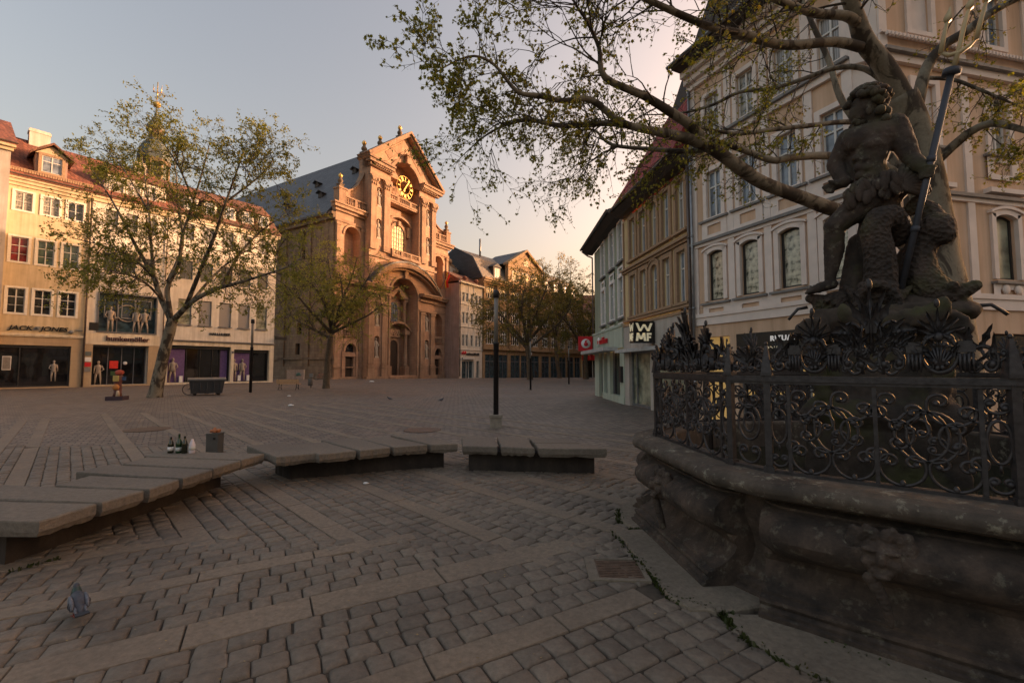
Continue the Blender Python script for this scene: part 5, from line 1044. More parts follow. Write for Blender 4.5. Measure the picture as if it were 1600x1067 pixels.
def x2(d):
    cap(d, sp(1488, 458, -.06), sp(1512, 452, -.08), .1, .062, 4); cap(d, sp(1512, 452, -.08), sp(1524, 446, -.08), .055, .05, 3); cap(d, sp(1488, 470, -.06), sp(1520, 480, -.08), .07, .035, 4); d.ell(sp(1490, 446, -.16), (.05, .04, .04)); cap(d, sp(1470, 440, -.1), sp(1452, 424, -.12), .05, .02, 3)
dolphin([(1478, 462, -.04, .13), (1452, 450, -.02, .15), (1436, 424, 0, .14), (1436, 394, .02, .125), (1448, 366, .02, .13), (1464, 356, -.02, .14), (1474, 366, -.04, .1), (1454, 330, .06, .08), (1432, 318, .08, .07), (1420, 330, .1, .06)], x2)
def x3(d):
    d.ell(sp(1292, 470, -.2), (.035, .035, .035)); cap(d, sp(1282, 470, -.06), sp(1266, 466, -.08), .07, .05, 3); cap(d, sp(1285, 486, -.06), sp(1270, 494, -.08), .06, .035, 3)
    for k in range(10): a = k * .6; r = 10 - k * .8; d.ell(sp(1292 + r * math.cos(a), 476 + r * .9 * math.sin(a), -.17), (.022, .022, .022), 7, 5)
dolphin([(1330, 470, .02, .13), (1305, 474, -.02, .125), (1285, 478, -.05, .09)], x3)
rk = MB(); cap(rk, sp(1334, 455, .04), sp(1342, 380, .06), .13, .1); cap(rk, sp(1345, 470, 0), sp(1420, 470, .05), .15, .15); cap(rk, sp(1420, 470, .05), sp(1420, 400, .1), .14, .1); fin(rk, 'rock', .016, 2, .025, .05, 'pedestal_stone')
# trident in the statue's hand
td = thing('trident', 'long grey trident with three gilded prongs held by the bearded statue', 'trident', TRb)
m = MB(); m.tube([(0, 0, 0), tuple(TRt - TRb)], [.026, .027], 12); ax = (TRt - TRb).normalized(); L = (TRt - TRb).length
for t in (.28, .6, .985): p = ax * (L * t); m.tube([p - ax * .025, p + ax * .025], [.034 if t < .9 else .065, .034 if t < .9 else .065], 12)
m.build('shaft', m_plain('painted_iron', (.05, .053, .066), .65, .1, .2), td)
m = MB(); O = TRb; dd = -.17
cr = [sp(1468, 82, dd), sp(1482, 87, dd), sp(1498, 83, dd), sp(1514, 72, dd), sp(1527, 60, dd)]; m.tube([p - O for p in cr], [.012, .02, .022, .018, .008], 7)
for P in ([(1470, 84), (1474, 62), (1480, 34)], [(1491, 104), (1500, 70), (1507, 38), (1514, 14)], [(1525, 62), (1532, 34), (1541, 2)]):
    q = [sp(x, y, dd) - O for x, y in P]; m.tube(q, [.021] + [.019] * (len(q) - 2) + [.014], 7); e = q[-1]; t = (q[-1] - q[-2]).normalized(); m.tube([e - t * .02, e + t * .015, e + t * .13], [.01, .04, .004], 4)
m.build('prongs', m_plain('old_gold', (.46, .36, .20), .6, .2, .2), td)

# ------------------------------------------------------------ wrought iron railing on the rim
rl = thing('railing', 'black wrought iron railing of scrollwork and cresting on the fountain rim', 'railing', FC + Vector((0, 0, .95)), FR)
IR = MATS['wrought_iron']; RH = .66
def cscroll(mb, cx, cy, r, a0, a1, curl=1, rr=.010, k=22):
    """C-scroll in the panel plane: an arc whose ends roll inwards and end in balls"""
    P = [(cx + r * math.cos(a0 + (a1 - a0) * i / k), cy + r * math.sin(a0 + (a1 - a0) * i / k)) for i in range(k + 1)]
    def spiral(a, s):
        out = []; q = r * .42; ox, oz = cx + (r - q) * math.cos(a), cy + (r - q) * math.sin(a)
        for i in range(1, 13): w = a + s * i * .42; z = q * (1 - i * .052); out.append((ox + z * math.cos(w), oz + z * math.sin(w)))
        return out
    s = 1 if a1 > a0 else -1
    E, S = spiral(a1, s), spiral(a0, -s)
    full = S[::-1] + P + E; mb.tube([(x, 0, z) for x, z in full], rr, 5)
    for x, z in (S[-1], E[-1]): mb.ell((x, 0, z), (rr * 1.9, rr * 2.2, rr * 1.9), 7, 5)
def ring(mb, cx, cz, rx, rz, rr=.010, n=26): mb.tube([(cx + rx * math.cos(2 * PI * i / n), 0, cz + rz * math.sin(2 * PI * i / n)) for i in range(n + 1)], rr, 5, cap=False)
def leaf(mb, x, z, ang, L, w, curl=.25):
    n = 5; v = []; f = []
    for i in range(n + 1):
        t = i / n; cx = x + L * t * math.cos(ang); cz = z + L * t * math.sin(ang); ww = .72 * w * math.sin(PI * (.12 + .88 * t) ** .8) * (.75 + .25 * math.cos(t * 17)); y = -curl * L * t * t
        v += [(cx - ww * math.sin(ang), y - .01, cz + ww * math.cos(ang)), (cx, y + .006, cz), (cx + ww * math.sin(ang), y - .01, cz - ww * math.cos(ang))]
    for i in range(n):
        for j in range(2): f.append((i * 3 + j, i * 3 + j + 1, (i + 1) * 3 + j + 1, (i + 1) * 3 + j))
    mb.add(v, f, 0, True); mb.add([(a, b_ + .012, c_) for a, b_, c_ in v], [q[::-1] for q in f], 0, True)
def panel(L):
    m = MB(); e = .13
    for x in (e, L - e, L / 2): m.box(x - .011, x + .011, -.011, .011, .02, RH - .03)
    for x0, x1 in ((0, e), (L - e, L)):
        xm = (x0 + x1) / 2; ring(m, xm, .33, .05, .12); cscroll(m, xm, .1, .05, R(160), R(380)); cscroll(m, xm, .54, .05, R(-20), R(-200)); m.tube([(xm, 0, .16), (xm, 0, .22)], .008, 5); m.tube([(xm, 0, .44), (xm, 0, .5)], .008, 5)
    for x0, x1 in ((e, L / 2), (L / 2, L - e)):
        w = (x1 - x0) / 2
        for k in range(2):
            xm = x0 + w * (k + .5); r = w * .47
            cscroll(m, xm, .025 + r * 1.0, r, R(150), R(390)); cscroll(m, xm, RH - .035 - r, r, R(-30), R(-210)); m.ell((xm, 0, .035), (.016, .016, .024), 7, 5)
        xm = (x0 + x1) / 2; ring(m, xm - w * .1, .335, w * .52, .155); ring(m, xm + w * .12, .33, w * .50, .15); cscroll(m, xm - w * .16, .38, .055, R(-60), R(200), rr=.008); cscroll(m, xm + w * .18, .28, .05, R(120), R(-130), rr=.008); m.tube([(xm, 0, .18), (xm + .02, 0, .33), (xm - .01, 0, .49)], .007, 5)
        for s in (-1, 1): cscroll(m, xm + s * w * .62, .335, .09, R(90 - s * 90 + 100), R(90 - s * 90 + 260)); ring(m, xm + s * w * .93, .47, .034, .034); ring(m, xm + s * w * .93, .2, .034, .034)
    return m
def cresting(L):
    m = MB(); z0 = RH + .035
    def vase(x, k=1.0):
        m.box(x - .15, x - .075, -.02, .02, z0 + .1, z0 + .135); m.box(x + .075, x + .15, -.02, .02, z0 + .1, z0 + .135); m.box(x - .14, x - .08, -.018, .018, z0 + .135, z0 + .15); m.box(x + .08, x + .14, -.018, .018, z0 + .135, z0 + .15)
        ring(m, x, z0 + .095, .08, .085, .012); m.ell((x, .006, z0 + .07), (.052, .01, .05), 10, 8); [m.tube([(x, -.008, z0 + .03), (x + .055 * math.cos(R(20 + 20 * j)), -.012, z0 + .07 + .055 * math.sin(R(20 + 20 * j)))], [.004, .008], 4) for j in range(8)]; [m.ell((x + .03 * math.cos(j), -.012, z0 + .05 + .02 * math.sin(j * 2.3)), (.012, .01, .012), 6, 5) for j in range(6)]; m.ell((x, -.01, z0 + .17), (.022, .022, .022))
        for s in (-1, 1): cscroll(m, x + s * .035, z0 + .15, .03, R(90 - s * 60), R(90 + s * 150), rr=.007); m.ell((x + s * .11, 0, z0 + .05), (.036, .014, .036), 8, 6); [m.tube([(x + s * (.085 + .018 * j), -.02, z0 + .095), (x + s * (.085 + .018 * j), -.02, z0 + .01)], [.009, .004], 5) for j in range(4)]
        for j in range(7): a = R(90 + (j - 3) * 24); leaf(m, x, z0 + .18, a, (.13 - .008 * abs(j - 3)) * k, .019, .15); m.tube([(x, 0, z0 + .17), (x + .12 * k * math.cos(a), 0, z0 + .17 + .12 * k * math.sin(a))], .005, 4)
        m.ell((x, 0, z0 + .325 * k), (.014, .014, .02))
    def sc_leaf(x, s):
        cscroll(m, x, z0 + .065, .06, R(90 - s * 120), R(90 + s * 130)); leaf(m, x + s * .02, z0 + .12, R(90 - s * 50), .12, .03, .3); leaf(m, x, z0 + .13, R(90 + s * 25), .1, .026, .25)
    q = L * .24
    vase(q); vase(L - q)
    for s, x in ((1, .11), (-1, L - .11), (-1, q + .22), (1, L - q - .22)): sc_leaf(x, s)
    x = L / 2
    for s in (-1, 1):
        ring(m, x + s * .09, z0 + .06, .045, .06, .009); m.tube([(x + s * .05, 0, z0), (x + s * .06, 0, z0 + .2), (x + s * .02, 0, z0 + .26)], .012, 5)
        for j in range(4): cscroll(m, x + s * (.03 + .05 * j), z0 + .12 + .06 * (j % 2), .028, R(90 - s * 60 + j * 40), R(90 + s * 170 + j * 40), rr=.006); leaf(m, x + s * (.02 + .045 * j), z0 + .1 + .03 * j, R(90 + s * 40), .09, .03, .25)
        for j in range(7): leaf(m, x + s * (.015 + .024 * j), z0 + .2 + .05 * math.sin(j * 1.7), R(90 - s * (10 + 22 * j)), .15 - .01 * j, .036, .35); leaf(m, x + s * (.05 + .03 * j), z0 + .14, R(90 - s * (30 + 20 * j)), .1, .03, .3)
        cscroll(m, x + s * .1, z0 + .2, .05, R(90 - s * 100), R(90 + s * 160))
    gg = random.Random(int(L * 100))
    for j in range(34): xx = gg.uniform(.06, L - .06); leaf(m, xx, z0 + gg.uniform(.02, .14), R(90 + gg.uniform(-70, 70)), gg.uniform(.07, .13), gg.uniform(.018, .03), gg.uniform(.1, .4))
    for j in range(12): xx = L * (j + .5) / 12; cscroll(m, xx, z0 + .045 + .05 * (j % 2), .034, R(gg.uniform(0, 360)), R(gg.uniform(0, 360) + 200), rr=.006)
    ring(m, x, z0 + .075, .04, .06, .009); m.tube([(x, 0, z0 + .1), (x, 0, z0 + .42)], [.014, .008], 6); [leaf(m, x, z0 + .26, R(90 + a), .17, .035, .2) for a in (-30, 0, 30)]; m.ell((x, 0, z0 + .44), (.018, .018, .03))
    return m
pm = {SL: panel(SL).mesh('scroll_panel', IR), DL: panel(DL).mesh('scroll_panel', IR)}
def raised(m): m.v = [(x, y, RH + (z - RH) * 1.32 if z > RH else z) for x, y, z in m.v]; return m
cm = {SL: raised(cresting(SL)).mesh('cresting', IR), DL: raised(cresting(DL)).mesh('cresting', IR)}
cp = MB(); cscroll(cp, CHL / 2, .12, .08, R(160), R(380)); ring(cp, CHL / 2, .34, .085, .13); ring(cp, CHL / 2, .34, .04, .07); cscroll(cp, CHL / 2, .53, .08, R(-20), R(-200)); cpm = cp.mesh('scroll_panel', IR)
cc = MB(); cscroll(cc, CHL / 2 - .06, RH + .1, .055, R(200), R(-40)); cscroll(cc, CHL / 2 + .06, RH + .1, .055, R(-20), R(220)); [leaf(cc, CHL / 2, RH + .12, R(90 + a), .14, .03, .3) for a in (-50, -15, 20, 55)]; ccm = cc.mesh('cresting', IR)
pb = MB(); pb.box(-.022, .022, -.022, .022, 0, RH + .05); pb.box(-.034, .034, -.034, .034, 0, .04); pb.box(-.036, .036, -.036, .036, RH + .03, RH + .05); pb.frus(-.034, .034, -.034, .034, RH + .05, -.009, .009, -.009, .009, RH + .25); pb.ell((0, 0, RH + .262), (.013, .013, .016), 8, 6); pbm = pb.mesh('post', IR)
m = MB()
for z0, z1, w in ((0.0, .02, .02), (RH - .03, RH - .012, .024), (RH - .012, RH + .012, .034), (RH + .012, RH + .03, .028)): sweep(m, [(-w, z0), (w, z0), (w, z1), (-w, z1), (-w, z0)])
m.build('rail', IR, rl)
for k in range(16):
    a, c_ = OCT[k], OCT[(k + 1) % 16]; e = c_ - a; rz = math.atan2(e.y, e.x); L = SL if k % 4 == 0 else DL
    for nm, me in ((('scroll_panel', pm[L]), ('cresting', cm[L])) if k % 2 == 0 else (('scroll_panel', cpm), ('cresting', ccm))): o = link(nm, me, rl, a); o.rotation_euler = (0, 0, rz)
    o = link('post', pbm, rl, a); o.rotation_euler = (0, 0, rz)
# ------------------------------------------------------------ trees
def m_leaf(name, c1, c2, c3, sc_=.7, tr=.35):
    m, t, b = newmat(name); out = t.nodes['Material Output']
    n = nod(t, 'ShaderNodeTexNoise', Scale=sc_, Detail=3.0); t.links.new(coords(t), n.inputs['Vector'])
    n2 = nod(t, 'ShaderNodeTexWhiteNoise'); g = t.nodes.new('ShaderNodeNewGeometry'); t.links.new(g.outputs['Random Per Island'], n2.inputs['Vector'])
    c = ramp(t, n.outputs[0], [(.3, c1), (.55, c2), (.75, c3)]); c = mixc(t, .7, c, ramp(t, n2.outputs[0], [(0, (.55, .55, .5)), (1, (1.45, 1.4, 1.2))]), 'MULTIPLY')
    t.links.new(c, b.inputs['Base Color']); b.inputs['Roughness'].default_value = .55; b.inputs['Specular IOR Level'].default_value = .25
    tl = t.nodes.new('ShaderNodeBsdfTranslucent'); c2_ = mixc(t, 1.0, c, (1.7, 1.5, .5), 'MULTIPLY'); t.links.new(c2_, tl.inputs['Color'])
    mx = t.nodes.new('ShaderNodeMixShader'); mx.inputs[0].default_value = tr; t.links.new(b.outputs[0], mx.inputs[1]); t.links.new(tl.outputs[0], mx.inputs[2]); t.links.new(mx.outputs[0], out.inputs['Surface'])
    MATS[name] = m; return m
def m_planebark(name):
    m, t, b = newmat(name); v = coords(t)
    n1 = nod(t, 'ShaderNodeTexNoise', Scale=3.2, Detail=5.0, Roughness=.55, Distortion=.8); t.links.new(coords(t, scale=(1, 1, .55)), n1.inputs['Vector'])
    n2 = nod(t, 'ShaderNodeTexNoise', Scale=30.0, Detail=5.0); t.links.new(v, n2.inputs['Vector'])
    c = ramp(t, n1.outputs[0], [(.44, (.05, .036, .024)), (.47, (.09, .072, .048)), (.50, (.18, .15, .108)), (.66, (.235, .205, .15))])
    c = mixc(t, .45, c, ramp(t, n2.outputs[0], [(.3, (.6, .6, .6)), (.7, (1.25, 1.25, 1.2))]), 'MULTIPLY'); t.links.new(c, b.inputs['Base Color']); b.inputs['Roughness'].default_value = .85
    bump(t, b, n1.outputs[0], .5, .02); MATS[name] = m; return m
m_planebark('plane_bark'); m_plain('bark', (.095, .07, .045), .9, var=.3, scale=5.0, bmp=.6); m_plain('twig_bark', (.055, .04, .026), .9, var=.2, bmp=0)
m_leaf('leaf_near', (.15, .17, .04), (.20, .21, .05), (.24, .20, .055)); m_leaf('leaf_left', (.135, .155, .038), (.175, .19, .05), (.20, .18, .055), .35); m_leaf('leaf_fine', (.21, .22, .055), (.27, .28, .07), (.32, .31, .085), .45); m_leaf('leaf_far', (.14, .135, .035), (.19, .165, .05), (.23, .18, .06), .25); m_leaf('leaf_pale', (.22, .20, .14), (.3, .26, .19), (.36, .3, .22), .2)
def at(px, py, Y):
    p = math.atan(40.5 / 690); c, s = math.cos(p), math.sin(p); a, b_ = (px - 800) / 690, (533.5 - py) / 690
    d = Vector((a, c - s * b_, s + c * b_)); return Vector((0, 0, 1.7)) + d * (Y / d.y)
def smooth_path(P, Rr, k=4):
    """Catmull-Rom through the points with radii"""
    out = []; rr = []; n = len(P)
    for i in range(n - 1):
        a, b_, c, d = P[max(i - 1, 0)], P[i], P[i + 1], P[min(i + 2, n - 1)]
        for j in range(k):
            t = j / k; out.append(.5 * ((2 * b_) + (c - a) * t + (2 * a - 5 * b_ + 4 * c - d) * t * t + (-a + 3 * b_ - 3 * c + d) * t ** 3)); rr.append(Rr[i] + (Rr[i + 1] - Rr[i]) * t)
    return out + [P[-1]], rr + [Rr[-1]]
class Tree:
    def __init__(s, seed, leaf=.06, lobes=True, rng=None): s.w = MB(); s.t = MB(); s.l = MB(); s.g = random.Random(seed); s.leaf = leaf; s.lobes = lobes; s.thin = 1.0
    def rv(s): g = s.g; v = Vector((g.gauss(0, 1), g.gauss(0, 1), g.gauss(0, 1))); return v.normalized()
    def leafat(s, p, k=1.0):
        g = s.g; L = s.leaf * k * g.uniform(.55, 1.25); d = s.rv(); d.z -= .35; d.normalize(); x = d.cross(s.rv()).normalized(); n = x.cross(d)
        if s.lobes: pts = [(0, 0), (.42, .18), (.30, .42), (.5, .75), (.14, .66), (0, 1.05), (-.14, .66), (-.5, .75), (-.30, .42), (-.42, .18)]
        else: pts = [(0, 0), (.3, .35), (.22, .8), (0, 1.05), (-.3, .6), (-.25, .25)]
        c = g.uniform(-.3, .3); s.l.add([p + d * (v * L) + x * (u * L) + n * (abs(u) * c * L) for u, v in pts], [tuple(range(len(pts)))])
    def twig(s, p, d, L, r, lev, droop, dens):
        g = s.g; n = max(3, int(L / .12)) if L < 2 else max(5, int(L / .35)); n = min(n, 9); P = [p]; q = p.copy(); d = d.normalized(); dirs = [d]
        for i in range(n): d = (d + s.rv() * .22 + Vector((0, 0, -droop * (i / n)))).normalized(); q = q + d * (L / n); P.append(q); dirs.append(d)
        (s.w if r > .03 else s.t).tube(P, [r * (1 - .75 * i / n) for i in range(n + 1)], 5 if r > .02 else 3, cap=False)
        if lev <= 0:
            for i in range(max(1, int(dens * g.uniform(.6, 1.4)))): k = g.uniform(.25, 1.0); j = min(int(k * n), n - 1); s.leafat(P[j].lerp(P[j + 1], k * n - j) + s.rv() * s.leaf * .5)
            return
        m = max(2, int(g.uniform(.8, 1.2) * {3: 7, 2: 6, 1: 5}[lev]))
        for i in range(m):
            k = g.uniform(.3, 1.0) if i else 1.0; j = min(int(k * n), n - 1); a = dirs[j]; side = a.cross(s.rv()).normalized(); nd = (a * g.uniform(.5, 1.0) + side * g.uniform(.5, .95)).normalized()
            s.twig(P[j].lerp(P[j + 1], k * n - j), nd, L * g.uniform(.38, .62), max(r * .5, .0035), lev - 1, droop, dens)
    def limb(s, pts, rad, k=4, n=9):
        P, rr = smooth_path(pts, [r * s.thin for r in rad], k); g = s.g
        rr = [r * (1 + .06 * noise.noise(p * 3)) for p, r in zip(P, rr)]; s.w.tube(P, rr, n); return P, rr
    def dress(s, P, rr, n, L, lev, droop, dens, start=.2, up=.25, rmax=.09):
        g = s.g; m = len(P)
        for i in range(n):
            k = g.uniform(start, 1.0) * (m - 1); j = min(int(k), m - 2); a = (P[j + 1] - P[j]).normalized()
            side = a.cross(s.rv()).normalized(); side.z += up; d = (a * g.uniform(.25, .9) + side).normalized(); s.twig(P[j].lerp(P[j + 1], k - j), d, L * g.uniform(.6, 1.3), min(rr[j] * .55, L * .018, rmax), lev, droop, dens)
    def fin(s, name, label, cat, loc, bark, leaf, group=None):
        o = thing(name, label, cat, loc, 0, group); O = Vector(loc)
        for mb, nm, mt in ((s.w, 'trunk', bark), (s.t, 'twigs', 'twig_bark'), (s.l, 'leaves', leaf)):
            if mb.v: mb.v = [(p[0] - O.x, p[1] - O.y, p[2] - O.z) for p in mb.v]; mb.build(nm, MATS[mt], o, fix=False)
        return o
# --- the big plane tree behind the statue
T = Tree(5, .042)
def px(lst): return [at(x, y, Y) for x, y, Y in lst]
B0 = Vector((7.0, 7.15, 0))
tr = [B0 + Vector((.02, 0, -.1)), B0 + Vector((0, 0, .8))] + px([(1462, 480, 7.1), (1456, 400, 7.1), (1450, 330, 7.1), (1440, 260, 7.05), (1425, 195, 7.0), (1408, 150, 6.95)])
T.limb(tr, [.62, .5, .42, .34, .285, .26, .225, .205], 4, 14); T.thin = .78
L = {}
L['top'] = T.limb(px([(1415, 165, 6.95), (1385, 108, 6.85), (1352, 66, 6.75), (1337, 25, 6.6), (1318, -30, 6.4), (1300, -120, 6.2), (1260, -220, 6.0)]), [.2, .18, .17, .14, .12, .08, .03], 4, 10)
L['right'] = T.limb(px([(1428, 185, 7.0), (1438, 140, 6.95), (1450, 102, 6.9), (1474, 72, 6.8), (1512, 48, 6.7), (1552, 18, 6.6), (1605, -8, 6.5), (1690, -30, 6.2), (1800, -40, 6.0)]), [.13, .115, .105, .095, .085, .075, .06, .04, .015], 4, 8)
L['rlow'] = T.limb(px([(1466, 250, 7.05), (1492, 226, 6.9), (1520, 204, 6.7), (1550, 193, 6.5), (1580, 198, 6.3), (1625, 212, 6.0), (1700, 240, 5.7)]), [.1, .085, .075, .07, .06, .045, .015], 4, 8)
L['rmid'] = T.limb(px([(1448, 122, 6.9), (1490, 125, 6.8), (1530, 140, 6.6), (1568, 156, 6.5), (1600, 170, 6.3)]), [.04, .035, .03, .022, .01], 4, 6)
L['b1'] = T.limb(px([(1345, 74, 6.72), (1304, 66, 6.6), (1243, 71, 6.4), (1206, 68, 6.3), (1167, 56, 6.1), (1114, 44, 5.9), (1060, 22, 5.7), (1000, -5, 5.5), (945, -25, 5.4)]), [.1, .09, .085, .08, .075, .066, .055, .045, .02], 4, 8)
L['b0'] = T.limb(px([(1338, 35, 6.6), (1320, 25, 6.5), (1279, 22, 6.4), (1245, 12, 6.2), (1205, -4, 6.0), (1120, -40, 5.6), (1000, -90, 5.2)]), [.1, .09, .08, .07, .06, .045, .015], 4, 8)
L['b2'] = T.limb(px([(1395, 140, 6.9), (1352, 108, 7.1), (1304, 107, 7.3), (1255, 124, 7.4), (1206, 139, 7.5), (1157, 144, 7.6), (1114, 164, 7.7), (1065, 177, 7.8), (1005, 180, 8.0)]), [.07, .062, .055, .05, .045, .04, .034, .026, .012], 4, 7)
L['b3'] = T.limb(px([(1425, 235, 7.1), (1380, 200, 6.9), (1325, 191, 6.7), (1262, 197, 6.5), (1206, 203, 6.4), (1155, 209, 6.3), (1105, 202, 6.2), (1062, 188, 6.1)]), [.08, .06, .05, .046, .042, .036, .026, .012], 4, 7)
L['b4'] = T.limb(px([(1440, 300, 7.1), (1370, 255, 6.8), (1300, 244, 6.5), (1240, 246, 6.3), (1209, 251, 6.2), (1165, 236, 6.1), (1120, 222, 6.0), (1070, 214, 5.9)]), [.1, .085, .075, .068, .062, .055, .045, .03], 4, 7)
L['main'] = T.limb(px([(1452, 420, 7.15), (1400, 362, 6.9), (1350, 340, 6.7), (1304, 328, 6.5), (1250, 308, 6.3), (1190, 285, 6.1), (1150, 258, 5.95), (1105, 228, 5.8), (1060, 213, 5.7), (1015, 204, 5.6)]), [.2, .16, .145, .135, .125, .118, .11, .1, .085, .07], 4, 10)
L['m1'] = T.limb(px([(1018, 205, 5.6), (970, 191, 5.5), (923, 156, 5.4), (881, 158, 5.3), (843, 150, 5.2), (808, 143, 5.1), (773, 102, 5.0), (741, 88, 4.9), (706, 99, 4.8), (676, 118, 4.75)]), [.066, .058, .05, .045, .04, .034, .022, .017, .012, .005], 4, 7)
L['m2'] = T.limb(px([(1010, 203, 5.6), (975, 195, 5.7), (939, 193, 5.75), (878, 197, 5.8), (830, 188, 5.9), (798, 193, 5.95), (765, 208, 6.0), (735, 232, 6.1), (705, 262, 6.2)]), [.06, .056, .05, .045, .038, .026, .017, .01, .004], 4, 7)
L['m3'] = T.limb(px([(1112, 232, 5.85), (1078, 196, 5.7), (1047, 175, 5.6), (1006, 150, 5.5), (945, 121, 5.3), (936, 75, 5.2), (916, 32, 5.1), (898, 5, 5.0), (880, -40, 4.9)]), [.09, .08, .074, .064, .05, .034, .026, .018, .008], 4, 8)
L['m4'] = T.limb(px([(1110, 232, 5.85), (1076, 237, 6.0), (1015, 233, 6.2), (955, 226, 6.4), (926, 203, 6.6), (885, 210, 6.8), (845, 240, 6.9)]), [.05, .046, .04, .032, .022, .014, .006], 4, 6)
L['pale'] = T.limb(px([(1440, 330, 7.25), (1395, 250, 7.6), (1338, 190, 7.9), (1312, 150, 8.0), (1295, 95, 8.1), (1268, 35, 8.2), (1250, -10, 8.3), (1225, -90, 8.4)]), [.1, .085, .075, .07, .064, .055, .045, .02], 4, 8)
for nm, n, Ln, lev, dr, ds, st_ in (('b1', 22, .9, 2, .14, 4.2, .3), ('b0', 15, 1.0, 2, .1, 4, .3), ('b2', 13, .8, 2, .15, 3.2, .3), ('b3', 12, .7, 2, .1, 3, .35), ('b4', 11, .6, 2, .1, 3, .4), ('m1', 32, .48, 2, .22, 4.6, .12), ('m2', 30, .75, 2, .28, 4.6, .12), ('m3', 28, .8, 2, .12, 4.4, .25), ('m4', 22, .85, 2, .3, 4.4, .2), ('main', 9, .6, 2, .2, 3.5, .55), ('pale', 8, .7, 2, .1, 3, .4), ('right', 14, .8, 2, .3, 4, .35), ('rmid', 13, .55, 2, .3, 4.4, .2), ('rlow', 13, .5, 2, .25, 4.2, .35), ('top', 12, 1.2, 2, .05, 4, .45)):
    T.dress(*L[nm], n, Ln, lev, dr, ds, st_, .15, .03)
T.fin('plane_tree', 'big mottled plane tree with spreading limbs behind the stone statue', 'tree', B0, 'plane_bark', 'leaf_near')
# --- plane tree in front of the white shops
T = Tree(9, .105, False)
Y0 = 25.2
def pz(lst): return [at(x, y, Y0 + dy) for x, y, dy in lst]
t0 = at(243, 621, Y0); t0.z = 0
T.limb([t0 + Vector((-.05, 0, -.2)), t0 + Vector((0, 0, .25))] + pz([(252, 570, 0), (262, 530, 0), (270, 498, 0)]), [.5, .34, .29, .27, .27], 4, 12)
LB = []
for pts, r in (([(268, 502, 0), (250, 462, .3), (238, 428, .5), (214, 388, .8), (196, 352, 1.0), (170, 305, 1.4), (142, 262, 1.8)], .17), ([(240, 432, .4), (205, 402, -.4), (160, 384, -1.2), (112, 372, -2.0)], .1), ([(240, 430, .5), (236, 380, 1.2), (232, 320, 2.0), (224, 262, 2.6), (218, 225, 3)], .1),
               ([(271, 500, 0), (300, 472, -.5), (332, 454, -.8), (365, 444, -1.1), (405, 432, -1.5), (445, 418, -1.8), (480, 396, -2.0)], .16), ([(290, 480, -.3), (312, 425, -1), (334, 372, -1.8), (352, 318, -2.4), (372, 262, -2.8), (382, 232, -3)], .13), ([(268, 500, 0), (262, 450, .2), (280, 412, .0), (284, 372, -.2), (300, 322, -.4), (318, 262, -.5), (328, 222, -.6)], .14),
               ([(345, 450, -.9), (378, 392, -.2), (420, 352, .4), (462, 330, .8)], .1), ([(262, 440, .2), (285, 385, 1.6), (280, 330, 2.8), (275, 270, 3.6), (268, 228, 4)], .1), ([(255, 470, .2), (225, 440, -1.5), (185, 425, -2.8), (140, 420, -3.6)], .08), ([(300, 470, -.4), (345, 420, 1.6), (390, 390, 3), (430, 380, 3.8)], .09), ([(232, 330, 2), (190, 260, 2.4), (155, 232, 2.8), (118, 245, 3)], .06), ([(305, 320, -.4), (280, 262, -1.4), (256, 225, -2), (240, 205, -2.2)], .06), ([(350, 318, -2.4), (400, 280, -2), (425, 252, -1.6), (420, 240, -1.5)], .06)):
    P = pz(pts); n = len(P); LB.append(T.limb(P, [r * (1 - .88 * i / (n - 1)) for i in range(n)], 4, 7))
for i, (P, rr) in enumerate(LB): T.dress(P, rr, 26, 1.5, 2, .14, 6.5, .2, .12, .05)
T.fin('plane_tree', 'spring plane tree with open crown and leaning trunk before the white shops', 'tree', tuple(t0), 'plane_bark', 'leaf_left')
# --- finer, denser trees further off
def far_tree(seed, base, Y, limbs, rt, leafsz, twn, Ln, dens, label, leafm, group=None, droop=.25, up=.2, lev=2):
    T = Tree(seed, leafsz, False); z0 = gz(base[0], base[1]); b0 = Vector((base[0], base[1], z0)); T.limb([b0 - Vector((0, 0, .2)), b0 + Vector((0, 0, .4))] + [at(x, y, Y) for x, y in limbs[0]], [rt * 1.5, rt] + [rt * .8] * len(limbs[0]), 4, 9)
    for k, l in enumerate(limbs[1:]):
        P = [at(x, y, Y + d) for x, y, d in l]; n = len(P); P, rr = T.limb(P, [rt * .55 * (1 - .85 * i / (n - 1)) for i in range(n)], 4, 6); T.dress(P, rr, twn, Ln, lev, droop, dens, .15, up, .05)
    return T.fin('street_tree', label, 'tree', tuple(b0), 'bark', leafm, group)
far_tree(21, (-15.0, 35.8), 35.8, [[(512, 560), (517, 525)], [(516, 528, 0), (492, 516, .5), (466, 502, 1), (446, 488, 1.4)], [(519, 520, 0), (548, 506, -.6), (576, 492, -1), (602, 472, -1.3)], [(517, 520, 0), (512, 482, .8), (498, 448, 1.5), (478, 418, 2)], [(519, 518, 0), (536, 466, -.6), (550, 432, -1), (558, 402, -1.3)], [(518, 515, 0), (520, 470, 1.6), (516, 430, 2.4), (512, 398, 3)], [(518, 518, 0), (560, 480, 1.6), (590, 450, 2.4)], [(517, 520, 0), (480, 480, -1.6), (455, 450, -2.6)], [(518, 515, 0), (535, 470, -2.2), (530, 425, -3)], [(518, 512, 0), (500, 460, -1.8), (470, 430, -2.6)], [(518, 512, 0), (565, 450, .6), (580, 425, 1)]], .26, .085, 21, 1.45, 7, 'rounded tree with fine fresh foliage in front of the church corner', 'leaf_fine', 'street trees on the square')
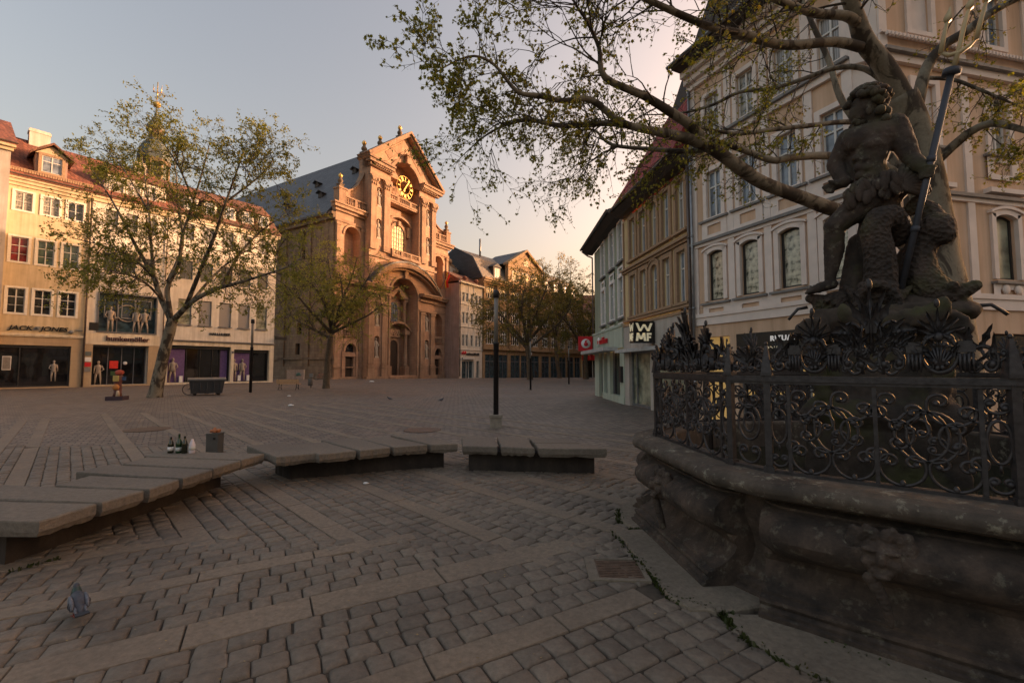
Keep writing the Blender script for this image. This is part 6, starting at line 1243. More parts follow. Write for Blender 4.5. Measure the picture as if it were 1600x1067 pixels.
far_tree(22, (2.5, 62.0), 62.0, [[(826, 560), (824, 540)], [(824, 545, 0), (800, 520, 1), (778, 498, 2), (762, 470, 2.5)], [(824, 545, 0), (850, 525, -1), (878, 500, -2), (898, 470, -2.5)], [(824, 540, 0), (818, 500, 1), (806, 462, 2), (796, 440, 3)], [(824, 540, 0), (836, 495, -1), (850, 460, -2), (858, 438, -3)], [(824, 535, 0), (828, 480, 3), (830, 440, 4), (826, 430, 5)], [(824, 540, 0), (790, 500, -3), (770, 480, -4)], [(824, 535, 0), (870, 480, 3), (885, 455, 4)], [(824, 538, 0), (815, 480, -3), (822, 445, -4)]], .42, .17, 20, 2.6, 8, 'broad spring tree in front of the ochre store beside a lamp post', 'leaf_far', 'street trees on the square', .15)
far_tree(23, (11.0, 65.8), 65.8, [[(915, 560), (916, 550)], [(915, 556, 0), (900, 525, 1), (886, 500, 2), (878, 475, 2.5)], [(915, 556, 0), (932, 530, -1), (948, 505, -2), (958, 480, -2.5)], [(915, 552, 0), (912, 510, 1), (908, 470, 2), (902, 455, 3)], [(915, 552, 0), (925, 500, -1), (932, 470, -2)], [(915, 550, 0), (890, 510, -3), (872, 490, -4)], [(915, 550, 0), (935, 510, 3), (940, 480, 4)]], .42, .17, 20, 2.5, 8, 'spring tree half hidden behind the green corner house', 'leaf_far', 'street trees on the square', .15)
far_tree(24, (9.0, 84.0), 84.0, [[(870, 560), (868, 530)], [(868, 530, 0), (858, 480, 1), (850, 440, 1), (848, 412, 1)], [(868, 520, 0), (872, 470, 0), (874, 430, 0), (872, 412, 0)], [(868, 525, 0), (882, 480, -1), (890, 445, -1), (892, 425, -1)], [(868, 525, 0), (856, 490, -3), (845, 460, -3)]], .42, .2, 12, 2.3, 3.6, 'tall pale budding tree rising behind the other street trees', 'leaf_pale', 'street trees on the square', .02, .5)
# ------------------------------------------------------------ paving near the camera: setts, slab strips
def m_sett(name, c1, c2, rough=.75):
    m, t, b = newmat(name); v = coords(t); g = t.nodes.new('ShaderNodeNewGeometry')
    n1 = nod(t, 'ShaderNodeTexNoise', Scale=24.0, Detail=6.0, Roughness=.7); t.links.new(v, n1.inputs['Vector']); n2 = nod(t, 'ShaderNodeTexNoise', Scale=.7, Detail=5.0); t.links.new(v, n2.inputs['Vector'])
    w = nod(t, 'ShaderNodeTexWhiteNoise', noise_dimensions='1D'); t.links.new(g.outputs['Random Per Island'], w.inputs['W'])
    c = mixc(t, w.outputs['Value'], c1, c2); c = mixc(t, .5, c, ramp(t, w.outputs['Value'], [(0, (.75, .74, .72)), (.8, (1.05, 1.04, 1.03)), (1, (1.3, 1.26, 1.2))]), 'MULTIPLY')
    c = mixc(t, .6, c, ramp(t, n1.outputs[0], [(.3, (.5, .5, .5)), (.7, (1.4, 1.4, 1.4))]), 'MULTIPLY'); c = mixc(t, .5, c, ramp(t, n2.outputs[0], [(.36, (.5, .48, .47)), (.56, (1.12, 1.1, 1.08))]), 'MULTIPLY')
    t.links.new(c, b.inputs['Base Color']); t.links.new(ramp(t, n2.outputs[0], [(.3, rough - .2), (.65, rough + .1)]), b.inputs['Roughness']); bump(t, b, n1.outputs[0], .9, .014); MATS[name] = m; return m
m_sett('sett_stone', (.225, .184, .143), (.13, .108, .086)); m_sett('strip_stone', (.235, .186, .138), (.195, .155, .116), .8); m_sett('kerb_stone', (.22, .185, .14), (.18, .15, .115), .9); m_sett('bench_stone', (.185, .158, .128), (.15, .127, .102), .85)
m_weathered('bench_base', (.05, .038, .03), (.02, .016, .014)); m_plain('joint_sand', (.065, .05, .036), 1.0, var=.4, scale=14.0, bmp=.3)
rg = random.Random(17)
def inpoly(x, y, P):
    r = False; j = len(P) - 1
    for i in range(len(P)):
        if (P[i][1] > y) != (P[j][1] > y) and x < (P[j][0] - P[i][0]) * (y - P[i][1]) / (P[j][1] - P[i][1]) + P[i][0]: r = not r
        j = i
    return r
def uneven(x, y): return .006 * noise.noise(Vector((x * .8, y * .8, 0))) + .003
def stone(mb, c, u, v, lu, lv, h=.026, inset=.011, jit=.007, tilt=.004):
    """one dressed stone: centre c, axes u v, size lu x lv, softly rounded top"""
    g = rg; zt = h + uneven(c[0], c[1]) + g.uniform(-tilt, tilt); ta, tb = g.uniform(-tilt, tilt), g.uniform(-tilt, tilt); V = []; k8 = []
    for a, b_ in ((-1, -1), (1, -1), (1, 1), (-1, 1)):                                   # eight corners: each real corner is worn off
        ja, jb = g.uniform(-jit, jit), g.uniform(-jit, jit); w1, w2 = g.uniform(.4, 1.6) * jit * 1.3, g.uniform(.4, 1.6) * jit * 1.3
        p, q = (a, b_, ja, jb + (-b_) * w1), (a, b_, ja + (-a) * w2, jb); k8 += [p, q] if a * b_ < 0 else [q, p]
        if a * b_ < 0: k8[-2:] = [q, p]
        else: k8[-2:] = [p, q]
    for k, z in ((0, 0.0), (.2, zt * .72), (1.0, zt)):
        for a, b_, ja, jb in k8:
            pa, pb_ = a * (lu / 2 - inset * k) + ja, b_ * (lv / 2 - inset * k) + jb; V.append((c[0] + u[0] * pa + v[0] * pb_, c[1] + u[1] * pa + v[1] * pb_, z + (ta * a + tb * b_ if k == 1 else 0)))
    V.append((c[0], c[1], zt + (.002 if inset > .01 else 0))); f = [(16 + i, 16 + (i + 1) % 8, 24) for i in range(8)]
    for r in (0, 8): f += [(r + i, r + (i + 1) % 8, r + 8 + (i + 1) % 8, r + 8 + i) for i in range(8)]
    mb.add(V, f, 0, inset > .01)
setts, strips, far_strips = MB(), MB(), MB()
ua, na = (math.cos(R(29.3)), math.sin(R(29.3))), (-math.sin(R(29.3)), math.cos(R(29.3))); ub, nb = (math.cos(R(-45)), math.sin(R(-45))), (math.sin(R(45)), math.cos(R(45)))
FPOLY = [(1.14, 4.5), (1.2, 3.4), (1.5, 3.0), (1.55, 2.7), (2.2, 2.1), (3.6, 1.7), (8, 1.7), (8, 7), (1.95, 6.2), (1.55, 5.55), (1.3, 5.0)]
def secA(x, y): return y < 4.2 - .05 * x
def fill(u, n, n0, n1, test, st):
    q = n0
    for s0, s1 in st + [(n1, n1)]:
        rows = max(1, round((s0 - q) / .152)) if s0 > q + .05 else 0
        for r in range(rows):
            rw = (s0 - q) / rows; cn = q + rw * (r + .5); a = -19.0 + rg.uniform(0, .2)
            while a < 10:
                L = rg.uniform(.12, .2); x, y = u[0] * (a + L / 2) + n[0] * cn, u[1] * (a + L / 2) + n[1] * cn; a += L + .007
                if test(x, y): stone(setts, (x, y), u, n, L, rw - .007)
        if s1 > s0:
            a = -22.0 + rg.uniform(0, .8); cn = (s0 + s1) / 2
            while a < 12:
                L = rg.uniform(.7, 1.1); x, y = u[0] * (a + L / 2) + n[0] * cn, u[1] * (a + L / 2) + n[1] * cn; a += L + .008
                if test(x, y): stone(strips, (x, y), u, n, L, s1 - s0 - .008, .026, .004, .0015, .0006)
                elif u is ub and 9.4 < y < 34 and -32 < x < 4.2 - .02 * y: stone(far_strips, (x, y), u, n, L, s1 - s0 - .008, .007, .003, .002, .0005)
        q = s1
def vis(x, y): return -3.2 - y * 1.22 < x < .2 + y * 1.22 and y > -.3
fill(ua, na, .2, 6.2, lambda x, y: secA(x, y - .13) and vis(x, y) and not inpoly(x, y, FPOLY) and x < 3.2, [(1.35, 1.55), (2.36, 2.57), (3.34, 3.64), (4.31, 4.50), (5.3, 5.5)])
fill(ub, nb, -9.0, 14.0, lambda x, y: not secA(x, y + .08) and y < 9.6 and vis(x, y) and -12.2 < x < 6.2 and not inpoly(x, y, FPOLY), [(k + .0 - .1, k + .12) for k in (-8, -7, -6, -5, -4, -3, -2, -1, -.5 + .0, .95, 2.0, 3.0, 4.05, 4.95, 6, 7, 8, 9, 10)])
tag(setts.build('pavement_setts', MATS['sett_stone'], fix=False), kind='structure'); tag(strips.build('pavement_strips', MATS['strip_stone'], fix=False), kind='structure'); tag(far_strips.build('path_strips', MATS['strip_stone'], fix=False), kind='structure')
m = MB(); m.add([(-12.2, -.4, .013), (3.5, -.4, .013), (6.2, 9.5, .013), (-12.2, 9.5, .013)], [(0, 1, 2, 3)]); tag(m.build('pavement_bed', MATS['joint_sand']), kind='structure')
# worn kerb slabs round the fountain
m = MB()
def slab(mb, P, z0, z1, wob=.012, seed=0, sub=7, mi=0, under=0.0):
    """flat stone with a hand-worked, uneven edge"""
    g = random.Random(seed); top = []
    for i in range(len(P)):
        a, c = Vector((*P[i], 0)), Vector((*P[(i + 1) % len(P)], 0)); e = (c - a); n = Vector((e.y, -e.x, 0)).normalized()
        for k in range(sub): t = k / sub; top.append(a + e * t + n * (g.uniform(-wob, wob) * (1 if k else .3)))
    cen = sum(top, Vector()) / len(top); n = len(top); V = []; ins = .012
    for z, s in ((z0, -under), (z0 + (z1 - z0) * .35, .0), (z1 - .012, 0), (z1, -ins)):
        for p in top:
            d = (cen - p).normalized(); q = p - d * s * 1.0 if s >= 0 else p + d * (-s); V.append((q.x, q.y, z + (g.uniform(-.011, .011) if z == z0 else 0) + (.002 * noise.noise(q * 6) if z >= z1 - .02 else 0)))
    f = [tuple(3 * n + i for i in range(n)), tuple(i for i in range(n - 1, -1, -1))]
    for r in range(3): f += [(r * n + i, r * n + (i + 1) % n, (r + 1) * n + (i + 1) % n, (r + 1) * n + i) for i in range(n)]
    mb.add(V, f, mi, False)
slab(m, [(1.27, 5.3), (1.17, 4.88), (1.26, 4.66), (1.8, 4.7), (2.0, 5.7), (1.49, 5.68)], 0, .052, .012, 1); slab(m, [(1.04, 4.58), (1.10, 3.9), (1.13, 3.33), (1.22, 3.13), (1.52, 3.1), (1.9, 3.2), (1.8, 4.6), (1.3, 4.62)], 0, .055, .012, 2); slab(m, [(1.44, 3.08), (1.44, 2.78), (1.62, 2.5), (2.05, 2.2), (2.6, 2.3), (2.3, 3.0)], 0, .05, .012, 3); slab(m, [(2.08, 2.17), (2.3, 1.75), (3.4, 1.5), (3.8, 2.0), (2.65, 2.27)], 0, .05, .012, 4)
tag(m.build('pavement_kerb', MATS['kerb_stone']), kind='structure')
# moss and small weeds in the joints round the fountain
T = MB(); g = random.Random(6); m_leaf('moss_green', (.022, .033, .008), (.035, .045, .012), (.055, .055, .02), 5.0, .1)
for A, B_, n in (((1.16, 4.87), (1.27, 5.3), 120), ((1.2, 4.66), (1.62, 4.62), 160), ((1.02, 4.58), (1.10, 3.9), 40), ((1.09, 4.0), (1.15, 3.3), 260), ((1.15, 3.3), (1.5, 3.08), 170), ((1.42, 3.08), (1.42, 2.78), 70), ((1.42, 2.8), (1.62, 2.5), 60), ((1.62, 2.5), (2.05, 2.2), 40), ((1.48, 4.8), (1.5, 4.2), 150), ((1.9, 2.75), (2.4, 2.25), 60), ((-4.1, 3.75), (-3.95, 3.95), 40)):
    for k in range(n):
        t = g.random(); x, y = A[0] + (B_[0] - A[0]) * t + g.gauss(0, .018), A[1] + (B_[1] - A[1]) * t + g.gauss(0, .018); h = g.uniform(.008, .034); w = g.uniform(.008, .017); a = g.uniform(0, PI); dx, dy = math.cos(a) * w, math.sin(a) * w; lx, ly = g.gauss(0, .012), g.gauss(0, .012)
        T.add([(x - dx, y - dy, .02), (x + dx, y + dy, .02), (x + lx + dx * .5, y + ly + dy * .5, .03 + h), (x + lx - dx * .5, y + ly - dy * .5, .028 + h)], [(0, 1, 2, 3)])
tag(T.build('moss', MATS['moss_green'], fix=False), 'tufts of green moss in the joints around the fountain kerb', 'moss', kind='stuff')
T = MB(); m_plain('debris_tan', (.30, .21, .10), .9, var=.4, scale=3)
for k in range(420):
    x, y = g.uniform(-5, 1.5), 1.8 + 5 * g.random() ** 1.4
    if inpoly(x, y, FPOLY): continue
    s = g.uniform(.004, .011); a = g.uniform(0, PI); T.add([(x + s * math.cos(a + q), y + s * math.sin(a + q) * .6, .036 + g.uniform(0, .004)) for q in (0, 1.9, 3.3, 4.9)], [(0, 1, 2, 3)])
tag(T.build('fallen_debris', MATS['debris_tan'], fix=False), 'tiny tan bud scales and crumbs scattered over the paving', 'debris', kind='stuff')
# drain grate, covers
gr = thing('drain_grate', 'rusty slotted drain grate in the paving beside the fountain kerb', 'drain', (.86, 3.76, .02), R(-3))
m_plain('rusty_iron', (.13, .085, .06), .6, .5, .3, 20.0, .3)
m = MB(); m.box(-.24, .24, -.21, -.17, 0, .022); m.box(-.24, .24, .17, .21, 0, .022); m.box(-.24, -.16, -.17, .17, 0, .022); m.box(.2, .24, -.17, .17, 0, .022); m.build('frame', MATS['kerb_stone'], gr)
m = MB(); [m.box(-.16, .2, -.165 + k * .03, -.149 + k * .03, .002, .019) for k in range(11)]; m.box(-.16, -.145, -.17, .17, 0, .017); m.box(.185, .2, -.17, .17, 0, .017); m.build('grate_bars', MATS['rusty_iron'], gr)
m = MB(); m.box(-.16, .2, -.17, .17, -.012, -.008); m.build('pit', MATS['shop_dark'], gr)
for x, y, r, lb in ((-2.8, 4.53, .13, 'small round metal cover in the setts near the bench'), (-9.97, 12.2, .52, 'large round manhole cover on the square left of the lamp post'), (-2.43, 12.1, .5, 'large round manhole cover just left of the lamp base')):
    m = MB(); m.lathe([(r, 0), (r, .012 if y > 9 else .034), (r * .9, .014 if y > 9 else .036)], (0, 0, 0), 24); tag(m.build('manhole_cover', MATS['strip_stone' if r < .2 else 'rusty_iron'], None, True, (x, y, .003)), lb, 'manhole cover')

# ------------------------------------------------------------ stone slab benches
def bench(label, slabs, base, seed, z=.45, th=.135):
    c = base[0]; b = thing('stone_bench', label, 'bench', (0, 0, 0), 0, 'stone benches around the fountain')
    cx = sum(p[0] for p in base) / len(base); cy = sum(p[1] for p in base) / len(base); b.location = (cx, cy, 0)
    m = MB(); slab(m, [(x - cx, y - cy) for x, y in base], -.02, z - th + .02, .01, seed, 10); m.build('base', MATS['bench_base'], b)
    for k, P in enumerate(slabs):
        m = MB(); slab(m, [(x - cx, y - cy) for x, y in P], z - th, z, .007, seed * 31 + k, 9, 0, .03); m.build('slab', MATS['bench_stone'], b)
bench('long stone slab bench on the left carrying the empty bottles', [[(-3.84, 3.67), (-3.82, 4.14), (-5.4, 4.28), (-5.4, 3.75)], [(-3.80, 4.18), (-3.75, 4.58), (-5.45, 4.80), (-5.45, 4.35)], [(-3.73, 4.63), (-3.73, 5.03), (-4.9, 5.2), (-4.85, 4.77)], [(-3.72, 5.08), (-3.68, 5.51), (-5.2, 5.77), (-5.23, 5.38)], [(-3.71, 5.57), (-3.65, 6.02), (-5.11, 6.26), (-5.06, 5.82)], [(-3.67, 6.08), (-3.6, 6.5), (-5.3, 6.72), (-5.2, 6.33)]],
      [(-4.3, 3.85), (-4.12, 6.35), (-4.75, 6.5), (-4.95, 3.9)], 1)
bench('middle stone slab bench with five staggered slabs', [[(-3.3, 6.27), (-2.86, 6.54), (-3.81, 7.5), (-4.24, 7.15)], [(-2.78, 6.46), (-2.35, 6.73), (-3.16, 7.52), (-3.62, 7.26)], [(-2.29, 6.75), (-1.91, 7.02), (-2.8, 8.0), (-3.29, 7.7)], [(-1.85, 7.04), (-1.37, 7.24), (-2.31, 8.16), (-2.69, 7.88)], [(-1.31, 7.26), (-.89, 7.33), (-1.7, 8.42), (-2.25, 8.27)]],
      [(-3.35, 6.75), (-1.15, 7.55), (-1.6, 8.1), (-3.75, 7.1)], 2)
bench('right hand stone slab bench nearest the fountain railing', [[(-.79, 7.13), (-.23, 7.06), (-.33, 8.03), (-.91, 8.05)], [(-.17, 7.05), (.35, 6.95), (.24, 8.08), (-.27, 8.1)], [(.41, 6.93), (1.46, 6.87), (1.24, 7.33), (.37, 7.42)], [(.36, 7.47), (1.12, 7.38), (.96, 7.84), (.31, 7.95)]],
      [(-.7, 7.3), (1.3, 7.08), (1.05, 7.65), (-.75, 7.85)], 3)
# bottles
def bottle(x, y, label, mat, prof, lab=None, labmat='plastic_white'):
    b = thing('bottle', label, 'bottle', (x, y, .452), 0, 'empty bottles on the stone bench'); m = MB(); m.lathe(prof, (0, 0, 0), 14); m.build('glass', MATS[mat], b)
    if lab: m = MB(); r = prof[1][0] + .001; m.lathe([(r, lab[0]), (r, lab[1])], (0, 0, 0), 14); m.build('label', MATS[labmat], b)
m_glass('glass_olive', (.014, .016, .006), .08); m_glass('glass_emerald', (.006, .04, .014), .08); m_glass('glass_amber', (.16, .09, .04), .1); m_plain('paper_label', (.5, .52, .5), .7, bmp=0); m_plain('foil', (.35, .25, .08), .35, .8, bmp=0); m_plain('milk_bottle', (.62, .57, .62), .3, bmp=0)
wine = [(.034, 0), (.038, .008), (.038, .12), (.03, .155), (.014, .19), (.013, .225), (.015, .23)]; tall = [(.036, 0), (.04, .008), (.04, .13), (.03, .17), (.014, .21), (.013, .27), (.016, .275)]
bottle(-5.0, 6.55, 'dark olive bottle with white label, leftmost on the bench', 'glass_olive', wine, (.035, .09)); bottle(-4.935, 6.62, 'small amber glass bottle between the two green bottles', 'glass_amber', [(.028, 0), (.03, .006), (.03, .11), (.014, .15), (.012, .2), (.015, .205)], (.11, .13), 'foil')
bottle(-4.88, 6.55, 'tallest emerald green bottle with pale label', 'glass_emerald', tall, (.03, .085), 'paper_label'); bottle(-4.79, 6.54, 'dark olive bottle without a label', 'glass_olive', [(a, z * 1.06) for a, z in wine]); bottle(-4.68, 6.54, 'white milk coloured bottle at the right end of the row', 'milk_bottle', [(.036, 0), (.04, .008), (.04, .12), (.026, .16), (.016, .185), (.015, .2)], (.045, .1), 'paper_label')
# square grey bin with rubbish
b = thing('litter_bin', 'square grey metal bin overflowing with brown rubbish behind the bench', 'bin', (-5.42, 8.15, 0), R(6)); m_plain('bin_metal', (.10, .095, .09), .5, .5, .15)
m = MB(); m.box(-.1, .1, -.1, .1, 0, .49); m.box(-.107, .107, -.107, .107, .49, .51); m.build('body', MATS['bin_metal'], b); m = MB(); m.box(.02, .06, -.108, -.099, .4, .44); m.build('lock', MATS['black_sign'], b)
m = MB(); g = random.Random(2); [m.ell((g.uniform(-.05, .05), g.uniform(-.05, .05), .52 + g.uniform(0, .06)), (g.uniform(.02, .04), .03, g.uniform(.02, .04)), 6, 4) for _ in range(9)]; m.build('rubbish', m_plain('brown_paper', (.32, .13, .06), .8, var=.3), b)
# ------------------------------------------------------------ lamp posts
m_plain('lamp_black', (.016, .014, .015), .5); m_plain('lamp_glass', (.20, .18, .155), .25, var=.06, bmp=0); m_plain('concrete', (.24, .21, .17), .9, var=.2, scale=9, bmp=.3)
def lamp(x, y, label, block=False, k=1.0):
    b = thing('street_lamp', label, 'lamp', (x, y, gz(x, y)), 0, 'slim lamp posts on the square'); z0 = 0.0
    if block: m = MB(); m.box(-.16, .16, -.16, .16, -.02, .3); m.box(-.19, .19, -.19, .19, .3, .37); o = m.build('foot_block', MATS['concrete'], b); z0 = .37
    m = MB(); m.lathe([(.074 * k, z0), (.074 * k, 2.36 * k), (.086 * k, 2.365 * k), (.086 * k, 2.42 * k)], (0, 0, 0), 16); m.build('pole', MATS['lamp_black'], b)
    m = MB(); m.lathe([(.06 * k, 2.42 * k), (.06 * k, 3.82 * k)], (0, 0, 0), 16); m.build('lamp_tube', MATS['lamp_glass'], b); m = MB(); m.lathe([(.09 * k, 3.7 * k), (.09 * k, 3.88 * k), (.06 * k, 3.92 * k)], (0, 0, 0), 16); m.build('lamp_cap', MATS['lamp_black'], b)
lamp(-.455, 12.62, 'black lamp post on a square concrete block, nearest of the lamps', True); lamp(1.41, 33.73, 'slim lamp post right of centre before the ochre store tree'); lamp(5.83, 45.4, 'slim lamp post farthest off beside the green house'); lamp(-17.86, 30.3, 'taller lamp post in front of the purple shop window', False, 1.28)
# ------------------------------------------------------------ things along the left
b = thing('waste_container', 'dark grey wheeled waste container with flat lid before the white shop', 'container', (-18.9, 27.45, 0), R(38)); m_plain('dark_plastic', (.035, .037, .042), .5, var=.12)
m = MB(); m.frus(-.78, .78, -.48, .48, .12, -.9, .9, -.56, .56, .92); m.build('body', MATS['dark_plastic'], b); m = MB(); [m.box(x - .03, x + .03, -.60, -.5, .3, .86) for x in (-.7, -.35, 0, .35, .7)]; m.box(-.95, .95, -.62, .62, .86, .93); m.build('rib', MATS['dark_plastic'], b)
m = MB(); m.prism([(-.64, .935), (-.58, .99), (0, 1.08), (.58, .99), (.64, .935)], -.97, .97, axis='x'); m.build('lid', m_plain('lid_plastic', (.10, .098, .09), .45, var=.15), b)
for x in (-.6, .6):
    for y in (-.38, .38): m = MB(); m.lathe([(.09, -.03), (.09, .03)], (0, 0, 0), 12, M=Matrix.Translation((x, y, .09)) @ Matrix.Rotation(R(90), 4, 'X')); m.build('wheel', MATS['lamp_black'], b)
def bicycle(loc, rz, label, col):
    b = thing('bicycle', label, 'bicycle', loc, rz, 'parked bicycles'); fm = m_plain('bike_' + col[0], col[1], .35, .2, bmp=0)
    for x in (-.52, .52):
        m = MB(); m.tube([(x + .33 * math.cos(2 * PI * k / 24), 0, .35 + .33 * math.sin(2 * PI * k / 24)) for k in range(25)], .02, 6, cap=False); w = m.build('wheel', MATS['lamp_black'], b); m = MB(); [m.tube([(x, 0, .35), (x + .32 * math.cos(PI * k / 6), 0, .35 + .32 * math.sin(PI * k / 6))], .004, 3) for k in range(12)]; m.lathe([(.03, -.04), (.03, .04)], (0, 0, 0), 8, M=Matrix.Translation((x, 0, .35)) @ Matrix.Rotation(R(90), 4, 'X')); m.build('spokes', MATS['zinc'], w)
    m = MB(); [m.tube([a, c], .017, 6) for a, c in (((-.52, 0, .35), (-.08, 0, .33)), ((-.08, 0, .33), (.33, 0, .72)), ((-.2, 0, .82), (.31, 0, .8)), ((-.08, 0, .33), (-.22, 0, .9)), ((-.52, 0, .35), (-.19, 0, .78)), ((.52, 0, .35), (.3, 0, .95)))]; m.build('frame', fm, b)
    m = MB(); m.ell((-.23, 0, .93), (.13, .06, .035), 10, 6); m.build('saddle', MATS['lamp_black'], b); m = MB(); m.tube([(.22, -.26, 1.0), (.3, -.1, 1.0), (.3, .1, 1.0), (.22, .26, 1.0)], .014, 6); m.build('handlebar', MATS['zinc'], b)
bicycle((-19.75, 27.9, 0), R(60), 'dark bicycle leaning behind the waste container', ('dark', (.03, .03, .035))); bicycle((-25.9, 60.0, 0), R(25), 'red bicycle at the church wall behind the rounded tree', ('red', (.35, .03, .03)))
b = thing('park_bench', 'park bench with pale wooden slats and black iron legs on the square', 'bench', (-16.95, 33.6, 0), R(8)); m_plain('pale_wood', (.50, .30, .15), .6, var=.15, scale=8)
m = MB(); m.box(-.8, .8, -.16, -.13, .5, .63); m.box(-.8, .8, -.2, -.17, .66, .8); m.build('backrest', MATS['pale_wood'], b)
m = MB(); [m.box(-.8, .8, y, y + .1, .42, .45) for y in (-.1, .02, .14, .26)]; m.build('seat', MATS['pale_wood'], b)
for x in (-.62, .62): m = MB(); m.tube([(x, -.3, .02), (x, -.12, .22), (x, -.08, .4), (x, -.2, .82)], .025, 6); m.tube([(x, .42, .02), (x, .3, .2), (x, .38, .42), (x, -.08, .41)], .025, 6); m.tube([(x, -.1, .22), (x, .1, .14), (x, .3, .2)], .02, 6); m.build('leg', MATS['lamp_black'], b)
b = thing('litter_bin', 'grey cylindrical litter bin on a short post beside the park bench', 'bin', (-16.7, 36.7, 0), 0); m = MB(); m.lathe([(.17, .2), (.19, .25), (.19, .72), (.16, .76)], (0, 0, 0), 14); m.build('body', MATS['bin_metal'], b); m = MB(); m.tube([(0, .14, 0), (0, .14, .9)], .04, 8); m.build('post', MATS['lamp_black'], b); m = MB(); m.box(-.15, .15, .1, .18, .9, 1.2); m.build('sign_plate', MATS['sill_grey'], b)
b = thing('utility_cabinet', 'pale grey utility cabinet with teal graffiti beside the church wall', 'cabinet', (-29.3, 60.0, 0), R(12)); m_plain('cabinet_grey', (.30, .28, .27), .6, var=.15); m_plain('graffiti_teal', (.05, .25, .24), .6, var=.4, scale=2.5, bmp=0)
m = MB(); m.box(-1.05, 1.05, -.3, .3, .1, 1.35); m.box(-1.1, 1.1, -.35, .35, 1.35, 1.42); m.box(-1.0, 1.0, -.26, .26, 0, .1); m.build('body', MATS['cabinet_grey'], b); m = MB(); m.box(-.012, .012, -.306, -.3, .15, 1.3); m.build('door_gap', MATS['lamp_black'], b); m = MB(); g = random.Random(5); [m.tube([(.25 + .12 * k + .1 * math.cos(j), -.31, .75 + .25 * math.sin(j * 1.3 + k)) for j in range(6)], .03, 4) for k in range(4)]; m.build('graffiti', MATS['graffiti_teal'], b)
b = thing('carved_post', 'brightly painted carved wooden figure post on a dark plinth', 'sculpture', (-20.62, 23.2, 0), R(20))
for nm, c in (('paint_red', (.42, .06, .025)), ('paint_green', (.07, .10, .02)), ('paint_yellow', (.5, .36, .10)), ('paint_blue', (.03, .07, .16)), ('paint_orange', (.5, .2, .05)), ('paint_cream', (.55, .42, .28)), ('paint_brown', (.12, .04, .03))): m_plain(nm, c, .6, var=.2)
m = MB(); m.box(-.36, .36, -.36, .36, 0, .2); m.build('plinth', m_plain('plinth_dark', (.05, .03, .04), .8), b)
m = MB(); m.lathe([(.2, .2), (.16, .4), (.17, .6), (.15, .85), (.19, .95), (.19, 1.28), (.12, 1.34)], (0, 0, 0), 12); m.build('trunk', MATS['paint_brown'], b)
m = MB(); m.ell((.06, -.04, 1.44), (.2, .17, .14), 12, 8); m.box(-.02, .24, -.2, -.1, 1.36, 1.42); m.build('head', MATS['paint_red'], b); m = MB(); m.box(-.3, -.08, -.1, .1, 1.28, 1.5); m.build('block', MATS['paint_green'], b); m = MB(); m.box(-.14, .1, -.22, -.12, .98, 1.28); m.build('block', MATS['paint_yellow'], b); m = MB(); m.box(.16, .3, -.06, .1, 1.02, 1.22); m.build('block', MATS['paint_blue'], b); m = MB(); m.ell((-.03, -.14, .68), (.16, .1, .16), 10, 8); m.build('torso', MATS['paint_orange'], b); m = MB(); m.lathe([(.1, .2), (.07, .4), (.05, .5)], (.08, -.17, 0), 8); m.build('leg', MATS['paint_cream'], b)
# ------------------------------------------------------------ pigeons and scraps
m_plain('feather_grey', (.05, .054, .07), .6, var=.25, scale=40); m_plain('feather_dark', (.025, .026, .034), .5, var=.2); m_plain('feather_pale', (.24, .24, .26), .6); m_plain('bird_leg', (.28, .07, .05), .6, bmp=0); m_plain('bird_green', (.03, .055, .05), .35, .3, bmp=0)
def pigeon(loc, rz, label):
    b = thing('pigeon', label, 'pigeon', loc, rz, 'pigeons on the paving'); b.scale = (.82, .82, .82); m = MB()     # looks along +x
    m.ell((0, 0, .11), (.1, .058, .058), 14, 10, rot=Matrix.Rotation(R(-22), 3, 'Y').to_quaternion()); m.ell((.055, 0, .125), (.055, .05, .055)); cap(m, (.085, 0, .145), (.105, 0, .195), .034, .022, 4); m.ell((.112, 0, .208), (.027, .022, .023)); cap(m, (-.08, 0, .085), (-.15, 0, .06), .035, .012, 4); cap(m, (.13, 0, .207), (.15, 0, .2), .008, .003, 2)
    o = m.build('body', MATS['feather_grey'], b); remesh(o, .007, 3)
    m = MB(); cap(m, (.092, 0, .155), (.103, 0, .185), .036, .028, 3); m.build('neck_sheen', MATS['bird_green'], b)
    for s in (-1, 1):
        m = MB(); m.ell((-.02, s * .047, .118), (.088, .018, .044), 12, 8, rot=Matrix.Rotation(R(-18), 3, 'Y').to_quaternion()); m.ell((-.1, s * .03, .085), (.05, .012, .018), 10, 6, rot=Matrix.Rotation(R(-15), 3, 'Y').to_quaternion()); w = m.build('wing', m_plain('feather_mid', (.12, .125, .15), .6, var=.3, scale=50), b)
        m = MB(); [m.ell((-.045 - .03 * k, s * .058 - s * .006 * k, .112 - .008 * k), (.007, .012, .03), 8, 6) for k in range(2)]; m.build('wing_bar', MATS['feather_dark'], w)
        m = MB(); m.tube([(.01, s * .02, .06), (.015, s * .022, .03), (.008, s * .022, .006)], .005, 5); [m.tube([(.008, s * .022, .006), (.008 + .03 * math.cos(a), s * .022 + .03 * math.sin(a), .004)], .004, 4) for a in (-.5, 0, .5, PI)]; m.build('leg', MATS['bird_leg'], b)
    m = MB(); m.prism([(-.1, -.03), (-.2, -.045), (-.21, 0), (-.2, .045), (-.1, .03)], .068, .078, axis='z'); m.build('tail', MATS['feather_dark'], b)
pigeon((-2.93, 3.08, .03), R(142), 'grey pigeon walking away on the near setts, largest in view'); pigeon((-3.55, 22.3, 0), R(15), 'pigeon standing on the square left of the lamp post'); pigeon((-6.4, 23.2, 0), R(200), 'pigeon far out on the square, the left of the two distant ones')
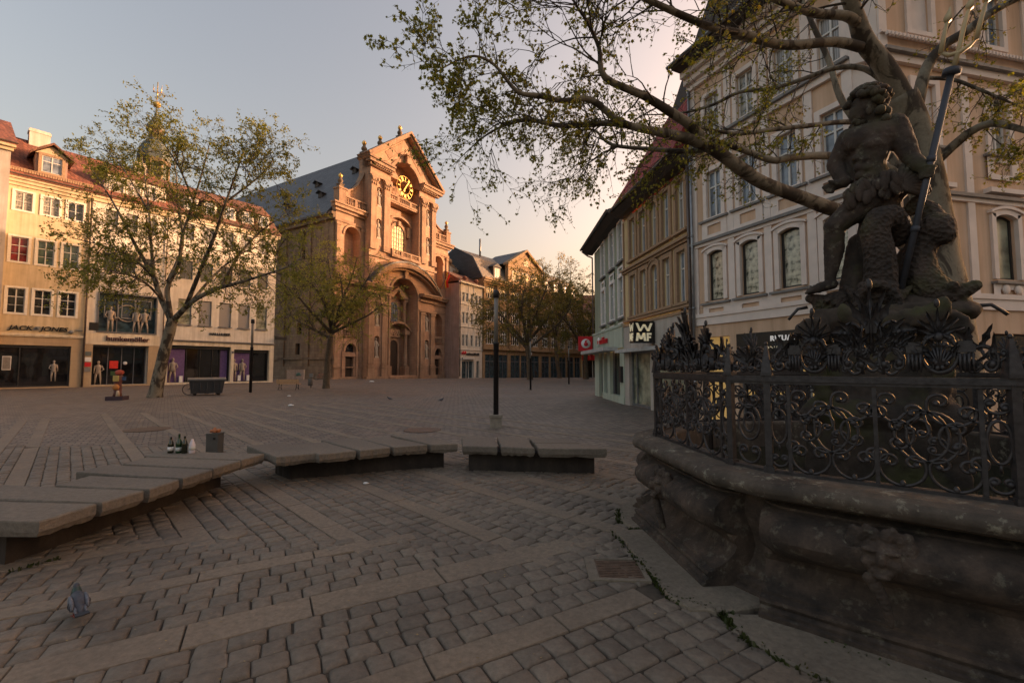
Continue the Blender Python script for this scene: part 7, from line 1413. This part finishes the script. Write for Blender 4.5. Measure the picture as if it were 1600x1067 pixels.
for x, y, s, lb in ((-2.1, 6.45, .045, 'crumpled white scrap of paper at the foot of the middle bench'), (-9.7, 19.5, .14, 'white scrap of paper on the square left of the pigeons'), (-13.0, 25.9, .12, 'white paper scrap on the square near the waste container'), (-16.0, 50.5, .3, 'pale scrap of litter by the church steps')):
    m = MB(); m.ell((0, 0, s * .3), (s, s * .6, s * .35), 7, 5); m.v = [(a + .3 * s * noise.noise(Vector((a, b_, c)) * 9 / s), b_, max(0, c)) for a, b_, c in m.v]; tag(m.build('paper_scrap', MATS['plastic_white'], None, True, (x, y, .03 if y < 9 else .004)), lb, 'litter')
# ------------------------------------------------------------ far-apart pieces of one part become parts of their own
def split_pieces(o):
    me = o.data; nv = len(me.vertices)
    if me.users > 1 or nv > 30000 or o.name.split('.')[0] in ('leaves', 'twigs', 'trunk') or o.get('kind'): return
    par = list(range(nv))
    def find(p, i):
        while p[i] != i: p[i] = p[p[i]]; i = p[i]
        return i
    for e in me.edges: a, b_ = find(par, e.vertices[0]), find(par, e.vertices[1]); par[a] = b_
    isl = [find(par, i) for i in range(nv)]; box = {}
    for v, r in zip(me.vertices, isl):
        c = v.co; bx = box.get(r)
        if bx is None: box[r] = [c.x, c.y, c.z, c.x, c.y, c.z]
        else:
            for k in range(3): bx[k] = min(bx[k], c[k]); bx[k + 3] = max(bx[k + 3], c[k])
    ks = list(box)
    if len(ks) < 2 or len(ks) > 900: return
    P = list(range(len(ks))); B = [box[k] for k in ks]; S = [max(b_[3] - b_[0], b_[4] - b_[1], b_[5] - b_[2]) for b_ in B]
    for i in range(len(ks)):
        bi = B[i]
        for j in range(i):
            bj = B[j]; g = math.sqrt(sum(max(0, bi[k] - bj[k + 3], bj[k] - bi[k + 3]) ** 2 for k in range(3)))
            if g <= max(.02, .5 * max(S[i], S[j])): P[find(P, i)] = find(P, j)
    piece = {k: find(P, i) for i, k in enumerate(ks)}; roots = sorted(set(piece.values()))
    if len(roots) < 2: return
    for n, r in enumerate(roots):
        m = MB(); mp = {}
        for p in me.polygons:
            if piece[isl[p.vertices[0]]] != r: continue
            f = []
            for i in p.vertices:
                if i not in mp: mp[i] = len(m.v); m.v.append(tuple(me.vertices[i].co))
                f.append(mp[i])
            m.f.append(tuple(f)); m.mi.append(p.material_index); m.sm.append(p.use_smooth)
        nm = m.mesh(me.name.split('.')[0], list(me.materials))
        if n == 0: first = nm; continue
        c = o.copy(); COL.objects.link(c); c.data = nm
        for ch in (list(o.children) if False else []): pass
    o.data = first
for o in list(COL.objects):
    if o.type == 'MESH' and o.parent is not None: split_pieces(o)
